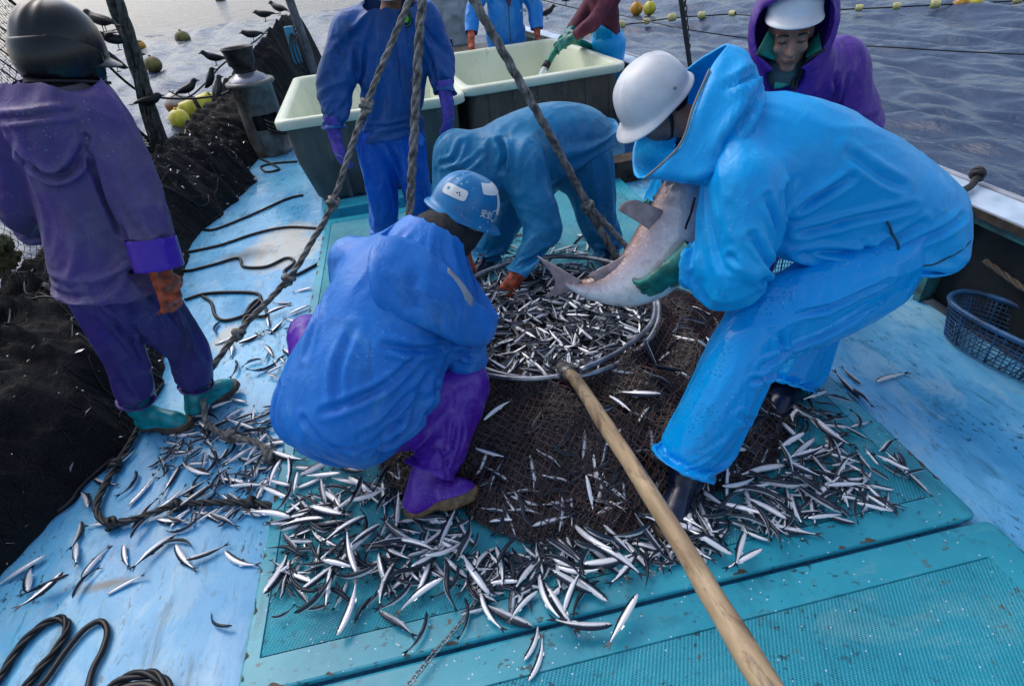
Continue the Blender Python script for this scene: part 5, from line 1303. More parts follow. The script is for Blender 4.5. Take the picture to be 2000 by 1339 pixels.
c = mix(t, math_(t, 'MULTIPLY', math_(t, 'LESS_THAN', math_(t, 'ADD', v.outputs['Distance'], math_(t, 'MULTIPLY', nz(t, co, 60., 3), .2)), .26), math_(t, 'GREATER_THAN', nz(t, co, 9., 3), .56)), c, (.55, .65, .75), .8)
c = mix(t, ramp(t, nz(t, co, 38., 5, .7), .63, .68), c, (.25, .42, .55), .6)
lk(t, c, b.inputs['Base Color']); b.inputs['Roughness'].default_value = .3; helm_blue = m
fleece = plain('black_fleece', (.018, .017, .022), .85, var=.4, sc=30, bs=.4, bsc=90)
white_st = plain('white_sticker', (.75, .78, .80), .35, var=.08, bs=0)
teal_in = plain('green_lining', (.010, .27, .19), .5, var=.35, sc=12)
webbing = plain('grey_webbing', (.22, .24, .24), .6)
stitch_m = plain('dark_stitch', (.02, .07, .11), .7, bs=0)

def seam(T, mesh, pts, mat, r=.003, name='seam', off=.001, sub=8):
    V = np.asarray(mesh[0]); N = normals(V, np.asarray(mesh[1])); C = spline(np.array(pts, float), sub)
    k = [np.argmin(((V - q) ** 2).sum(1)) for q in C]; P = V[k] + N[k] * off
    for _ in range(3): P[1:-1] = (P[:-2] + P[1:-1] + P[2:]) / 3
    return T.part(name, tube(P, r, 6, 2), mat)
def add_trousers(T, J, mat, res, wid, rad, hemL, hemR, specs=(), cr=(), gen=.005, seed=0, front=None, k=.05, name='trousers', ax=(0, 0, 1), sim=None):
    pts = np.array([J[q] for q in ('pel', 'hipL', 'hipR', 'knL', 'knR', 'anL', 'anR')], float)
    s = SDF(pts.min(0) - .26, pts.max(0) + .28, res)
    hp = unit(A(J['hipL']) - A(J['hipR'])); pel = A(J['pel'])
    s.chain([A(J['hipL']) * .75 + A(J['hipR']) * .25 , A(J['hipR']) * .75 + A(J['hipL']) * .25], [wid, wid], .05)
    s.chain([pel, (A(J['hipL']) + A(J['hipR'])) / 2], [wid * 1.15, wid * 1.1], .05)
    for q in 'LR':
        h, kn, an = A(J['hip' + q]), A(J['kn' + q]), A(J['an' + q])
        s.chain([h, h * .5 + kn * .5, kn, kn * .5 + an * .5, an], rad, .02 if q == 'R' else k, sub=3)
        d = unit(an - kn); s.cut(an - d * (hemL if q == 'L' else hemR), d, .17)
    return T.part(name, finish(s, specs, cr, gen, ax, seed, sim=sim), mat)
# ------------------------------------------------------------------ 1: man in white helmet lifting the big fish (azure oilskins)
J = dict(pel=(1.68, 1.62, .90), mid=(1.42, 1.65, 1.05), chest=(1.15, 1.68, 1.17), neck=(.98, 1.71, 1.28), head=(.815, 1.83, 1.355),
         shL=(.955, 1.49, 1.19), elL=(.945, 1.39, .94), wrL=(.825, 1.535, .895), haL=(.78, 1.56, .885),
         shR=(1.08, 1.90, 1.18), elR=(.98, 2.02, .95), wrR=(.97, 1.90, .98), haR=(.92, 1.84, .99),
         hipL=(1.58, 1.52, .80), knL=(1.07, 1.43, .69), anL=(.755, 1.27, .20), hipR=(1.70, 1.74, .78), knR=(1.60, 1.80, .43), anR=(1.43, 1.64, .14))
T, f, r, u, h = make_body('person', 'man in bright azure oilskins and white helmet hauling up the large fish', J, (-.80, -.06, -.58), (-.58, 0, .8))
s = SDF((.62, 1.15, .55), (2.15, 2.2, 1.62), .0145)
fr = (.35, 0, -.93)
s.chain([(1.715, 1.63, .87), (1.57, 1.64, .985), (1.40, 1.65, 1.085), (1.20, 1.68, 1.185), (1.06, 1.70, 1.245)], [.25, .245, .245, .245, .19], .05, (fr, .80))
s.chain([(1.06, 1.70, 1.22), (.95, 1.71, 1.27)], [.15, .115], .05)
s.chain([(1.03, 1.50, 1.17), (1.08, 1.88, 1.17)], [.125, .12], .06)
for q in 'LR': limb_sleeve(s, J, q, [.130, .124, .112, .094, .074], .05)
s.ell((1.75, 1.63, .83), (.17, .25, .16), k=.08)
s.ell((1.30, 1.55, .98), (.20, .12, .09), k=.08)
sleeve_cut(s, J, 'L'); sleeve_cut(s, J, 'R')
s.cut((1.62, 1.6, .735), (.10, 0, -1)); s.cut((.90, 1.72, 1.29), (-.75, .05, .55), .16)
CR5 = [([(1.075, 1.40, 1.17), (1.09, 1.40, 1.07), (1.10, 1.40, .99), (1.085, 1.40, .92)], .020, .013),
       ([(1.11, 1.40, 1.02), (1.20, 1.40, 1.10), (1.30, 1.42, 1.16)], .017, .014),
       ([(1.11, 1.40, .98), (1.22, 1.38, .99), (1.36, 1.38, 1.01), (1.55, 1.40, 1.02)], .014, .014),
       ([(1.12, 1.41, .93), (1.24, 1.41, .90), (1.38, 1.40, .88), (1.47, 1.40, .90), (1.60, 1.40, .96)], .018, .015),
       ([(.93, 1.36, 1.07), (.98, 1.33, .99), (1.05, 1.34, .94)], .014, .012), ([(.90, 1.38, 1.00), (.97, 1.34, .93), (1.03, 1.35, .88)], .013, .011),
       ([(.98, 1.36, 1.18), (1.02, 1.34, 1.10), (1.06, 1.36, 1.03)], .012, .013),
       ([(1.30, 1.40, 1.25), (1.42, 1.40, 1.16), (1.52, 1.39, 1.12)], .009, .016), ([(1.55, 1.40, .88), (1.66, 1.39, .92), (1.78, 1.40, .98)], .010, .014),
       ([(1.44, 1.41, .80), (1.46, 1.40, .86), (1.40, 1.40, .92)], .014, .012), ([(1.16, 1.41, .86), (1.28, 1.41, .84), (1.40, 1.41, .82)], .012, .011)]
jm = (finish(s, [((.97, 1.38, .93), .13, (.6, .2, .5), .075, .013), ((1.1, 1.42, 1.0), .16, (.3, 0, 1), .09, .008), ((1.5, 1.42, .9), .22, (.9, 0, .25), .10, .006), ((.86, 1.5, .9), .10, (.1, .3, 1), .045, .006)], CR5, .006, (.9, 0, -.4), 1, sim=dict(grow=.12, inset=.045, bend=5., frames=25, tens=20.)))
T.part('jacket', jm, os_azure)
# stitched hem seam
C = [(1.36, 1.385, .80), (1.45, 1.375, .785), (1.55, 1.375, .79), (1.66, 1.38, .81), (1.76, 1.40, .84), (1.86, 1.46, .88)]
seam(T, jm, C, stitch_m, .0030, 'hem_stitching')
seam(T, jm, [(1.46, 1.40, .98), (1.52, 1.39, .90), (1.55, 1.38, .81)], stitch_m, .004, 'pocket_seam')
# hood pushed off the helmet
rim = [(1.01, 1.78, 1.515), (.915, 1.69, 1.47), (.845, 1.63, 1.39), (.79, 1.59, 1.29), (.69, 1.61, 1.195), (.72, 1.78, 1.165), (.80, 1.95, 1.22), (.92, 1.93, 1.40)]
mid = [(1.055, 1.76, 1.495), (.985, 1.63, 1.45), (.92, 1.555, 1.36), (.865, 1.53, 1.27), (.80, 1.55, 1.185), (.84, 1.77, 1.15), (.92, 1.94, 1.20), (1.0, 1.92, 1.37)]
bas = [(1.11, 1.74, 1.41), (1.06, 1.61, 1.385), (.995, 1.535, 1.30), (.94, 1.51, 1.22), (.90, 1.54, 1.16), (.96, 1.76, 1.14), (1.04, 1.90, 1.18), (1.12, 1.88, 1.32)]
V, F = loft([rim, mid, bas], True, 8, 8); V = folds(V, F, [((.97, 1.6, 1.4), .2, (.5, 0, 1), .06, .008)], .006, (0, 0, 1), 3., 9., 4)
V = creases(V, F, [([(1.07, 1.62, 1.42), (.99, 1.55, 1.37), (.91, 1.53, 1.29)], .018, .014), ([(1.09, 1.68, 1.45), (1.0, 1.62, 1.45), (.93, 1.62, 1.43)], .014, .013), ([(1.0, 1.5, 1.25), (.92, 1.52, 1.22), (.82, 1.56, 1.20)], .014, .013)]); V, F = thicken(V, F, .006)
T.part('hood', (V, F), os_azure)
Ct = spline(np.array(rim + rim[:1]), 8); T.part('hood_cord', tube(spline(np.array(rim[1:5]), 6) + A(-.004, -.006, 0), .004, 6), webbing)
add_trousers(T, J, os_azure_wet, .0135, .165, [.165, .150, .138, .138, .132], .005, -.02,
    [((1.07, 1.36, .70), .17, (.85, .1, .3), .085, .010), ((.92, 1.28, .45), .20, (.5, 0, 1), .11, .006), ((1.4, 1.42, .75), .25, (1, 0, .2), .10, .008), ((1.55, 1.7, .35), .2, (.4, 0, 1), .08, .008)],
    [([(1.02, 1.28, .60), (1.14, 1.27, .60), (1.30, 1.29, .62), (1.48, 1.32, .68)], .013, .014), ([(.98, 1.26, .56), (1.10, 1.27, .53), (1.24, 1.31, .53)], .012, .012), ([(1.10, 1.27, .70), (1.12, 1.26, .62)], .012, .012), ([(1.15, 1.28, .78), (1.30, 1.28, .76), (1.5, 1.33, .78)], .012, .012),
     ([(.93, 1.24, .44), (.99, 1.22, .40), (1.02, 1.26, .36)], .010, .012)], .005, 2, sim=dict(grow=.10, inset=.04, bend=4., frames=22, tens=20.))
for q, hl, tl in (('L', (.81, 1.30, .075), (.66, 1.13, .075)), ('R', (1.50, 1.68, .066), (1.33, 1.54, .066))):
    up_m, so = boot(hl, tl, J['an' + q], J['kn' + q], .30, fat=1.22); bo = T.part('boot', up_m, boot_navy); T.part('sole', so, sole_brown, bo)
T.part('glove', hand((.795, 1.555, .89), (-.62, .10, -.62), (.15, .9, .2), 1, .62, 1.02, spread=.04), glove_green)
d = unit(A(J['haR']) - A(J['wrR'])); T.part('glove', hand(A(J['wrR']) + d * .03, d, (-.5, -.5, .2), 1, .45, 1.1), glove_green)
hm, S = make_helmet(h + u * .035, f, u, brim=.036, back=.010, a=.126, b=.112, h=.120); ho = T.part('helmet', hm, helm_white)
for sg in (1, -1): T.part('rivet', ball(S(np.array(sg * 1.9), np.array(.88), .001), .006, n=10, m=6), webbing, ho)
T.part('chin_strap', tube([S(np.array(-1.5), np.array(1.0), -.008), h - u * .03 - r * .085 + f * .01, h - u * .10 - r * .05 + f * .03, h - u * .115 + f * .045], .006, 6, 4), hair_m, ho)
V, F = boxm((0, 0, 0), (.001, .001, .001))
s = SDF(h - .16, h + .16, .006); s.ell(h - f * .035 - u * .0, (.070, .081, .075), (f, r, u)); s.ell(h + f * .06 - u * .02, (.075, .09, .09), (f, r, u), .01, 's'); T.part('hair', s.mesh(1), hair_m)
# stitched seams of the jacket skirt
P5 = T

# ------------------------------------------------------------------ 2: crouching man, royal blue jacket, blue safety helmet
J = dict(pel=(-.36, 1.56, .56), mid=(-.27, 1.60, .74), chest=(-.14, 1.75, .88), neck=(.02, 1.87, .99), head=(.125, 1.97, 1.02),
         shL=(-.30, 1.93, .93), elL=(-.14, 2.22, .66), wrL=(.0, 2.27, .44), haL=(.04, 2.30, .38),
         shR=(-.01, 1.69, .80), elR=(.04, 1.74, .565), wrR=(.075, 1.95, .455), haR=(.07, 2.05, .41),
         hipL=(-.50, 1.66, .50), knL=(-.575, 2.03, .60), anL=(-.50, 1.90, .22), hipR=(-.22, 1.62, .45), knR=(.04, 1.72, .445), anR=(-.180, 1.472, .225))
T, f, r, u, h = make_body('person', 'crouching man seen from behind in a royal blue jacket and blue safety helmet', J, (.75, .38, -.52), (.55, .10, .82))
s = SDF((-.85, 1.05, .24), (.45, 2.5, 1.28), .0145)
lat = unit(A(.32, -.24, -.13)); sp = unit(A(.22, .25, .36)); fr = np.cross(lat, sp)
s.chain([(-.43, 1.56, .605), (-.38, 1.57, .665), (-.28, 1.62, .76), (-.17, 1.72, .87), (-.06, 1.80, .94)], [.245, .255, .255, .245, .17], .05, (fr, .80))
s.ell((-.435, 1.555, .585), (.25, .20, .135), (lat, np.cross((0, 0, 1), lat), (0, 0, 1)), .08)
s.chain([J['shL'], (-.16, 1.80, .89), J['shR']], [.115, .14, .12], .06)
s.chain([(-.08, 1.80, .93), (.0, 1.86, .985)], [.14, .105], .05)
for q in 'LR': limb_sleeve(s, J, q, [.12, .112, .105, .090, .075], .05)
sleeve_cut(s, J, 'L'); sleeve_cut(s, J, 'R'); s.cut((.03, 1.885, 1.0), (.5, .45, .5), .14)
s.cut((-.36, 1.55, .33), (-.12, -.20, -.95))
CR3 = [([(-.10, 1.42, .60), (-.20, 1.36, .52), (-.34, 1.31, .47)], .016, .016), ([(-.06, 1.46, .66), (-.15, 1.38, .60), (-.26, 1.33, .57)], .013, .016), ([(-.03, 1.50, .56), (-.12, 1.42, .50), (-.2, 1.37, .46)], .014, .014),
       ([(-.20, 1.45, .86), (-.10, 1.46, .80), (.0, 1.55, .72)], .012, .014), ([(.02, 1.60, .66), (.05, 1.63, .62), (.10, 1.68, .58)], .015, .012), ([(.0, 1.57, .72), (.06, 1.61, .70), (.12, 1.68, .68)], .013, .012),
       ([(-.58, 1.55, .70), (-.60, 1.50, .60), (-.58, 1.45, .50)], .013, .015), ([(-.10, 1.5, .78), (-.2, 1.42, .74), (-.32, 1.38, .72), (-.44, 1.38, .70)], .010, .014), ([(-.08, 1.48, .68), (-.2, 1.38, .63), (-.34, 1.32, .60)], .010, .013), ([(-.30, 1.5, .92), (-.36, 1.46, .80), (-.38, 1.42, .68)], .008, .015), ([(-.50, 1.42, .66), (-.42, 1.34, .56), (-.32, 1.30, .50)], .010, .013), ([(-.45, 1.72, .95), (-.42, 1.62, .88), (-.45, 1.55, .80)], .009, .014), ([(-.05, 1.50, .62), (-.06, 1.48, .52), (-.08, 1.46, .46)], .015, .013)]
T.part('jacket', finish(s, [((.05, 1.66, .60), .12, (.8, .3, -.3), .06, .011), ((-.1, 1.45, .55), .20, (.6, .3, .6), .085, .008), ((-.3, 1.4, .5), .25, (.7, .1, .4), .11, .006), ((-.30, 1.6, .85), .2, (.6, .5, .3), .12, .005)], CR3, .006, (.4, .4, .7), 3, sim=dict(grow=.12, inset=.045, bend=5., frames=25, tens=20.)), os_royal)
# hood hanging down the back, its bill pointing to the catch
rim = [(-.16, 1.76, 1.085), (-.06, 1.73, 1.06), (.03, 1.70, .97), (.10, 1.70, .82), (.195, 1.78, .675), (.14, 1.90, .78), (.10, 2.0, .92), (-.04, 1.95, 1.05)]
mid = [(-.205, 1.65, 1.055), (-.135, 1.565, .995), (-.03, 1.545, .905), (.055, 1.57, .775), (.15, 1.68, .655), (.13, 1.86, .75), (.08, 1.95, .86), (-.06, 1.9, .98)]
low = [(-.215, 1.60, .955), (-.145, 1.535, .895), (-.05, 1.525, .835), (.035, 1.555, .74), (.11, 1.665, .655), (.09, 1.84, .74), (.03, 1.92, .84), (-.10, 1.87, .94)]
bas = [(-.18, 1.66, .985), (-.12, 1.61, .945), (-.05, 1.60, .885), (.02, 1.62, .80), (.07, 1.69, .72), (.06, 1.82, .76), (.0, 1.9, .84), (-.12, 1.85, .92)]
V, F = loft([rim, mid, low, bas], True, 8, 7); V = creases(folds(V, F, [((-.08, 1.6, .98), .14, (.3, .3, -1), .07, .010)], .005, (0, 0, 1), 3., 9., 5), F, [([(-.18, 1.64, 1.05), (-.12, 1.56, .97), (-.08, 1.55, .90)], .014, .012), ([(-.1, 1.6, 1.03), (-.05, 1.55, .93), (-.0, 1.56, .86)], .012, .012)])
V, F = thicken(V, F, .006); T.part('hood', (V, F), os_royal)
w = np.array([(.035, 1.69, .965), (.075, 1.685, .90), (.105, 1.69, .825), (.09, 1.665, .80), (.055, 1.655, .86), (.02, 1.66, .93)])
V, F = loft([w[:3] + A(.0, -.008, .004), w[5:2:-1] + A(.0, -.008, .0)], False, 4, 3); T.part('reflective_tape', thicken(V, F, .002), plain('grey_tape', (.42, .45, .52), .5))
add_trousers(T, J, os_violet, .0125, .125, [.13, .118, .105, .098, .105], .015, .0,
    [((-.06, 1.55, .36), .14, (.5, .4, 1), .055, .009), ((0, 1.7, .46), .1, (.7, .4, 0), .05, .008), ((-.57, 2., .6), .15, (.5, .6, .3), .07, .006)],
    [([(-.10, 1.44, .42), (-.07, 1.42, .34), (-.10, 1.40, .26)], .012, .012), ([(-.02, 1.50, .42), (-.04, 1.46, .34), (-.10, 1.42, .30)], .012, .011)], .004, 5, sim=dict(grow=.11, inset=.035, bend=3., frames=22, tens=20.))
he, to = A(-.29, 1.41, .085), A(-.04, 1.435, .085)
up_m, so = boot(he, to, (-.20, 1.47, .21), J['knR'], .285, shaft=.12, fat=1.12, lean=(0, .42, 1), thick=1.25); bo = T.part('boot', up_m, os_violet); T.part('sole', so, sole_tan, bo)
up_m, so = boot((-.54, 1.86, .066), (-.42, 2.1, .066), J['anL'], J['knL'], .28, shaft=.16); bo = T.part('boot', up_m, os_violet); T.part('sole', so, sole_tan, bo)
d = unit(A(J['haR']) - A(J['wrR'])); T.part('glove', hand(A(J['wrR']) + d * .03, d, (0, .1, -1), -1, .5, 1.05), glove_orange)
d = unit(A(J['haL']) - A(J['wrL'])); T.part('glove', hand(A(J['wrL']) + d * .03, d, (0, .1, -1), 1, .5, 1.05), glove_orange)
hc = h + u * .035
hm, S = make_helmet(hc, f, u, brim=.032, a=.134, b=.118, h=.128); ho = T.part('helmet', hm, helm_blue)
T.part('sticker', patch(S, math.radians(152), .70, .048, .019, math.radians(4), .012), white_st, ho)
st = T.part('emblem', patch(S, math.radians(152) + .24, .70, .006, .006, .5, .005, .0022), plain('teal_emblem', (.0, .42, .50), .4, bs=0), ho)
ms = [patch(S, math.radians(152) + q, t_, .003, .003, 0, .0028, .0022) for q, t_ in ((-.10, .70), (-.20, .715), (-.16, .68))]
T.part('printed_dots', join(*ms), plain('navy_ink', (.02, .02, .06), .5, bs=0), ho)
T.part('white_tape', patch(S, math.radians(66), .36, .050, .024, math.radians(14), .003), white_st, ho)
T.part('white_tape', patch(S, math.radians(52), .62, .014, .040, math.radians(-6), .003, .0016), white_st, ho)
tv, tf = text_mesh('\u5b89\u5168\u25ef', .026)
phi0, t0 = math.radians(78), .84
V = S(phi0 - tv[:, 0] / .13, t0 - tv[:, 1] / .20, .0030); T.part('lettering', (V, tf), white_st, ho, smooth=False)
# fleece hood and headband under the helmet
s = SDF(h - .24, h + .2, .007); s.ell(h - u * .02, (.105, .092, .115), (f, r, u)); s.chain([h - u * .07, A(.03, 1.88, .985), A(-.02, 1.84, .95)], [.095, .105, .12], .04); s.ell(h + f * .105 - u * .02, (.055, .06, .08), (f, r, u), .01, 's')
V, F = s.mesh(1); T.part('fleece_hood', (folds(V, F, [], .007, unit(u), 1., 14., 3), F), fleece)
a_ = np.linspace(math.radians(70), math.radians(290), 40); C = hc + .107 * np.cos(a_)[:, None] * f * 1.15 + .107 * np.sin(a_)[:, None] * r * 1.05
V, F = loft([C - u * .018, C - u * .045], False, 1, 1); T.part('headband', thicken(V, F, .004), webbing, ho)

# ------------------------------------------------------------------ 3: man stooping behind the hoop, teal blue oilskins
J = dict(pel=(.95, 3.32, .84), mid=(.74, 3.22, .95), chest=(.50, 3.08, .95), neck=(.36, 2.98, .88), head=(.25, 2.89, .76),
         shL=(.56, 2.90, .90), elL=(.62, 2.76, .60), wrL=(.425, 2.66, .335), haL=(.335, 2.61, .26),
         shR=(.22, 3.07, .92), elR=(.12, 3.0, .66), wrR=(.16, 2.88, .40), haR=(.17, 2.82, .32),
         hipL=(1.04, 3.22, .74), knL=(1.05, 3.18, .42), anL=(1.12, 3.12, .13), hipR=(.84, 3.42, .74), knR=(.47, 3.36, .45), anR=(.33, 3.34, .13))
T, f, r, u, h = make_body('person', 'man in teal blue oilskins stooping over the hoop behind the crouching man', J, (-.45, -.5, -.75), (-.6, -.45, .55), .011)
s = SDF((-.10, 2.48, .22), (1.35, 3.72, 1.25), .0165)
sp = unit(A(J['chest']) - A(J['pel'])); lat = unit(A(J['shL']) - A(J['shR']) ); fr = np.cross(sp, lat)
s.chain([(1.02, 3.34, .80), (.92, 3.30, .86), (.72, 3.20, .90), (.52, 3.09, .90), (.42, 3.02, .88)], [.24, .25, .245, .225, .17], .05, (fr, .82))
s.chain([J['shL'], (.42, 3.02, .91), J['shR']], [.125, .14, .15], .06)
for q in 'LR': limb_sleeve(s, J, q, [.128, .118, .105, .092, .080] if q == 'L' else [.15, .14, .115, .10, .085], .05)
s.ell(h + A(.02, .03, .03), (.13, .12, .14), k=.05)
sleeve_cut(s, J, 'L'); sleeve_cut(s, J, 'R'); s.cut((.98, 3.32, .72), (.50, .10, -.86)); 
T.part('jacket', finish(s, [((.6, 2.76, .62), .14, (.8, .2, -.3), .07, .012), ((.45, 2.67, .38), .11, (.5, .5, .5), .05, .009), ((.55, 2.9, .9), .18, (.5, -.4, .8), .09, .010), ((.85, 3.1, .85), .2, (.3, .2, 1), .11, .008), ((.2, 2.95, .85), .2, (.6, .3, .5), .10, .012), ((.4, 2.9, .95), .1, (0, .3, 1), .05, .010)],
    [([(.42, 2.86, 1.04), (.42, 2.82, .95), (.40, 2.80, .86)], .022, .016), ([(.66, 2.86, .90), (.68, 2.84, .80), (.70, 2.86, .72)], .013, .014), ([(.25, 2.92, 1.06), (.15, 2.88, .98), (.06, 2.9, .92)], .012, .014), ([(.30, 2.86, .98), (.2, 2.84, .92), (.1, 2.86, .88)], .012, .014)], .007, (.7, .4, .2), 7, sim=dict(grow=.13, inset=.045, bend=4., frames=25, tens=20.)), os_teal)
add_trousers(T, J, os_teal, .016, .155, [.155, .140, .125, .115, .115], .0, .0, [((1.08, 3.08, .4), .2, (.3, 0, 1), .08, .012), ((.45, 3.3, .45), .2, (.6, 0, .5), .09, .012), ((1.1, 3.05, .2), .15, (1, 0, .2), .06, .010)], (), .008, 8, sim=dict(grow=.12, inset=.04, bend=4., frames=22, tens=20.))
for q, hl, tl in (('L', (1.16, 3.17, .066), (1.05, 2.92, .066)), ('R', (.37, 3.40, .066), (.24, 3.15, .066))):
    up_m, so = boot(hl, tl, J['an' + q], J['kn' + q], .28, .009); bo = T.part('boot', up_m, boot_navy); T.part('sole', so, sole_brown, bo)
for q, sd in (('L', 1), ('R', -1)):
    d = unit(A(J['ha' + q]) - A(J['wr' + q])); T.part('glove', hand(A(J['wr' + q]) + d * .035, d, (-.3, .6, -.3), sd, .5, 1.15, .005), glove_orange)

# ------------------------------------------------------------------ 4: man in worn purple oilskins and black helmet, walking away at the left
J = dict(pel=(-1.35, 2.33, .92), mid=(-1.30, 2.36, 1.12), chest=(-1.25, 2.41, 1.36), neck=(-1.225, 2.45, 1.53), head=(-1.18, 2.51, 1.625),
         shR=(-1.10, 2.40, 1.465), elR=(-1.06, 2.27, 1.15), wrR=(-1.075, 2.20, .905), haR=(-1.08, 2.18, .82),
         shL=(-1.44, 2.42, 1.49), elL=(-1.60, 2.44, 1.20), wrL=(-1.66, 2.60, 1.00), haL=(-1.67, 2.68, .98),
         hipR=(-1.27, 2.36, .84), knR=(-1.235, 2.45, .45), anR=(-1.32, 2.44, .10), hipL=(-1.42, 2.33, .84), knL=(-1.465, 2.34, .46), anL=(-1.555, 2.33, .13))
T, f, r, u, h = make_body('person', 'man in worn purple oilskins and black helmet stepping along the net heap', J, (.35, .93, -.12), (.05, .1, 1.))
s = SDF((-1.95, 1.9, .60), (-.84, 2.85, 1.74), .0145)
fr = (.2, .96, -.1)
s.chain([(-1.36, 2.33, .74), (-1.35, 2.34, .92), (-1.31, 2.37, 1.12), (-1.27, 2.41, 1.33), (-1.245, 2.43, 1.44)], [.232, .222, .212, .215, .19], .05, (fr, .72))
s.chain([J['shL'], (-1.26, 2.43, 1.50), J['shR']], [.10, .125, .10], .06); s.chain([(-1.25, 2.43, 1.48), (-1.225, 2.45, 1.575)], [.12, .10], .05)
for q in 'LR': limb_sleeve(s, J, q, [.105, .098, .09, .084, .080], .04)
# hood slung on the back
s.chain([(-1.37, 2.34, 1.50), (-1.25, 2.28, 1.46), (-1.13, 2.34, 1.50)], [.085, .10, .08], .03, ((0, 1, .3), .8)); s.ell((-1.26, 2.265, 1.405), (.125, .055, .10), k=.03)
sleeve_cut(s, J, 'L'); sleeve_cut(s, J, 'R'); s.cut((-1.35, 2.33, .80), (-.12, 0, -1), 5)
s.cut((-1.222, 2.455, 1.585), (.1, .1, 1), .16)
T.part('jacket', finish(s, [((-1.05, 2.2, 1.14), .15, (.9, 0, .5), .08, .010), ((-1.08, 2.16, 1.0), .12, (.9, .2, .3), .06, .007), ((-1.25, 2.2, 1.15), .3, (.3, 0, 1), .12, .006), ((-1.15, 2.3, 1.4), .13, (.3, .2, 1), .08, .008)],
    [([(-1.39, 2.28, 1.42), (-1.34, 2.21, 1.34), (-1.26, 2.19, 1.295), (-1.18, 2.22, 1.32), (-1.13, 2.28, 1.40)], .020, .013), ([(-1.14, 2.29, 1.36), (-1.16, 2.27, 1.20), (-1.17, 2.27, 1.05)], .016, .014), ([(-1.13, 2.16, 1.03), (-1.06, 2.14, 1.02), (-1.0, 2.2, 1.03)], .010, .010), ([(-1.40, 2.26, 1.50), (-1.26, 2.23, 1.505), (-1.13, 2.27, 1.49)], .010, .012)], .005, (.1, 0, 1), 11, sim=dict(grow=.10, inset=.04, bend=5., frames=22, tens=20.)), os_purple)
# clean violet cuff
d = unit(A(J['wrR']) - A(J['elR'])); e0 = A(J['wrR']) - d * .135
s = SDF(e0 - .2, e0 + .25, .007); s.chain([e0, A(J['wrR']) + d * .01], [.0905, .0875], .01, sub=1); s.cut(e0 + d * .005, -d, .15); s.cut(A(J['wrR']), d, .15); T.part('cuff', finish(s, [(e0, .1, (1, 0, .4), .05, .004)], (), .002, d, 3), os_purple_bright)
add_trousers(T, J, os_indigo, .0135, .125, [.130, .105, .090, .086, .088], .07, .05, [((-1.25, 2.36, .45), .2, (.3, 0, 1), .08, .008), ((-1.45, 2.27, .45), .2, (.8, 0, .6), .08, .008), ((-1.5, 2.27, .25), .15, (.8, 0, .5), .07, .007)], [([(-1.36, 2.26, .80), (-1.35, 2.25, .6), (-1.36, 2.27, .4)], .014, .015), ([(-1.22, 2.32, .75), (-1.19, 2.36, .6), (-1.20, 2.36, .45)], .010, .014)], .005, 12, sim=dict(grow=.11, inset=.035, bend=4., frames=22, tens=20.))
up_m, so = boot((-1.61, 2.37, .012), (-1.36, 2.29, .02), J['anL'], J['knL'], .28); bo = T.part('boot', up_m, boot_teal); T.part('sole', so, sole_brown, bo)
up_m, so = boot((-1.37, 2.36, .004), (-1.17, 2.55, .03), J['anR'], J['knR'], .28); bo = T.part('boot', up_m, boot_teal); T.part('sole', so, sole_brown, bo)
T.part('glove', hand(A(J['wrR']) + A(-.005, -.004, -.035), (-.10, -.02, -1), (-.8, .5, 0), 1, .5, 1.08, spread=.05), glove_orange)
T.part('glove', hand(A(J['wrL']) + A(0, .03, 0), (-.1, 1, -.2), (0, 0, -1), 1, .5, 1.1), glove_orange)
hm, S = make_helmet(h + u * .03, f, u + A(.25, .15, 0), brim=.045, back=.01, a=.150, b=.136, h=.162); ho = T.part('helmet', hm, helm_black)
hc = h + u * .02; uu_ = unit(u - f * (u @ f))
s = SDF(hc - .28, hc + .28, .0065); s.ell(hc - uu_ * .005 - f * .01, (.152, .138, .160), (f, r, uu_)); s.ell(hc - uu_ * .01, (.138, .124, .155), (f, r, uu_), .005, 's'); s.ell(hc + f * .13 - uu_ * .02, (.11, .2, .13), (f, r, uu_), .01, 's'); s.cut(hc - uu_ * .105, -uu_ * 1. - f * .25 - r * .12, 5, open=False); s.cut(hc + uu_ * .06, uu_, 5, open=False)
T.part('ear_guard', s.mesh(1), helm_black, ho)
T.part('rim_trim', tube([hc - .150 * f * math.cos(a) + .136 * r * math.sin(a) - uu_ * (.100 - .022 * math.cos(a)) for a in np.linspace(-1.7, 1.7, 30)], .006, 6), fleece, ho)
s = SDF(hc - .24, hc + .2, .008); s.ell(hc, (.095, .085, .11), (f, r, uu_)); s.chain([hc - uu_ * .06, A(-1.225, 2.45, 1.54)], [.08, .095], .03); s.ell(hc + f * .1 - uu_ * .01, (.05, .055, .07), (f, r, uu_), .01, 's'); T.part('neck_warmer', s.mesh(1), fleece)
T.part('collar', (lambda q: thicken(q[0], q[1], .006))(loft([rrect(-1.225, 2.44, .128, .105, .09, 1.51, 4), rrect(-1.222, 2.45, .122, .105, .09, 1.535, 4), rrect(-1.218, 2.46, .118, .102, .09, 1.56, 4)], True, 2, 4)), plain('worn_grey_collar', (.16, .15, .19), .7, var=.3))
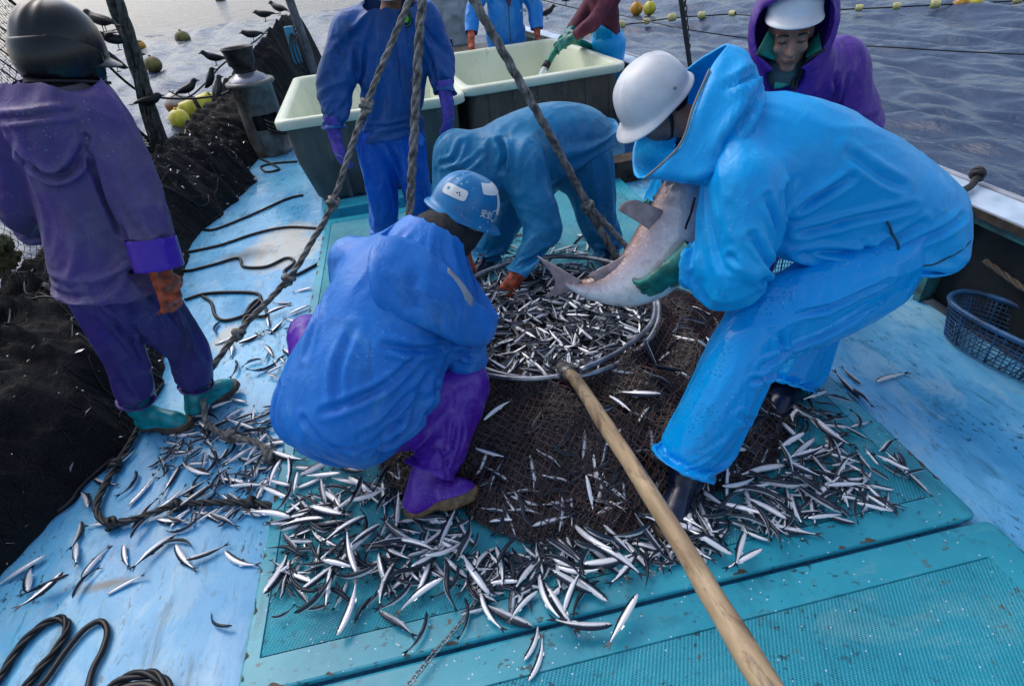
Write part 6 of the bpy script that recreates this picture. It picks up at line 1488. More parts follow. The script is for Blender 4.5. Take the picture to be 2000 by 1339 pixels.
# ------------------------------------------------------------------ 5: standing man in navy jacket and cobalt trousers
J = dict(pel=(-.13, 3.78, .96), mid=(-.08, 3.77, 1.15), chest=(-.03, 3.76, 1.38), neck=(.02, 3.76, 1.58), head=(.04, 3.73, 1.71),
         shR=(-.24, 3.77, 1.50), elR=(-.435, 3.78, 1.25), wrR=(-.465, 3.70, .97), haR=(-.465, 3.66, .86),
         shL=(.20, 3.77, 1.50), elL=(.285, 3.80, 1.30), wrL=(.25, 3.69, 1.085), haL=(.235, 3.65, .97),
         hipR=(-.255, 3.80, .88), knR=(-.285, 3.74, .52), anR=(-.325, 3.87, .15), hipL=(-.03, 3.80, .88), knL=(-.03, 3.74, .52), anL=(-.03, 3.87, .15))
T, f, r, u, h = make_body('person', 'standing man in stained navy jacket and cobalt trousers with violet gloves', J, (-.1, -.9, -.4), (0, -.2, 1), .011)
s = SDF((-.72, 3.35, .78), (.55, 4.2, 1.72), .0165); fr = (0, 1, .05)
s.chain([(-.14, 3.79, .80), (-.12, 3.79, .95), (-.08, 3.78, 1.15), (-.03, 3.77, 1.36), (.0, 3.77, 1.46)], [.222, .215, .21, .22, .19], .05, (fr, .70))
s.chain([J['shL'], (-.02, 3.77, 1.52), J['shR']], [.11, .125, .11], .06); s.chain([(.0, 3.77, 1.5), (.02, 3.76, 1.60)], [.12, .095], .05)
limb_sleeve(s, J, 'R', [.115, .108, .100, .093, .082], .045); limb_sleeve(s, J, 'L', [.115, .105, .096, .088, .078], .045)
sleeve_cut(s, J, 'L'); sleeve_cut(s, J, 'R'); s.cut((-.14, 3.78, .868), (.05, 0, -1), 5); s.cut((.02, 3.76, 1.61), (.1, -.2, 1), .15)
jm = finish(s, [((-.40, 3.70, 1.22), .17, (.9, 0, .4), .085, .011), ((-.43, 3.65, 1.08), .12, (.9, 0, .3), .06, .008), ((.28, 3.72, 1.25), .15, (.8, 0, -.5), .075, .009), ((-.05, 3.6, 1.1), .25, (.25, 0, 1), .13, .006), ((-.2, 3.62, 1.40), .14, (.4, 0, 1), .07, .008), ((.16, 3.62, 1.4), .14, (-.4, 0, 1), .07, .008)],
    [([(-.22, 3.66, 1.42), (-.24, 3.64, 1.28), (-.26, 3.65, 1.12)], .018, .016), ([(.15, 3.66, 1.4), (.17, 3.65, 1.25), (.16, 3.66, 1.1)], .014, .015), ([(-.30, 3.63, .96), (-.12, 3.60, .955), (.06, 3.63, .965)], .009, .012)], .006, (.1, 0, 1), 21, sim=dict(grow=.11, inset=.04, bend=4., frames=22, tens=20.))
T.part('jacket', jm, os_navy)
JV = np.asarray(jm[0]); JN = normals(JV, np.asarray(jm[1]))
def on_front(x, z, V=JV, N=JN):
    m = np.flatnonzero((np.abs(V[:, 0] - x) < .018) & (np.abs(V[:, 2] - z) < .018) & (N[:, 1] < -.2))
    k = m[np.argmin(V[m, 1])]; return V[k], unit(N[m].mean(0))
pl = [on_front(.035 + .0 * q, 1.52 - .64 * q)[0] for q in np.linspace(0, 1, 14)]
pl = np.array(pl); V, F = loft([pl + A(-.028, -.006, 0), pl + A(-.010, -.013, 0), pl + A(.018, -.013, 0), pl + A(.034, -.005, 0)], False, 2, 2)
T.part('storm_flap', thicken(V, F[::1], .004), os_navy)
fl = np.array([(.02, 3.60, .99), (.045, 3.585, .93), (.075, 3.60, .87), (.055, 3.585, .835), (.02, 3.60, .86)])
T.part('flap_corner', thicken(*loft([fl[:3] , (fl[[0, 4, 3]] + A(0, -.012, 0))], False, 4, 4), .004), os_royal)
for q in (.95, 1.07, 1.19, 1.31, 1.43):
    q0, qn = on_front(.068, q); T.part('snap', ball(q0 + qn * .004, .0085, n=12, m=6), webbing)
p0, n0 = on_front(.10, 1.505); w = unit(np.cross((0, 0, 1), n0)); v_ = np.cross(n0, w); a = np.linspace(0, 2 * np.pi, 33)[:-1]
def disc(r0, r1, off, sq=1.25):
    P = [p0 + n0 * off + np.cos(a)[:, None] * w * q + np.sin(a)[:, None] * v_ * q * sq for q in (r0, r1)]
    return np.concatenate(P), [[k, (k + 1) % 32, 32 + (k + 1) % 32, 32 + k] for k in range(32)]
bd = T.part('badge', disc(.002, .038, .013), plain('badge_black', (.010, .016, .012), .4, bs=0)); T.part('badge_centre', disc(.001, .018, .0145, 1.1), plain('badge_lime', (.16, .62, .05), .4, bs=0), bd); T.part('badge_ring', disc(.028, .031, .0145), plain('badge_ring', (.10, .30, .08), .4, bs=0), bd)
add_trousers(T, J, os_cobalt, .016, .135, [.135, .122, .112, .108, .112], .05, .05, [((-.28, 3.64, .55), .22, (.35, 0, 1), .07, .010), ((-.03, 3.64, .6), .22, (-.3, 0, 1), .07, .010), ((-.3, 3.7, .28), .18, (.8, 0, .5), .07, .009)], [([(-.15, 3.66, .85), (-.145, 3.64, .7), (-.15, 3.66, .55)], .016, .016)], .006, 22, sim=dict(grow=.11, inset=.035, bend=4., frames=22, tens=20.))
for q in 'LR':
    x = J['an' + q][0]; up_m, so = boot((x, 3.95, .066), (x - .03, 3.67, .066), J['an' + q], J['kn' + q], .28, .009); bo = T.part('boot', up_m, boot_navy); T.part('sole', so, sole_brown, bo)
T.part('glove', hand(A(J['wrR']) + A(0, -.005, -.012), (-.02, -.10, -1), (.75, .5, 0), -1, .34, 1.25, .005), glove_violet)
T.part('glove', hand(A(J['wrL']) + A(0, -.005, -.012), (-.03, -.12, -1), (-.75, .5, 0), 1, .34, 1.25, .005), glove_violet)
hm, S = make_helmet(h + u * .035, f, u); T.part('helmet', hm, helm_white)

# ------------------------------------------------------------------ 6: man in purple hood looking down
J = dict(pel=(1.72, 2.56, .80), mid=(1.71, 2.50, .96), chest=(1.67, 2.38, 1.16), neck=(1.58, 2.25, 1.31), head=(1.505, 2.185, 1.45),
         shL=(1.86, 2.34, 1.25), elL=(1.99, 2.27, 1.00), wrL=(1.90, 2.12, .82), haL=(1.84, 2.05, .78),
         shR=(1.43, 2.33, 1.24), elR=(1.33, 2.30, .99), wrR=(1.36, 2.16, .82), haR=(1.38, 2.08, .78),
         hipL=(1.82, 2.58, .76), knL=(1.84, 2.52, .42), anL=(1.84, 2.62, .11), hipR=(1.62, 2.58, .76), knR=(1.60, 2.52, .42), anR=(1.58, 2.62, .11))
T, f, r, u, h = make_body('person', 'man in a purple hood over a white cap, looking down behind the fish lifter', J, (-.45, -.85, -.24), (-.15, -.2, .95), .005, True)
s = SDF((1.12, 1.95, .70), (2.15, 2.80, 1.78), .0075); fr = unit(np.cross(A(J['chest']) - A(J['pel']), (1, 0, 0)))
s.chain([(1.73, 2.56, .76), (1.72, 2.52, .95), (1.67, 2.40, 1.14), (1.64, 2.33, 1.22)], [.235, .23, .225, .18], .05, (fr, .78))
s.chain([J['shL'], (1.64, 2.31, 1.25), J['shR']], [.115, .13, .115], .06)
for q in 'LR': limb_sleeve(s, J, q, [.118, .112, .105, .095, .082], .05)
sleeve_cut(s, J, 'L'); sleeve_cut(s, J, 'R'); s.cut((1.73, 2.56, .78), (0, .1, -1), 5)
hc = h + u * .03 - f * .02
s.ell(hc, (.158, .152, .182), (f, r, u), k=.03); s.chain([hc - u * .05, A(J['neck']) - f * .02], [.14, .145], .05)
s.chain([hc + f * .03 + u * .105, hc + f * .075 + u * .10], [.105, .100], .03, (u, .7))
s.ell(hc + f * .03, (.17, .128, .155), (f, r, u), .01, 's'); s.chain([hc + u * .005, hc + f * .3 + u * .02], [.128, .145], .01, op='s', sub=1)
s.chain([h - u * .10 + f * .02, h - u * .18 + f * .09], [.075, .070], .01, op='s')
jm = finish(s, [((1.97, 2.22, 1.02), .15, (.8, .2, .5), .08, .010), ((1.8, 2.2, 1.2), .15, (.3, .2, 1), .07, .010), ((1.5, 2.2, 1.1), .2, (-.2, .2, 1), .09, .007), ((1.6, 2.15, 1.55), .13, (.5, -.2, -1), .06, .007)],
    [([(1.74, 2.20, 1.26), (1.77, 2.17, 1.16), (1.78, 2.17, 1.04)], .018, .015), ([(1.83, 2.21, 1.25), (1.82, 2.19, 1.17), (1.80, 2.18, 1.1)], .012, .012), ([(1.63, 2.12, 1.57), (1.655, 2.09, 1.48), (1.62, 2.10, 1.40)], .008, .010)], .005, (.1, .2, 1), 31)
os_grape = oilskin('grape_oilskin', (.090, .018, .30), (.050, .030, .115), (.22, .13, .36), g=.45, w=.25, rough=.42)
T.part('jacket', jm, os_grape)
JV6 = np.asarray(jm[0])
# turned out green collar over the purple front
def flap(P, m_, nm, th=.006):
    P = np.array(P, float); return T.part(nm, thicken(*loft([P[[0, 1]], (P[[0, 1]] + P[[3, 2]]) / 2 + f * .008, P[[3, 2]]], False, 4, 4), th), m_)
flap([(1.405, 2.178, 1.466), (1.363, 2.165, 1.397), (1.485, 2.176, 1.348), (1.489, 2.188, 1.407)], teal_in, 'collar_flap')
flap([(1.606, 2.158, 1.446), (1.572, 2.070, 1.393), (1.547, 2.118, 1.362), (1.585, 2.18, 1.398)], teal_in, 'collar_flap')
flap([(1.487, 2.20, 1.322), (1.47, 2.178, 1.252), (1.524, 2.161, 1.262), (1.545, 2.176, 1.305)], teal_in, 'placket_lining')
flap([(1.52, 2.171, 1.346), (1.503, 2.162, 1.305), (1.54, 2.153, 1.304), (1.565, 2.171, 1.348)], teal_in, 'placket_lining')
T.part('zip', tube([(1.363, 2.166, 1.392), (1.49, 2.182, 1.338), (1.53, 2.155, 1.29), (1.53, 2.146, 1.248)], .006, 6, 4), hair_m)
T.part('zip', tube([(1.573, 2.058, 1.398), (1.53, 2.086, 1.363), (1.545, 2.142, 1.287), (1.54, 2.143, 1.242)], .006, 6, 4), hair_m)
s = SDF(h - .2, h + .16, .006); s.chain([h - u * .085 - f * .02, h - u * .15 - f * .015], [.066, .078], .01); T.part('neck_scarf', s.mesh(1), plain('grey_green_scarf', (.07, .11, .11), .8))
hm, S = make_helmet(h + u * .098, f + u * .10, u, brim=.034, back=.004, a=.106, b=.096, h=.085); T.part('cap', hm, helm_white)
for q in (1, -1):
    T.part('eyebrow', tube([h + f * .098 + r * q * .016 + u * .027, h + f * .097 + r * q * .033 + u * .031, h + f * .086 + r * q * .050 + u * .025], [.0035, .0045, .003], 6, 4), hair_m)
    T.part('eyelid_line', tube([h + f * .0885 + r * q * .019 - u * .000, h + f * .0895 + r * q * .032 - u * .003, h + f * .0825 + r * q * .045 - u * .001], .0022, 5, 4), hair_m)
T.part('lips', tube([h + f * .0955 + r * .020 - u * .0735, h + f * .1025 - u * .0695, h + f * .0955 - r * .020 - u * .0735], [.0025, .0045, .0025], 7, 5), lips_m)
add_trousers(T, J, os_grape, .011, .14, [.14, .125, .115, .11, .11], .02, .02, [((1.6, 2.45, .45), .2, (.4, 0, 1), .08, .008)], (), .006, 32)
for q in 'LR':
    x = J['an' + q][0]; up_m, so = boot((x + .02, 2.69, .004 if q == 'L' else .066), (x - .08, 2.43, .004 if q == 'L' else .066), J['an' + q], J['kn' + q], .28, .010); bo = T.part('boot', up_m, boot_navy); T.part('sole', so, sole_brown, bo)
    d = unit(A(J['ha' + q]) - A(J['wr' + q])); T.part('glove', hand(A(J['wr' + q]) + d * .04, d, (0, .3, -1), 1 if q == 'L' else -1, .5, 1.1, .006), glove_green)

# ------------------------------------------------------------------ 7: man in open blue jacket standing beyond the bins
J = dict(pel=(1.38, 7.70, .92), mid=(1.38, 7.66, 1.08), chest=(1.37, 7.62, 1.28), neck=(1.37, 7.60, 1.50), head=(1.37, 7.56, 1.64),
         shR=(1.14, 7.62, 1.40), elR=(.97, 7.58, 1.14), wrR=(.915, 7.46, .94), haR=(.90, 7.42, .84),
         shL=(1.61, 7.62, 1.40), elL=(1.74, 7.62, 1.12), wrL=(1.73, 7.52, .88), haL=(1.72, 7.48, .78),
         hipR=(1.27, 7.72, .88), knR=(1.25, 7.68, .48), anR=(1.24, 7.75, .11), hipL=(1.49, 7.72, .88), knL=(1.51, 7.68, .48), anL=(1.52, 7.75, .11))
def simple_upright(J, label, fdir, mj, mt_, gl, hem, seed, boots=True, fr=(0, 1, 0), wid=(.225, .215, .215, .20), bmat=None):
    T, f, r, u, h = make_body('person', label, J, fdir, (0, -.1, 1), .013)
    al = np.array([A(v) for v in J.values()]); s = SDF(al.min(0) - .25, al.max(0) + .2, .011)
    ch, mi, pe, ne = (A(J[q]) for q in ('chest', 'mid', 'pel', 'neck'))
    s.chain([pe * 1.3 - mi * .3, pe, mi, ch, ch * .6 + ne * .4], list(wid) + [.16], .05, (fr, .75))
    s.chain([J['shL'], ch * .45 + ne * .55, J['shR']], [.10, .12, .10], .06); s.chain([ch * .4 + ne * .6, ne], [.11, .08], .04)
    for q in 'LR': limb_sleeve(s, J, q, [.105, .098, .092, .086, .078], .045); sleeve_cut(s, J, q)
    s.cut(A(hem), unit(pe - mi), 5); s.cut(ne, unit(ne - ch), .14)
    sp = [(A(J['el' + q]), .16, (.8, 0, .4), .08, .010) for q in 'LR'] + [(ch + A(0, -.1, -.05), .25, (.2, 0, 1), .11, .007)]
    T.part('jacket', finish(s, sp, (), .006, (0, 0, 1), seed), mj)
    add_trousers(T, J, mt_, .012, .14, [.14, .125, .115, .11, .105], .03, .03, (), (), .006, seed + 1)
    for q in 'LR':
        a = A(J['an' + q]); d = unit(A(f) * A(1, 1, 0)); up_m, so = boot(A(a[0], a[1], .004) - d * .07, A(a[0], a[1], .004) + d * .2, a, J['kn' + q], .28, .011); bo = T.part('boot', up_m, boot_navy); T.part('sole', so, sole_brown, bo)
        dd = unit(A(J['ha' + q]) - A(J['wr' + q])); T.part('glove', hand(A(J['wr' + q]) + dd * .045, dd, (-.8 if q == 'L' else .8, .4, -.2), 1 if q == 'L' else -1, .5, 1.15, .006), gl)
    hm, S = make_helmet(h + u * .035, f, u); T.part('helmet', hm, helm_white)
    return T, f, r, u, h
T, f, r, u, h = simple_upright(J, 'man in open sky blue jacket with orange gloves standing beyond the brown bin', (-.1, -1, -.3), os_sky, os_sky, glove_orange, (1.38, 7.7, .74), 41)
V = [(1.36, 7.43, 1.5), (1.30, 7.425, 1.42), (1.385, 7.425, 1.17), (1.50, 7.425, 1.46)]
T.part('open_neck', thicken(*loft([np.array(V)[[0, 3]] + A(0, -.02, 0), np.array([V[1], V[3]]) * .5 + np.array([V[2], V[2]]) * .5 + A(0, -.02, 0), np.array([V[2], V[2]]) + A([[-.012, -.02, 0], [.012, -.02, 0]])], False, 4, 4), .01), plain('dark_violet_shirt', (.06, .025, .10), .8))
T.part('front_seam', tube([(1.385, 7.435, 1.17), (1.38, 7.44, 1.0), (1.38, 7.45, .80)], .006, 6, 4), stitch_m)
T.part('chest_print', tube([(1.52, 7.448, 1.10), (1.56, 7.455, 1.12), (1.60, 7.462, 1.095)], .010, 6, 3), plain('grey_print', (.22, .34, .40), .6))

# ------------------------------------------------------------------ 8: man in maroon jersey and bib overalls holding the hose
J = dict(pel=(2.26, 6.44, .82), mid=(2.22, 6.38, .98), chest=(2.17, 6.30, 1.15), neck=(2.11, 6.26, 1.34), head=(2.02, 6.22, 1.46),
         shL=(2.17, 6.11, 1.25), elL=(1.95, 6.02, 1.07), wrL=(1.755, 6.03, .965), haL=(1.64, 6.05, .92),
         shR=(2.12, 6.46, 1.25), elR=(1.92, 6.38, 1.06), wrR=(1.79, 6.24, 1.0), haR=(1.70, 6.16, .96),
         hipL=(2.26, 6.34, .80), knL=(2.25, 6.33, .44), anL=(2.27, 6.38, .11), hipR=(2.28, 6.54, .80), knR=(2.27, 6.55, .44), anR=(2.29, 6.60, .11))
maroon = plain('maroon_knit', (.13, .020, .045), .85, var=.4, sc=14, bs=.4, bsc=120)
T, f, r, u, h = make_body('person', 'man in maroon jersey and blue bib overalls pouring from a green hose', J, (-.85, -.15, -.45), (-.3, 0, 1), .012)
s = SDF((1.65, 5.75, .66), (2.55, 6.8, 1.42), .010); fr = unit(A(-.95, 0, -.3))
s.chain([(2.25, 6.43, .88), (2.22, 6.38, .98), (2.17, 6.31, 1.14), (2.14, 6.28, 1.22)], [.165, .165, .175, .15], .04, (fr, .78))
s.chain([J['shL'], (2.13, 6.28, 1.26), J['shR']], [.085, .10, .085], .05); s.chain([(2.13, 6.28, 1.26), J['neck']], [.09, .065], .03)
for q in 'LR': limb_sleeve(s, J, q, [.088, .082, .075, .066, .052], .04); sleeve_cut(s, J, q)
s.cut(J['neck'], (-.4, 0, 1), .12)
T.part('jersey', finish(s, [(J['elL'], .13, (.2, .8, .5), .055, .010), ((2.1, 6.1, 1.1), .15, (.5, .2, .8), .06, .009)], (), .006, (0, 0, 1), 51), maroon)
s = SDF((1.95, 6.0, .60), (2.55, 6.8, 1.32), .010)
s.chain([(2.27, 6.44, .74), (2.25, 6.43, .88), (2.22, 6.38, .99)], [.205, .192, .182], .03, (fr, .80))
s.chain([(2.19, 6.34, 1.07), (2.17, 6.32, 1.16)], [.188, .18], .02, (fr, .80)); s.cut((2.18, 6.30, 1.10), (-.15, 0, 1), 5)
s.cut((2.25, 6.37, .93), (.55, 0, .83), 5)
T.part('bib', finish(s, [((2.25, 6.25, .85), .2, (.6, 0, -.8), .07, .010)], (), .006, (0, 0, 1), 52), os_azure)
T.part('strap', tube([(2.06, 6.20, 1.10), (2.08, 6.16, 1.24), (2.16, 6.18, 1.335), (2.25, 6.24, 1.25), (2.32, 6.32, 1.05)], .014, 6, 5), os_azure)
T.part('strap', tube([(2.03, 6.38, 1.10), (2.05, 6.42, 1.24), (2.14, 6.42, 1.33), (2.24, 6.44, 1.24)], .014, 6, 5), os_azure)
add_trousers(T, J, os_azure, .012, .15, [.13, .115, .105, .10, .10], .03, .03, (), (), .007, 53)
for q in 'LR':
    a = A(J['an' + q]); up_m, so = boot(A(a[0] + .05, a[1], .004), A(a[0] - .22, a[1] - .03, .004), a, J['kn' + q], .28, .011); bo = T.part('boot', up_m, boot_navy); T.part('sole', so, sole_brown, bo)
    dd = unit(A(J['ha' + q]) - A(J['wr' + q])); T.part('glove', hand(A(J['wr' + q]) + dd * .03, dd, (-.1, .6, -.6) if q == 'L' else (0, -.5, -.8), -1 if q == 'L' else 1, .6, 1.2, .006), glove_green)
hm, S = make_helmet(h + u * .035, f, u); T.part('helmet', hm, helm_white)
# ================================================================== FISH AND BIRDS
def fish_material(name, back, mid, belly, rough=.27, metal=.25):
    m, t, b = new_mat(name); at = N_(t, 'ShaderNodeAttribute'); at.attribute_name = 'dv'
    r = N_(t, 'ShaderNodeValToRGB'); el = r.color_ramp.elements
    el[0].position, el[0].color = 0., (*belly, 1); el[1].position, el[1].color = 1., (*back, 1)
    for p, c in ((.50, belly), (.60, mid), (.70, back)): e = el.new(p); e.color = (*c, 1)
    q = math_(t, 'ADD', math_(t, 'MULTIPLY_ADD', at.outputs['Fac'], .5, .5), math_(t, 'MULTIPLY', math_(t, 'SUBTRACT', nz(t, obj_co(t), 90., 3), .5), .10))
    lk(t, q, r.inputs[0]); lk(t, r.outputs[0], b.inputs['Base Color'])
    mr = N_(t, 'ShaderNodeMapRange'); mr.inputs['From Min'].default_value = .50; mr.inputs['From Max'].default_value = .66; mr.inputs['To Min'].default_value = metal; mr.inputs['To Max'].default_value = .1
    lk(t, q, mr.inputs['Value']); lk(t, mr.outputs[0], b.inputs['Metallic']); b.inputs['Roughness'].default_value = rough
    v = N_(t, 'ShaderNodeTexVoronoi'); v.inputs['Scale'].default_value = 230.; lk(t, obj_co(t), v.inputs['Vector'])
    bump(t, b, v.outputs['Distance'], .25, .002); return m
sard = fish_material('sardine_skin', (.012, .020, .036), (.20, .24, .29), (.84, .85, .87))
eye_m = plain('fish_eye', (.004, .004, .005), .1, bs=0)
def fish_mesh(L=.175, lat=0., dv_b=0., roll=0., fat=1., ns=16, nr=10, s_shape=0., eye=True):
    """slim sardine resting on z=0, head at +x; lat = sideways bend, dv_b = bend in the flank plane (radians)"""
    s = np.linspace(0, 1, ns); H = .073 * L * fat * np.interp(s, [0, .04, .12, .3, .5, .7, .88, 1], [.30, .56, .80, 1., 1., .78, .36, .26]); Wd = H * .62
    al = lat * (s - .4) + s_shape * np.sin((s - .1) * 2 * np.pi) ; be = dv_b * (s - .45)
    d = np.stack([-np.cos(al) * np.cos(be), np.sin(be), np.sin(al)], 1)
    C = np.concatenate([[[0, 0, 0]], np.cumsum(d[:-1] * L * .86 / (ns - 1), 0)]); C -= C.mean(0)
    up_ = np.stack([np.sin(be), np.cos(be), 0 * be], 1); sd = np.cross(d, up_)
    a = np.arange(nr) / nr * 2 * np.pi; V = []; dv = []
    for i in range(ns):
        V.append(C[i] + H[i] * np.cos(a)[:, None] * up_[i] + Wd[i] * np.sin(a)[:, None] * sd[i]); dv.append(np.cos(a))
    F = [[i * nr + k, i * nr + (k + 1) % nr, (i + 1) * nr + (k + 1) % nr, (i + 1) * nr + k] for i in range(ns - 1) for k in range(nr)]
    F += [list(range(nr))[::-1], list(range((ns - 1) * nr, ns * nr))]; mi = [0] * len(F)
    n = ns * nr; e, dr, uu_ = C[-1], d[-1], up_[-1]; ss = sd[-1] * .0012
    t_ = [e - uu_ * H[-1], e + uu_ * H[-1], e + dr * L * .14 + uu_ * L * .062, e + dr * L * .055, e + dr * L * .14 - uu_ * L * .062]
    V.append(np.array([p + ss for p in t_] + [p - ss for p in t_])); dv.append(np.full(10, .6))
    F += [[n, n + 1, n + 2, n + 3], [n, n + 3, n + 4], [n + 8, n + 7, n + 6, n + 5], [n + 9, n + 8, n + 5]]; mi += [0] * 4
    # small dorsal and pelvic fins
    for (k, sg, ln) in ((ns // 2, 1, .07), (int(ns * .62), -1, .05)):
        n = sum(len(v) for v in V); b0, b1 = C[k] + up_[k] * H[k] * sg * .9, C[k + 1] + up_[k + 1] * H[k + 1] * sg * .9
        V.append(np.array([b0, b1, b1 + d[k] * L * .05 + up_[k] * sg * L * .012, b0 + d[k] * L * .03 + up_[k] * sg * L * ln * .45])); dv.append(np.full(4, .5 * sg)); F.append([n, n + 1, n + 2, n + 3]); mi.append(0)
    if eye:
        for sg in (1, -1):
            n = sum(len(v) for v in V); c = C[1] * .45 + C[2] * .55 + sd[1] * sg * Wd[1] * 1.22 + up_[1] * H[1] * .18; rr_ = L * .017
            V.append(c + rr_ * np.array([(1, 0, 0), (0, 1, 0), (-1, 0, 0), (0, -1, 0), (0, 0, 1.), (0, 0, -1.)])); dv.append(np.zeros(6))
            q = [[0, 1, 4], [1, 2, 4], [2, 3, 4], [3, 0, 4], [1, 0, 5], [2, 1, 5], [3, 2, 5], [0, 3, 5]]; F += [[x + n for x in f_] for f_ in q]; mi += [1] * 8
    V = np.concatenate(V); c_, s_ = math.cos(roll), math.sin(roll)
    V = np.stack([V[:, 0], V[:, 1] * c_ - V[:, 2] * s_, V[:, 1] * s_ + V[:, 2] * c_], 1); V[:, 2] -= V[:, 2].min()
    return V, F, np.concatenate(dv), mi
VAR = []
vr = np.random.default_rng(5)
for k in range(24):
    q = k % 8
    if q in (0, 1, 2, 6, 7): p = dict(lat=vr.normal(0, .18), dv_b=vr.normal(0, .38), roll=vr.normal(0, .32) + (math.pi if vr.random() < .5 else 0))
    elif q == 3: p = dict(lat=vr.normal(0, .7), dv_b=vr.normal(0, .2), roll=math.pi / 2 * (1 if vr.random() < .8 else -1) + vr.normal(0, .25))
    elif q == 4: p = dict(lat=vr.choice([-1, 1]) * vr.uniform(.9, 1.9), roll=math.pi / 2 + vr.normal(0, .2))
    else: p = dict(lat=vr.normal(0, .5), s_shape=vr.choice([-1, 1]) * vr.uniform(.15, .4), roll=(math.pi / 2 if vr.random() < .6 else .2) + vr.normal(0, .25))
    VAR.append(fish_mesh(fat=vr.uniform(.9, 1.15), **p))
FM = []
LAB = {'A': ('small sardine in the thick spill on the hatch left of the tan soled boot', 'sardines spilled by the crouching man'),
       'B': ('small sardine in the loose fringe of fish on the grating nearest the camera', 'sardines in the near fringe on the grating'),
       'C': ('small sardine heaped along the front edge of the bulging net', 'sardines along the front of the net'),
       'D': ('small sardine heaped right of the navy boot at the edge of the net', 'sardines right of the navy boot'),
       'E': ('small sardine on the pale blue deck between net heap and hatch', 'sardines strewn on the pale deck'),
       'F': ('small sardine lying alone near the edge of the black net heap', 'sardines near the black net'),
       'G': ('small sardine on the pale deck behind the crouching man', 'sardines behind the crouching man'),
       'H': ('small sardine on the hatch at the feet of the stooping man', 'sardines by the stooping man'),
       'I': ('small sardine on the chalky deck right of the hatch', 'sardines on the chalky right deck'),
       'J': ('small sardine stranded on top of the brown net bag', 'sardines lying on the brown net')}
hg = {}
def stack(x, y, a, L, base):
    ks = {(int(round((x + math.cos(a) * t) / .03)), int(round((y + math.sin(a) * t) / .03))) for t in np.linspace(-.42 * L, .42 * L, 6)}
    z = max([hg.get(k, base) for k in ks]); 
    for k in ks: hg[k] = max(hg.get(k, base), min(z, base + .05) + .013)
    return min(z, base + .055)
protos = {}
pts = [(q.split()[0], float(q.split()[1]), float(q.split()[2])) for q in FISH.split(';')] + [('J', x, y) for x, y in FISH_J]
fr_ = np.random.default_rng(17)
for zone, x, y in pts:
    k = int(fr_.integers(0, len(VAR))); a = fr_.uniform(0, 2 * math.pi)
    if zone in 'C' and fr_.random() < .5: a = fr_.normal(2.2, .5)
    sc = fr_.uniform(.80, 1.12) * (1.06 if zone in 'ABCD' else 1.)
    tilt = (fr_.normal(0, .05), fr_.normal(0, .06))
    if zone == 'J':
        x_, y_ = A(x), A(y); base = float(bag(x_, y_, .008)); e = .04
        gx_, gy_ = (float(bag(x_ + e, y_)) - float(bag(x_ - e, y_))) / (2 * e), (float(bag(x_, y_ + e)) - float(bag(x_, y_ - e))) / (2 * e)
        nrm = Vector((-gx_, -gy_, 1)).normalized(); rot = (nrm.to_track_quat('Z', 'Y').to_matrix() @ Matrix.Rotation(a, 3, 'Z')).to_euler(); z = base
    else:
        base = .066 if zone in 'ABCDH' and -.86 < x < 1.72 and y > .885 else (.046 if zone == 'B' else .003)
        z = stack(x, y, a, .17 * sc, base)
        if z > base + .012: tilt = (fr_.normal(0, .12), fr_.normal(0, .14))
        rot = (tilt[0], tilt[1], a)
    lab, grp = LAB[zone]
    if k not in protos:
        V, F, dv, mi = VAR[k]; T = Thing('sardine', lab, 'fish', (0, 0, 0), grp, mesh=(V, F, {'dv': dv, 'mat': mi}), mat=[sard, eye_m]); o = T.o; protos[k] = o
    else:
        o = protos[k].copy(); scene.collection.objects.link(o); o['label'] = lab; o['group'] = grp; o['category'] = 'fish'
    o.location = (x, y, z); o.rotation_euler = rot; o.scale = (sc, sc, sc)

# the catch inside the hoop and under the meshes: beyond counting
LOW = [fish_mesh(L=.165, fat=1.05, lat=l_, dv_b=b_, roll=r_, ns=9, nr=7, s_shape=ss_, eye=False) for l_, b_, r_, ss_ in ((.1, .2, .1, 0), (.5, 0, 1.5, 0), (-.2, -.3, 3.2, 0), (1.4, 0, 1.6, 0), (.2, .1, .5, .3), (.1, 0, 2.7, .0), (-.9, .1, 1.4, 0))]
def mass(n, sampler, zf, tilt, sc):
    Vs, Fs, Ds, c = [], [], [], 0
    g = np.random.default_rng(n)
    while n > 0:
        x, y = sampler(g)
        if x is None: continue
        V, F, dv, mi = LOW[int(g.integers(0, len(LOW)))]; q = g.uniform(*sc)
        z, nrm = zf(x, y, g); R = np.array(((Vector(nrm).normalized().to_track_quat('Z', 'Y').to_matrix()) @ Matrix.Rotation(g.uniform(0, 6.28), 3, 'Z') @ Matrix.Rotation(g.normal(0, tilt), 3, 'Y')))
        Vs.append((V * q) @ R.T + A(x, y, z)); Fs += [[i + c for i in f_] for f_ in F]; Ds.append(dv); c += len(V); n -= 1
    return np.concatenate(Vs), Fs, {'dv': np.concatenate(Ds)}
def in_hoop(g):
    a, q = g.uniform(0, 6.283), math.sqrt(g.random()) * (RR - .045); x, y = RC[0] + q * math.cos(a), RC[1] + q * math.sin(a)
    if g.random() > .35 + .65 * (noise3(A(x * 3, y * 3, 1.))+.6): return None, None
    return x, y
Thing('fish_catch', 'dense silver mass of small fish filling the steel hoop', 'fish catch', (.5, 2.3, .2), kind='stuff', mesh=mass(720, in_hoop, lambda x, y, g: (float(bag(A(x), A(y))) + g.uniform(-.012, .035), (g.normal(0, .1), g.normal(0, .1), 1)), .22, (.72, .98)), mat=sard)
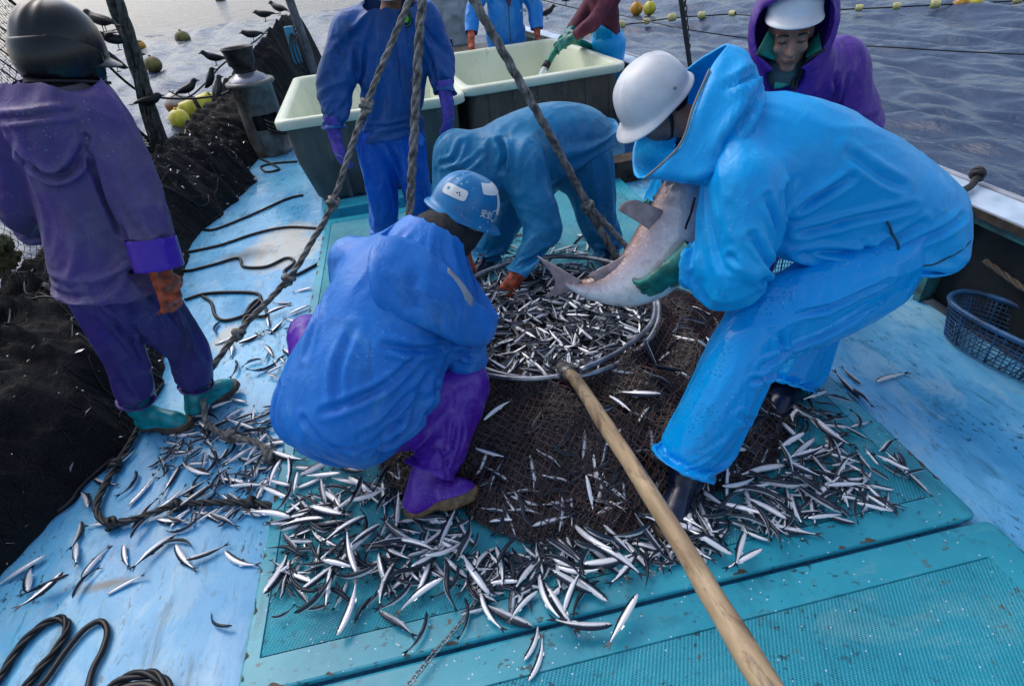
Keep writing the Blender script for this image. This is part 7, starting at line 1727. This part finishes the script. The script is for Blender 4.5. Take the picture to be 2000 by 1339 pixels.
SPX = [((-.78, -.05), (1.12, 1.62), .066, 170), ((-.1, .75), (.98, 1.16), .066, 170), ((.75, 1.45), (1.0, 1.32), .066, 130), ((1.3, 1.62), (1.05, 1.6), .066, 45), ((-1.45, -.88), (1.65, 2.3), .004, 130), ((.3, 1.1), (3.0, 3.5), .066, 34), ((-1.15, -.87), (2.2, 3.1), .004, 16)]
def spill_mass():
    parts_ = []
    for (xa, xb), (ya, yb), zb, n in SPX:
        def smp(g, xa=xa, xb=xb, ya=ya, yb=yb):
            x, y = g.uniform(xa, xb), g.uniform(ya, yb)
            return (x, y) if bag_s(A(x), A(y)) > .96 and noise3(A(x * 2.5, y * 2.5, 3.)) > -.28 else (None, None)
        parts_.append(mass(n, smp, lambda x, y, g, zb=zb: (zb + abs(g.normal(0, .007)), (g.normal(0, .06), g.normal(0, .06), 1)), .04, (.55, .85)))
    V, F = join(*[q[:2] for q in parts_]); return V, F, {'dv': np.concatenate([q[2]['dv'] for q in parts_])}
Thing('spilled_fish', 'countless smaller fish spilled between and under the larger sardines', 'spilled fish', (0, 1.5, 0), kind='stuff', mesh=spill_mass(), mat=sard)
def under(g):
    x, y = g.uniform(-.4, 1.5), g.uniform(1.1, 2.6)
    if bag_s(A(x), A(y)) > .95 or math.hypot(x - RC[0], y - RC[1]) < RR + .04: return None, None
    w = math.exp(-((y - 1.22 - .12 * (x - .3) ** 2) / .16) ** 2) + .9 * math.exp(-((x - 1.28) / .16) ** 2 - ((y - 1.55) / .3) ** 2) + .7 * math.exp(-((x + .25) / .12) ** 2 - ((y - 1.6) / .15) ** 2) + .10
    return (x, y) if g.random() < w else (None, None)
def uz(x, y, g):
    e = .03; gx_, gy_ = (float(bag(A(x + e), A(y))) - float(bag(A(x - e), A(y)))) / (2 * e), (float(bag(A(x), A(y + e))) - float(bag(A(x), A(y - e)))) / (2 * e)
    return float(bag(A(x), A(y))) - .019, (-gx_, -gy_, 1)
Thing('netted_fish', 'silver fish packed under the brown meshes of the bag', 'fish catch', (.5, 1.5, .1), kind='stuff', mesh=mass(210, under, uz, .05, (.8, 1.0)), mat=sard)

# ------------------------------------------------------------------ the big fish in the man's arms
bigm, t, b = new_mat('big_fish_skin'); at = N_(t, 'ShaderNodeAttribute'); at.attribute_name = 'dv'; co = obj_co(t)
q = math_(t, 'ADD', at.outputs['Fac'], math_(t, 'MULTIPLY', math_(t, 'SUBTRACT', nz(t, co, 14., 5, .6), .5), .45))
r_ = N_(t, 'ShaderNodeValToRGB'); el = r_.color_ramp.elements; el[0].position, el[0].color = 0., (.80, .79, .79, 1); el[1].position, el[1].color = 1., (.27, .16, .13, 1)
for p, c in ((.52, (.74, .71, .72)), (.74, (.55, .47, .50)), (.90, (.42, .30, .27))): e = el.new(p); e.color = (*c, 1)
lk(t, math_(t, 'MULTIPLY_ADD', q, .5, .5), r_.inputs[0]); c = mix(t, ramp(t, nz(t, co, 26., 6, .72), .50, .64), r_.outputs[0], (.36, .32, .36), .45)
c = mix(t, ramp(t, nz(t, co, 60., 4, .7), .58, .66), c, (.86, .87, .88), .5)
lk(t, c, b.inputs['Base Color']); b.inputs['Roughness'].default_value = .22; b.inputs['Metallic'].default_value = .2; b.inputs['Subsurface Weight'].default_value = .05
v = N_(t, 'ShaderNodeTexVoronoi'); v.inputs['Scale'].default_value = 95.; lk(t, co, v.inputs['Vector']); bump(t, b, nz(t, co, 24., 5), .3, .008, bump(t, b, v.outputs['Distance'], .22, .003))
SP = np.array([(.47, 1.735, .785), (.53, 1.715, .765), (.62, 1.69, .765), (.705, 1.675, .792), (.782, 1.675, .848), (.832, 1.69, .918), (.868, 1.71, .985), (.892, 1.735, 1.06), (.912, 1.755, 1.12)])
SR = [.017, .036, .066, .098, .122, .122, .108, .085, .045]
s = SDF((.3, 1.45, .6), (1.1, 1.95, 1.3), .006); s.chain(SP, SR, .02, ((.1, .8, -.55), .62), sub=4)
s.ell((.865, 1.70, 1.075), (.05, .03, .05), k=.03)
V, F = s.mesh(2); Cs = spline(SP, 6); back = A(-.62, .15, .72)
k = np.array([np.argmin(((Cs - p) ** 2).sum(1)) for p in V]); tg = np.gradient(Cs, axis=0)[k]; tg /= np.linalg.norm(tg, axis=1)[:, None]
bk_ = np.cross(tg, (.1, .8, -.55)); bk_ /= np.linalg.norm(bk_, axis=1)[:, None]; bk_ *= np.sign((bk_ @ back))[:, None]
rad = np.interp(k, np.arange(len(SR)) * 6, SR); dvv = ((V - Cs[k]) * bk_).sum(1) / rad + np.clip(1 - k / 15, 0, 1) * .9
BF = Thing('large_fish', 'large pale bellied fish with reddish brown back bent over the hoop in gloved hands', 'fish', (.47, 1.7, .76)); BF.part('body', (V, F.tolist(), {'dv': dvv}), bigm)
finm = plain('reddish_fin', (.46, .33, .33), .35, var=.25, sc=20, bs=.3, bsc=60)
def fin(P, nm, th=.005):
    P = np.array(P, float); n_ = len(P) // 2
    return BF.part(nm, thicken(*loft([P[:n_], P[:n_] * .5 + P[n_:] * .5 + A(0, -.004, .004), P[n_:]], False, 5, 4), th), finm)
fin([(.515, 1.72, .795), (.50, 1.722, .780), (.51, 1.725, .762), (.37, 1.80, .89), (.425, 1.765, .79), (.385, 1.79, .71)], 'tail_fin')
fin([(.775, 1.68, .955), (.805, 1.68, 1.0), (.825, 1.69, 1.02), (.64, 1.70, 1.06), (.66, 1.70, 1.085), (.70, 1.70, 1.09)], 'pectoral_fin')
fin([(.56, 1.70, .80), (.62, 1.69, .815), (.69, 1.68, .855), (.53, 1.71, .82), (.60, 1.70, .855), (.665, 1.69, .89)], 'dorsal_fin')
fin([(.80, 1.63, .80), (.83, 1.635, .83), (.85, 1.64, .86), (.87, 1.60, .77), (.885, 1.605, .79), (.89, 1.61, .82)], 'pelvic_fin')
BF.part('eye', ball((.925, 1.68, 1.135), .011, n=14, m=8), eye_m)
BF.part('hook_line', tube([(.872, 1.615, 1.10), (.862, 1.61, 1.05), (.852, 1.612, 1.01), (.853, 1.618, .99)], .004, 6, 5), eye_m)

# ------------------------------------------------------------------ crows
crow_m = plain('crow_black', (.006, .006, .008), .45, var=.4, sc=30, bs=.3, bsc=60)
def crow_mesh(pitch, headup, wings=0.):
    s = SDF((-.36, -.42, .02), (.32, .42, .36), .008); c, sn = math.cos(pitch), math.sin(pitch)
    def L(x, y, z): return (x * c - z * sn, y, .15 + x * sn + z * c)
    s.chain([L(-.13, 0, -.005), L(-.03, 0, 0), L(.07, 0, .01), L(.13, 0, .025)], [.030, .068, .070, .045], .03)
    hx = A(L(.15, 0, .03)) + A(.03, 0, .05) * headup; s.chain([L(.11, 0, .03), hx], [.045, .040], .03); s.ell(hx, (.048, .038, .040), k=.02)
    s.chain([hx + A(.03, 0, -.004), hx + A(.075, 0, -.012), hx + A(.098, 0, -.022)], [.018, .011, .004], .008)
    s.chain([L(-.11, 0, -.005), L(-.30, 0, -.01)], [.032, .036], .03, ((-sn, 0, c), .3))
    for q in (1, -1):
        if wings: s.chain([L(.07, q * .04, .04), L(.05, q * .18, .09), L(-.08, q * .36, .12)], [.05, .055, .02], .03, ((0, 0, 1), .3))
        else: s.chain([L(.07, q * .045, .02), L(-.06, q * .055, .02), L(-.22, q * .025, .01)], [.040, .040, .014], .02, ((0, 1, 0), .6))
    return s.mesh(1)
CV = [(crow_mesh(.25, 1.), False), (crow_mesh(.85, .9), False), (crow_mesh(.05, .4), False), (crow_mesh(.2, .6, 1.), True)]
CI = [(2, 180, 'crow facing left on the top of the black net roll'), (0, 150, 'crow on the net roll below the upper edge of the picture'), (1, 75, 'crow on the net roll beside the grey davit'), (2, 195, 'crow on the perch line just left of the net roll'), (0, 200, 'small looking crow midway on the rising perch line'), (1, 15, 'upright crow left of the steel cowl looking right'), (0, 15, 'crow tail out to the left above the orange buoy'), (1, 50, 'crow hunched against the left side of the steel cylinder'),
      (1, 20, 'crow half hidden by the twisted hauling line'), (1, 200, 'crow on the head line of the hanging net by the black helmet'), (3, 200, 'crow with raised wings landing by the black helmet'), (0, 160, 'crow partly hidden behind the black helmet'), (2, 0, 'crow low on the net right of the twisted hauling line'), (0, -8, 'crow on the white starboard rail beside the man in open jacket'), (2, 170, 'crow on the long dark guard line at the top edge')]
first = {}
for (x, y, z, _a, _b), (v, hd, lb) in zip(CROWS, CI):
    if v not in first:
        T = Thing('crow', lb, 'crow', (0, 0, 0), 'crows waiting round the boat'); T.part('body', CV[v][0], crow_m)
        for q in (1, -1): T.part('leg', join(tube([(-.005, q * .025, .12), (.0, q * .025, .06), (.01, q * .028, .004)], [.012, .007, .005], 6, 3), *[tube([(.01, q * .028, .005), (.01 + .04 * math.cos(w), q * .028 + .04 * math.sin(w), .003)], .004, 5) for w in (0, .6, -.6, 3.1)]), crow_m)
        first[v] = T.o; o = T.o
    else:
        o = first[v].copy(); scene.collection.objects.link(o); o['label'] = lb
        for ch in first[v].children:
            c2 = ch.copy(); scene.collection.objects.link(c2); c2.parent = o
    o.location = (x, y, z); o.rotation_euler = (0, 0, math.radians(hd)); o.scale = (.57,) * 3
